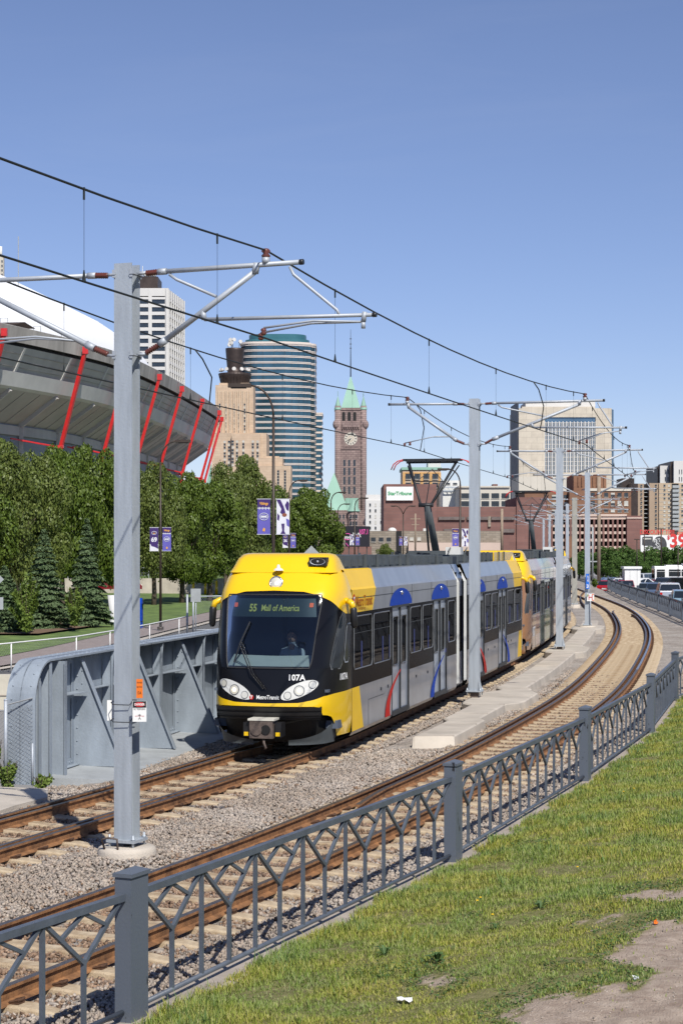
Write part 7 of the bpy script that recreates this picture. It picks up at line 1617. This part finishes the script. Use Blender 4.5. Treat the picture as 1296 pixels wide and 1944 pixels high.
def shrub(px, Y, ytop, ybase, rpx, label, seed, m='leafS', n=5000, leaf=.10):
    a, b = at(px, ytop, Y), at(px, ybase, Y); t = thing('shrub', (a.x, Y, b.z), label, 'shrub'); r = np.random.default_rng(seed); H_ = a.z-b.z; Rb = rpx*Y/FPX
    ns = 26; st = r.integers(0, ns, n); sa = r.uniform(0, 2*PI, ns); sr = r.uniform(.15, 1., ns)*Rb; sh = r.uniform(.5, 1., ns)*(1-.35*(sr/Rb)**2); u = r.random(n)**.75; fu = u**1.4; ang = sa[st]; p = np.stack([sr[st]*fu*np.cos(ang), sr[st]*fu*np.sin(ang), u*sh[st]*H_], 1)+r.normal(0, .09*Rb, (n, 3))*(1.15-u*.8)[:, None]; p[:, 2] = np.maximum(p[:, 2], .01)
    v, f = leaves(n, p, np.stack([np.cos(ang), np.sin(ang), np.full(n, .5)], 1), r.uniform(.5, 1.2, n)*leaf, 1.8); npmesh('foliage', v, f, M[m], None, t)
    mb = MB()
    for k in range(9): a_ = k*.7; mb.tube([(0, 0, -.1), (math.cos(a_)*Rb*.3, math.sin(a_)*Rb*.3, H_*.5), (math.cos(a_)*Rb*.6, math.sin(a_)*Rb*.6, H_*.9)], [.02, .012, .004], 4)
    part('stems', mb, M['bark'], t, local=True)
shrub(50, 84, 1085, 1198, 36, 'yellow green shrub between the two left spruces', 5); shrub(142, 88, 1105, 1186, 26, 'yellow green shrub between the two right spruces', 6)
shrub(14, 30.9, 1440, 1496, 34, 'green weeds growing round the chain link post', 7, 'leafS', 1500, .045); shrub(80, 31.0, 1470, 1496, 28, 'low leafy weeds at the foot of the girder end', 8, 'leafS', 900, .05); shrub(-14, 31.0, 1395, 1496, 30, 'pale weeds at the left edge behind the track', 9, 'leafS', 1000, .04)
shrub(1128, 166, 1098, 1113, 6, 'dark bush at the far end of the curved fence', 10, 'leafA', 900, .16)

# grass blades on the bank
def blades(n, y0, y1, pw, hmin, hmax, name, m, wid=.004, mask=None, xmax=None):
    Y = y0+(y1-y0)*rng.random(n)**pw; u = rng.random(n); xl = FX(Y)+.16+.10*noise2(Y*0, Y, 5, 31); xr = np.minimum(FX(Y)+9, .187*Y+.4); X = xl+(xr-xl)*u+rng.uniform(-.06, .03, n)
    wgt = (xr-xl)/4.5; k = rng.random(n) < np.clip(wgt, 0, 1); k &= ~soil(X, Y) | (rng.random(n) < .012); d_ = noise2(X, Y, 2.3, 11)+.5*noise2(X, Y, 7, 12); k &= (d_ > -.75) | (rng.random(n) < .25)
    if mask: k &= mask(X, Y, d_)
    X, Y, d_ = X[k], Y[k], d_[k]; n = len(X); Z = ground_r(X, Y); 
    edge = np.clip((X-FX(Y)-.3)/2.2, 0, 1); tall = 1-.62*edge*np.clip(1-(Y-13)/14, 0, 1)
    h = rng.uniform(hmin, hmax, n)*(1+.45*np.clip(d_, -1, 1))*tall; a = rng.uniform(0, 2*PI, n); ln = h*rng.uniform(.15, .9, n); dx, dy = np.cos(a), np.sin(a); w_ = wid*(1+Y/30)*rng.uniform(.6, 1.3, n)
    P0 = np.stack([X, Y, Z-.01], 1); D = np.stack([dx, dy, 0*dx], 1); Wv = np.stack([-dy, dx, 0*dx], 1)*w_[:, None]
    P1 = P0+D*(ln*.35)[:, None]+np.array([0, 0, 1.])*(h*.6)[:, None]; P2 = P0+D*ln[:, None]+np.array([0, 0, 1.])*h[:, None]
    v = np.stack([P0-Wv, P0+Wv, P1+Wv*.7, P1-Wv*.7, P2], 1).reshape(-1, 3); b = np.arange(n)*5
    f = np.concatenate([np.stack([b, b+1, b+2], 1), np.stack([b, b+2, b+3], 1), np.stack([b+3, b+2, b+4], 1)]); return npmesh(name, v, f, m, 'stuff')
M['grass'] = island_mat('grass blades', [(.20, .27, .04), (.26, .33, .055), (.36, .40, .09), (.48, .45, .20), (.22, .30, .06)], .6, .32, .3, big=(1.1, (.80, .92, .97), (1.18, 1.05, .80)))
M['tuft'] = island_mat('tall grass blades', [(.10, .18, .05), (.14, .24, .07), (.20, .30, .09), (.12, .20, .06)], .55, .3, .3)
blades(26000, 12, 50, 1.4, .08, .13, 'tall_grass', M['tuft'], .0032, mask=lambda X, Y, d: ((d > .55) & (X < FX(Y)+2.6)) | ((X < FX(Y)+.55) & (noise2(X, Y, 3.1, 40) > .1)) | (noise2(X, Y, 5.5, 44) > 1.0))
M['clover'] = island_mat('clover and knotweed', [(.06, .115, .035), (.085, .15, .045), (.12, .19, .05)], .6, .2, .3)
o = blades(470000, 12, 60, 1.5, .030, .085, 'grass', M['grass'], .0030)
# darker creeping weeds fringing the bare soil
n = 60000; Y = 11+14*rng.random(n); X = FX(Y)+.4+rng.random(n)*5; near = np.zeros(n, bool)
for dx, dy in ((.18, 0), (-.18, 0), (0, .45), (0, -.45), (.1, -.3), (-.1, .3)): near |= soil(X+dx, Y+dy)
near |= noise2(X, Y, 1.7, 21) > .95
k = near & ~soil(X, Y); X, Y = X[k], Y[k]; n = len(X); Z = ground_r(X, Y)+rng.uniform(.0, .045, n)
v, f = leaves(n, np.stack([X, Y, Z], 1), np.tile([0, 0, 1.], (n, 1)), rng.uniform(.012, .026, n), 1.5); npmesh('ground_cover', v, f, M['clover'], 'stuff')
n = 9000; Y = 11+9*rng.random(n); X = FX(Y)+.5+rng.random(n)*5.5; k = soil(X, Y); X, Y = X[k], Y[k]; n = len(X); rocks(n, np.stack([X, Y, ground_r(X, Y)+.001], 1), rng.uniform(.004, .016, n), 'pebbles', M['stone'])
def weed(px, py, r, label, kind='broad'):
    Y = 14.
    for _ in range(30): X = (px-648)/FPX*Y; z = float(ground_r(X, Y)); Y = FPX*(CZ-z)/(py-HOR)
    t = thing('weed' if kind == 'broad' else 'dandelion' if kind == 'fl' else 'litter', (X, Y, z), label, 'plant' if kind in ('broad', 'fl') else 'litter'); rr = random.Random(int(px))
    if kind in ('broad', 'fl'):
        mb = MB()
        for k in range(16 if kind == 'broad' else 6):
            a = rr.uniform(0, 6.28); L_ = r*rr.uniform(.5, 1); h = r*rr.uniform(.3, .9); d = Vector((math.cos(a), math.sin(a), 0)); s_ = Vector((-d.y, d.x, 0))*r*.12
            mb.add([(0, 0, 0), d*L_*.5+s_+Vector((0, 0, h*.8)), d*L_+Vector((0, 0, h*.7)), d*L_*.5-s_+Vector((0, 0, h*.8))], [(0, 1, 2, 3)])
        part('leaves', mb, M['clover'], t, local=True)
        if kind == 'fl':
            mb = MB(); mb.tube([(0, 0, 0), (.01, 0, .09), (-.005, 0, .15)], .002, 4); part('stem', mb, M['leafS'], t, local=True); mb = MB(); mb.lathe([(0, 0), (.016, .006), (.012, .012), (0, .012)], (-.005, 0, .15), 8); part('flower', mb, mat('dandelion yellow', (.8, .5, .01), .7, 0, .1), t, local=True)
    else:
        mb = MB(); rows = [[(.05*(i-2)*r/.08+rr.uniform(-.01, .01), .03*(j-1)+rr.uniform(-.01, .01), .012+rr.uniform(0, .035)) for j in range(4)] for i in range(5)]; mb.grid(rows); part('paper', mb, M['white'] if kind == 'paper' else mat('orange sign', (.75, .17, .01)), t, local=True)
weed(830, 1828, .16, 'dark broad leafed weed in the grass left of centre'); weed(1025, 1726, .14, 'dark broad leafed weed near the middle of the bank'); weed(730, 1815, .13, 'broad weed near the kerb'); weed(940, 1765, .10, 'small dark weed below the second fence post')
for i, (px, py) in enumerate([(906, 1738), (912, 1732), (935, 1766), (1183, 1522), (1203, 1516), (1096, 1672)]): weed(px, py, .05, ['yellow dandelion in the grass, left of a close pair', 'yellow dandelion in the grass, right of a close pair', 'low yellow dandelion beneath the pair', 'far yellow dandelion high on the bank, left one', 'far yellow dandelion high on the bank, right one', 'lone yellow dandelion in mid bank'][i], 'fl')
weed(768, 1905, .045, 'scrap of white paper litter in the near grass', 'paper'); weed(1206, 1862, .018, 'tiny white litter at the tip of the bare soil', 'paper'); weed(1244, 1756, .015, 'tiny orange litter at the edge of the bare soil', 'orange')

# ================================================================ VEHICLES
def paint(name, c): return mat('car paint '+name, c, .25, .3, .04, 1, coat=.8)
M['cglass'] = mat('car window glass', (.015, .02, .025), .06, 0, .1, 1, spec=.9); M['tyre'] = M['rubber']
def car(px, pyroof, Y, kind, color, face, label, zg=None, name='parked_car'):
    """kind: sedan, suv, van; face: heading angle (0 = front away from camera)"""
    Lc, Wc, Hc = {'sedan': (4.6, 1.78, 1.42), 'suv': (4.7, 1.88, 1.75), 'van': (5.1, 1.95, 2.05), 'hatch': (4.0, 1.7, 1.48)}[kind]
    p = at(px, pyroof, Y); zg = p.z-Hc; t = thing(name, (p.x, Y, zg), label, 'car', 'cars in the car park', rz=-face)
    hy = Lc/2; belt = Hc*.60
    if kind == 'sedan': side = [(-hy, .35), (-hy, .72), (-hy+.15, .92), (-hy+.9, belt+.05), (-hy+1.2, belt+.1), (hy-1.5, belt), (hy-.2, .80), (hy, .62), (hy, .35)]; cab = [(-hy+.55, belt), (-hy+1.25, Hc-.04), (-hy+1.9, Hc), (hy-2.1, Hc), (hy-1.25, belt-.02)]
    elif kind in ('suv', 'hatch'): side = [(-hy, .38), (-hy-.02, .75), (-hy+.03, belt), (hy-1.25, belt), (hy-.15, .95*belt), (hy, .75), (hy, .38)]; cab = [(-hy+.05, belt), (-hy+.32, Hc-.06), (-hy+.6, Hc), (hy-1.9, Hc), (hy-1.05, belt)]
    else: side = [(-hy, .4), (-hy, belt), (hy-.9, belt), (hy-.1, .8*belt), (hy, .7), (hy, .4)]; cab = [(-hy+.02, belt), (-hy+.12, Hc-.05), (-hy+.4, Hc), (hy-1.5, Hc), (hy-.75, belt)]
    def loft(sec, w0, w1, zmid):
        mb_ = MB(); n_ = len(sec); rows = []
        for q, ins_ in ((-1, .07), (-.93, 0), (.93, 0), (1, .07)): rows.append([(q*(w0 if z < zmid else w1), y*(1-ins_*.25), z-(ins_*.5*(z > zmid))) for y, z in sec])
        for a_, b_ in zip(rows[:-1], rows[1:]): pass
        P = rows; n_ = len(sec); b0 = 0
        mb_.add([p_ for r_ in P for p_ in r_], [(i*n_+j, i*n_+(j+1) % n_, (i+1)*n_+(j+1) % n_, (i+1)*n_+j) for i in range(3) for j in range(n_)]+[tuple(range(n_)), tuple(range(3*n_, 4*n_))[::-1]]); return mb_
    b = loft(side, Wc/2, Wc/2*.97, belt*.8); part('body', b, color, t, local=True)
    c = loft(cab, Wc/2*.94, Wc/2*.80, (belt+Hc)/2); part('cabin', c, color, t, local=True)
    g = MB(); y0, z0 = cab[0]; y1, z1 = cab[1]; k0, k1 = .15, .92
    def lr(a_, b_, k): return a_+(b_-a_)*k
    w_a, w_b = Wc/2*.86, Wc/2*.74
    g.add([(-w_a, lr(y0, y1, k0)-.03, lr(z0, z1, k0)), (w_a, lr(y0, y1, k0)-.03, lr(z0, z1, k0)), (w_b, lr(y0, y1, k1)-.03, lr(z0, z1, k1)), (-w_b, lr(y0, y1, k1)-.03, lr(z0, z1, k1))], [(0, 1, 2, 3)]); part('rear_window', g, M['cglass'], t, local=True)
    y0, z0 = cab[-1]; y1, z1 = cab[-2]; g = MB(); g.add([(-w_a, lr(y0, y1, k0)+.03, lr(z0, z1, k0)), (w_a, lr(y0, y1, k0)+.03, lr(z0, z1, k0)), (w_b, lr(y0, y1, k1)+.03, lr(z0, z1, k1)), (-w_b, lr(y0, y1, k1)+.03, lr(z0, z1, k1))], [(0, 1, 2, 3)]); part('windscreen', g, M['cglass'], t, local=True)
    for sg in (-1, 1):
        g = MB(); ya, yb = cab[0][0]+.35, cab[-1][0]-.35; yt0, yt1 = cab[2][0]+.02, cab[-2][0]-.02; xb, xt = sg*(Wc/2*.945+.01), sg*(Wc/2*.82+.012)
        for a_, b_, c_, d_ in ((ya, (ya+yb)/2-.05, yt0, (yt0+yt1)/2-.05), ((ya+yb)/2+.05, yb, (yt0+yt1)/2+.05, yt1)): g.add([(xb, a_, belt+.06), (xb, b_, belt+.06), (xt, d_, Hc-.12), (xt, c_, Hc-.12)], [(0, 1, 2, 3)])
        part('side_windows', g, M['cglass'], t, local=True)
        for yy in (-hy+.85, hy-.85):
            g = MB(); g.tube([(sg*(Wc/2-.2), yy, .32), (sg*(Wc/2+.0), yy, .32)], .32, 14); wh = part('wheel', g, M['rubber'], t, local=True); g = MB(); g.tube([(sg*(Wc/2-.02), yy, .32), (sg*(Wc/2+.02), yy, .32)], .19, 12); part('rim', g, M['chrome'], wh, local=True)
        g = MB(); g.box((sg*Wc*.40, -hy+.0, belt*.84), (Wc*.14, .08, .2)); part('tail_light', g, M['redsw'], t, local=True); g = MB(); g.box((sg*Wc*.36, hy-.04, .68), (Wc*.2, .1, .15)); part('headlight', g, M['lens'], t, local=True)
    g = MB(); g.bb(-.26, .26, -hy-.03, -hy+.02, .5, .64); part('number_plate', g, M['whited'], t, local=True)
CR, CS, CB_, CW, CK, CG = paint('cherry red', (.25, .012, .025)), paint('silver', (.42, .44, .47)), paint('slate blue', (.10, .14, .22)), paint('white', (.72, .72, .7)), paint('black', (.015, .017, .022)), paint('grey green', (.14, .16, .16))
car(1267, 1105.5, 148, 'suv', CS, .1, 'bright silver sport wagon seen from behind, closest behind the curved fence')
car(1187, 1100, 192, 'suv', CR, .15, 'cherry red wagon with dark rear glass in front of the white booth')
car(1205, 1105, 200, 'sedan', CR, 1.2, 'second red car, just right of the cherry red wagon')
car(1162, 1095.5, 222, 'sedan', CB_, 1.5, 'dark blue sedan at the left of the white booth')
car(1172, 1097, 212, 'sedan', CW, -1.3, 'white sedan partly hidden left of the white booth')
car(1155, 1101, 200, 'hatch', paint('bright red', (.5, .02, .03)), .4, 'bright red hatchback leftmost in the car park')
car(1223, 1097, 214, 'sedan', CW, 1.35, 'white sedan just right of the white booth')
car(1221, 1088, 250, 'van', CW, .5, 'white van behind the white sedan right of the booth')
car(1231, 1106, 176, 'sedan', CG, .35, 'grey green sedan between the booth and the slate suv')
car(1245, 1105, 166, 'suv', CB_, .2, 'slate blue wagon with red lamps left of the silver one')
car(1260, 1096, 182, 'suv', CK, .2, 'black wagon parked in front of the white bus')
car(1291, 1096, 162, 'suv', CK, -.3, 'dark grey wagon at the right picture edge below the bus')
car(1297, 1119, 118, 'sedan', paint('light blue', (.22, .33, .40)), .1, 'light blue sedan at the right edge nearest the fence')
car(1238, 1100, 228, 'sedan', paint('maroon', (.14, .02, .03)), 1.5, 'maroon sedan behind the cars left of the bus')
car(1320, 1100, 180, 'suv', CR, .2, 'red wagon outside the right edge')
# red car beyond the lawn
car(215, 1093, 150, 'sedan', CR, 1.4, 'dark red car behind the nearest pole at the left')
# white booth
p0, p1 = at(1185, 1080, 190), at(1215, 1120, 190); t = thing('booth', ((p0.x+p1.x)/2, 190, -1.3), 'white wooden booth with overhanging roof in the car park', 'booth'); mb = MB(); mb.bb(p0.x, p1.x, 190, 191.7, -1.35, p0.z); part('wall', mb, M['white'], t)
mb = MB(); mb.bb(p0.x-.12, p1.x+.12, 189.85, 191.9, p0.z, p0.z+.24); part('roof', mb, M['white'], t); mb = MB()
for k in (.33, .78): x = p0.x+(p1.x-p0.x)*k; mb.bb(x-.012, x+.012, 189.985, 190, -1.3, p0.z)
part('board_joints', mb, M['steelgrey'], t)
# bus
t = thing('city_bus', (at(1290, 0, 232).x, 232, -1.35), 'white city bus with dark windows behind the parked cars', 'bus'); xa = at(1242, 0, 232).x; xb = xa+12; zr = at(0, 1075, 232).z; zf = -1.0
mb = MB(); pr = [(232, zf), (231.95, zf+.3), (231.95, zr-.35), (232.15, zr-.05), (232.4, zr), (234.2, zr), (234.5, zr-.3), (234.5, zf)]
mb.slab([(xa, y, z) for y, z in pr], (12, 0, 0)); part('body', mb, M['white'], t)
for x0, x1 in [(1246, 1261)]+[(1269+k*24, 1291+k*24) for k in range(5)]:
    a, b = at(x0, 1081, 231.9), at(x1, 1093.5 if x0 > 1250 else 1097, 231.9)
    if b.x < xb-.3: mb = MB(); mb.bb(a.x, b.x, 231.88, 231.96, b.z, a.z); w_ = part('window', mb, M['cglass'], t); mb = MB(); mb.bb(a.x, b.x, 231.86, 231.88, a.z-.28, a.z-.24); part('frame', mb, M['white'], w_)
mb = MB(); a = at(1262, 1098, 231.9); mb.bb(a.x, xb-.1, 231.9, 231.95, a.z-.16, a.z); part('blue_stripe', mb, M['violet'], t)
mb = MB(); mb.bb(xa+1.5, xa+3.5, 232.6, 234, zr, zr+.15); mb.bb(xa+3.7, xa+8, 232.5, 234.1, zr, zr+.35); part('roof_units', mb, M['white'], t)
for k in (2.2, 8.8): mb = MB(); mb.tube([(xa+k, 231.93, -.9), (xa+k, 232.3, -.9)], .48, 16); part('wheel', mb, M['rubber'], t)
mb = MB(); mb.bb(xa-.03, xa, 232.2, 234.2, zf+.9, zr-.3); part('windscreen', mb, M['cglass'], t)

# ================================================================ SMALL STREET FURNITURE
t = thing('mailbox', (at(258, 0, 92).x, 92, -.2), 'blue mailbox on legs just right of the nearest pole', 'mailbox'); x = at(260, 0, 92).x; mb = MB(); mb.bb(x-.28, x+.28, 91.7, 92.3, .15, 1.0); mb.tube([(x-.28, 92, 1.0), (x+.28, 92, 1.0)], .3, 14); part('box', mb, M['blue'], t)
mb = MB()
for a_ in (-.24, .24):
    for b_ in (-.24, .24): mb.bb(x+a_-.03, x+a_+.03, 92+b_-.03, 92+b_+.03, -.2, .15)
part('legs', mb, M['blue'], t)
p = at(372, 1130, 84); t = thing('sign_board', (p.x, 84, -.2), 'back of a grey sign panel on a post behind the white railing', 'sign'); mb = MB(); mb.box((p.x, 83.95, at(0, 1130, 84).z), (.46, .02, .6)); part('panel', mb, M['steelgrey'], t); mb = MB(); mb.tube([(p.x, 84, -.3), (p.x, 84, 1.9)], .03, 6); part('post', mb, M['galv2'], t)
for (px, py, Y, w_, rot, lab) in ((2, 1100, 60, .30, PI/4, 'grey diamond road sign back at the left picture edge'), (591, 1050, 150, .62, PI/4, 'grey diamond sign tip just above the tram roof')):
    p = at(px, py, Y); t = thing('road_sign', (p.x, Y, -.3), lab, 'sign'); mb = MB(); c = Vector((p.x-.2 if px < 10 else p.x, Y, p.z)); mb.slab([c+Vector((math.cos(rot+k*PI/2)*w_, 0, math.sin(rot+k*PI/2)*w_)) for k in range(4)] if False else [c+Vector((w_*a_, 0, w_*b_)) for a_, b_ in ((-1, 0), (0, -1), (1, 0), (0, 1))], (0, .02, 0)); 
    if px < 10: mb.slab([c+Vector((a_, 0, b_-.78)) for a_, b_ in ((-.2, -.2), (.28, -.2), (.28, .2), (-.2, .2))], (0, .02, 0))
    part('panel', mb, M['steelgrey'], t); mb = MB(); mb.tube([(c.x, Y+.05, -.4), (c.x, Y+.05, c.z+w_*.8)], .04, 6); part('post', mb, M['galv2'], t)
p = at(628, 1017, 178); t = thing('street_sign', (p.x, 177.8, p.z), 'small blue street name sign on the lamp left of the green roofs', 'sign'); mb = MB(); mb.use(M['blue']); mb.box((p.x, 177.8, p.z), (.8, .03, .3)); mb.use(M['white']); mb.box((p.x, 177.77, p.z), (.55, .02, .08)); part('panel', mb, None, t)
# low wall, yellow posts and roadside bits beyond the left lawn
Y = 158; a, b = at(262, 1100, Y), at(436, 1100, Y); t = thing('low_wall', ((a.x+b.x)/2, Y, -.2), 'low concrete wall with a rail on top beyond the lawn under the dark trees', 'wall'); mb = MB(); mb.bb(a.x-8, b.x, Y, Y+.3, -.3, at(0, 1098, Y).z); part('concrete', mb, M['conc'], t); mb = MB()
zt_ = at(0, 1098, Y).z
for k in range(9): x = a.x-6+(b.x-a.x+6)*k/8; mb.tube([(x, Y+.1, zt_), (x, Y+.1, zt_+.9)], .03, 5)
mb.tube([(a.x-8, Y+.1, zt_+.9), (b.x, Y+.1, zt_+.9)], .03, 5); mb.tube([(a.x-8, Y+.1, zt_+.45), (b.x, Y+.1, zt_+.45)], .02, 5); part('railing', mb, M['steelgrey'], t)
for i, px in enumerate((367, 390, 411)): p = at(px, 1105, 156); t = thing('bollard', (p.x, 156, -.2), ['left of three yellow posts before the low wall', 'middle of three yellow posts before the low wall', 'right of three yellow posts before the low wall'][i], 'bollard', 'yellow posts by the low wall'); mb = MB(); mb.tube([(p.x, 156, -.3), (p.x, 156, at(0, 1104, 156).z)], .12, 8); mb.ball((p.x, 156, at(0, 1104, 156).z), .12, 5); part('post', mb, M['yellow'], t)
p = at(208, 1150, 97); t = thing('planter', (p.x, 97, -.2), 'white tapered planter base at the foot of the right spruce', 'planter'); mb = MB(); mb.lathe([(0, 1.4), (.5, 1.4), (.35, .2), (.4, 0)], (p.x+.4, 97, -.1), 14); part('pot', mb, M['white'], t)
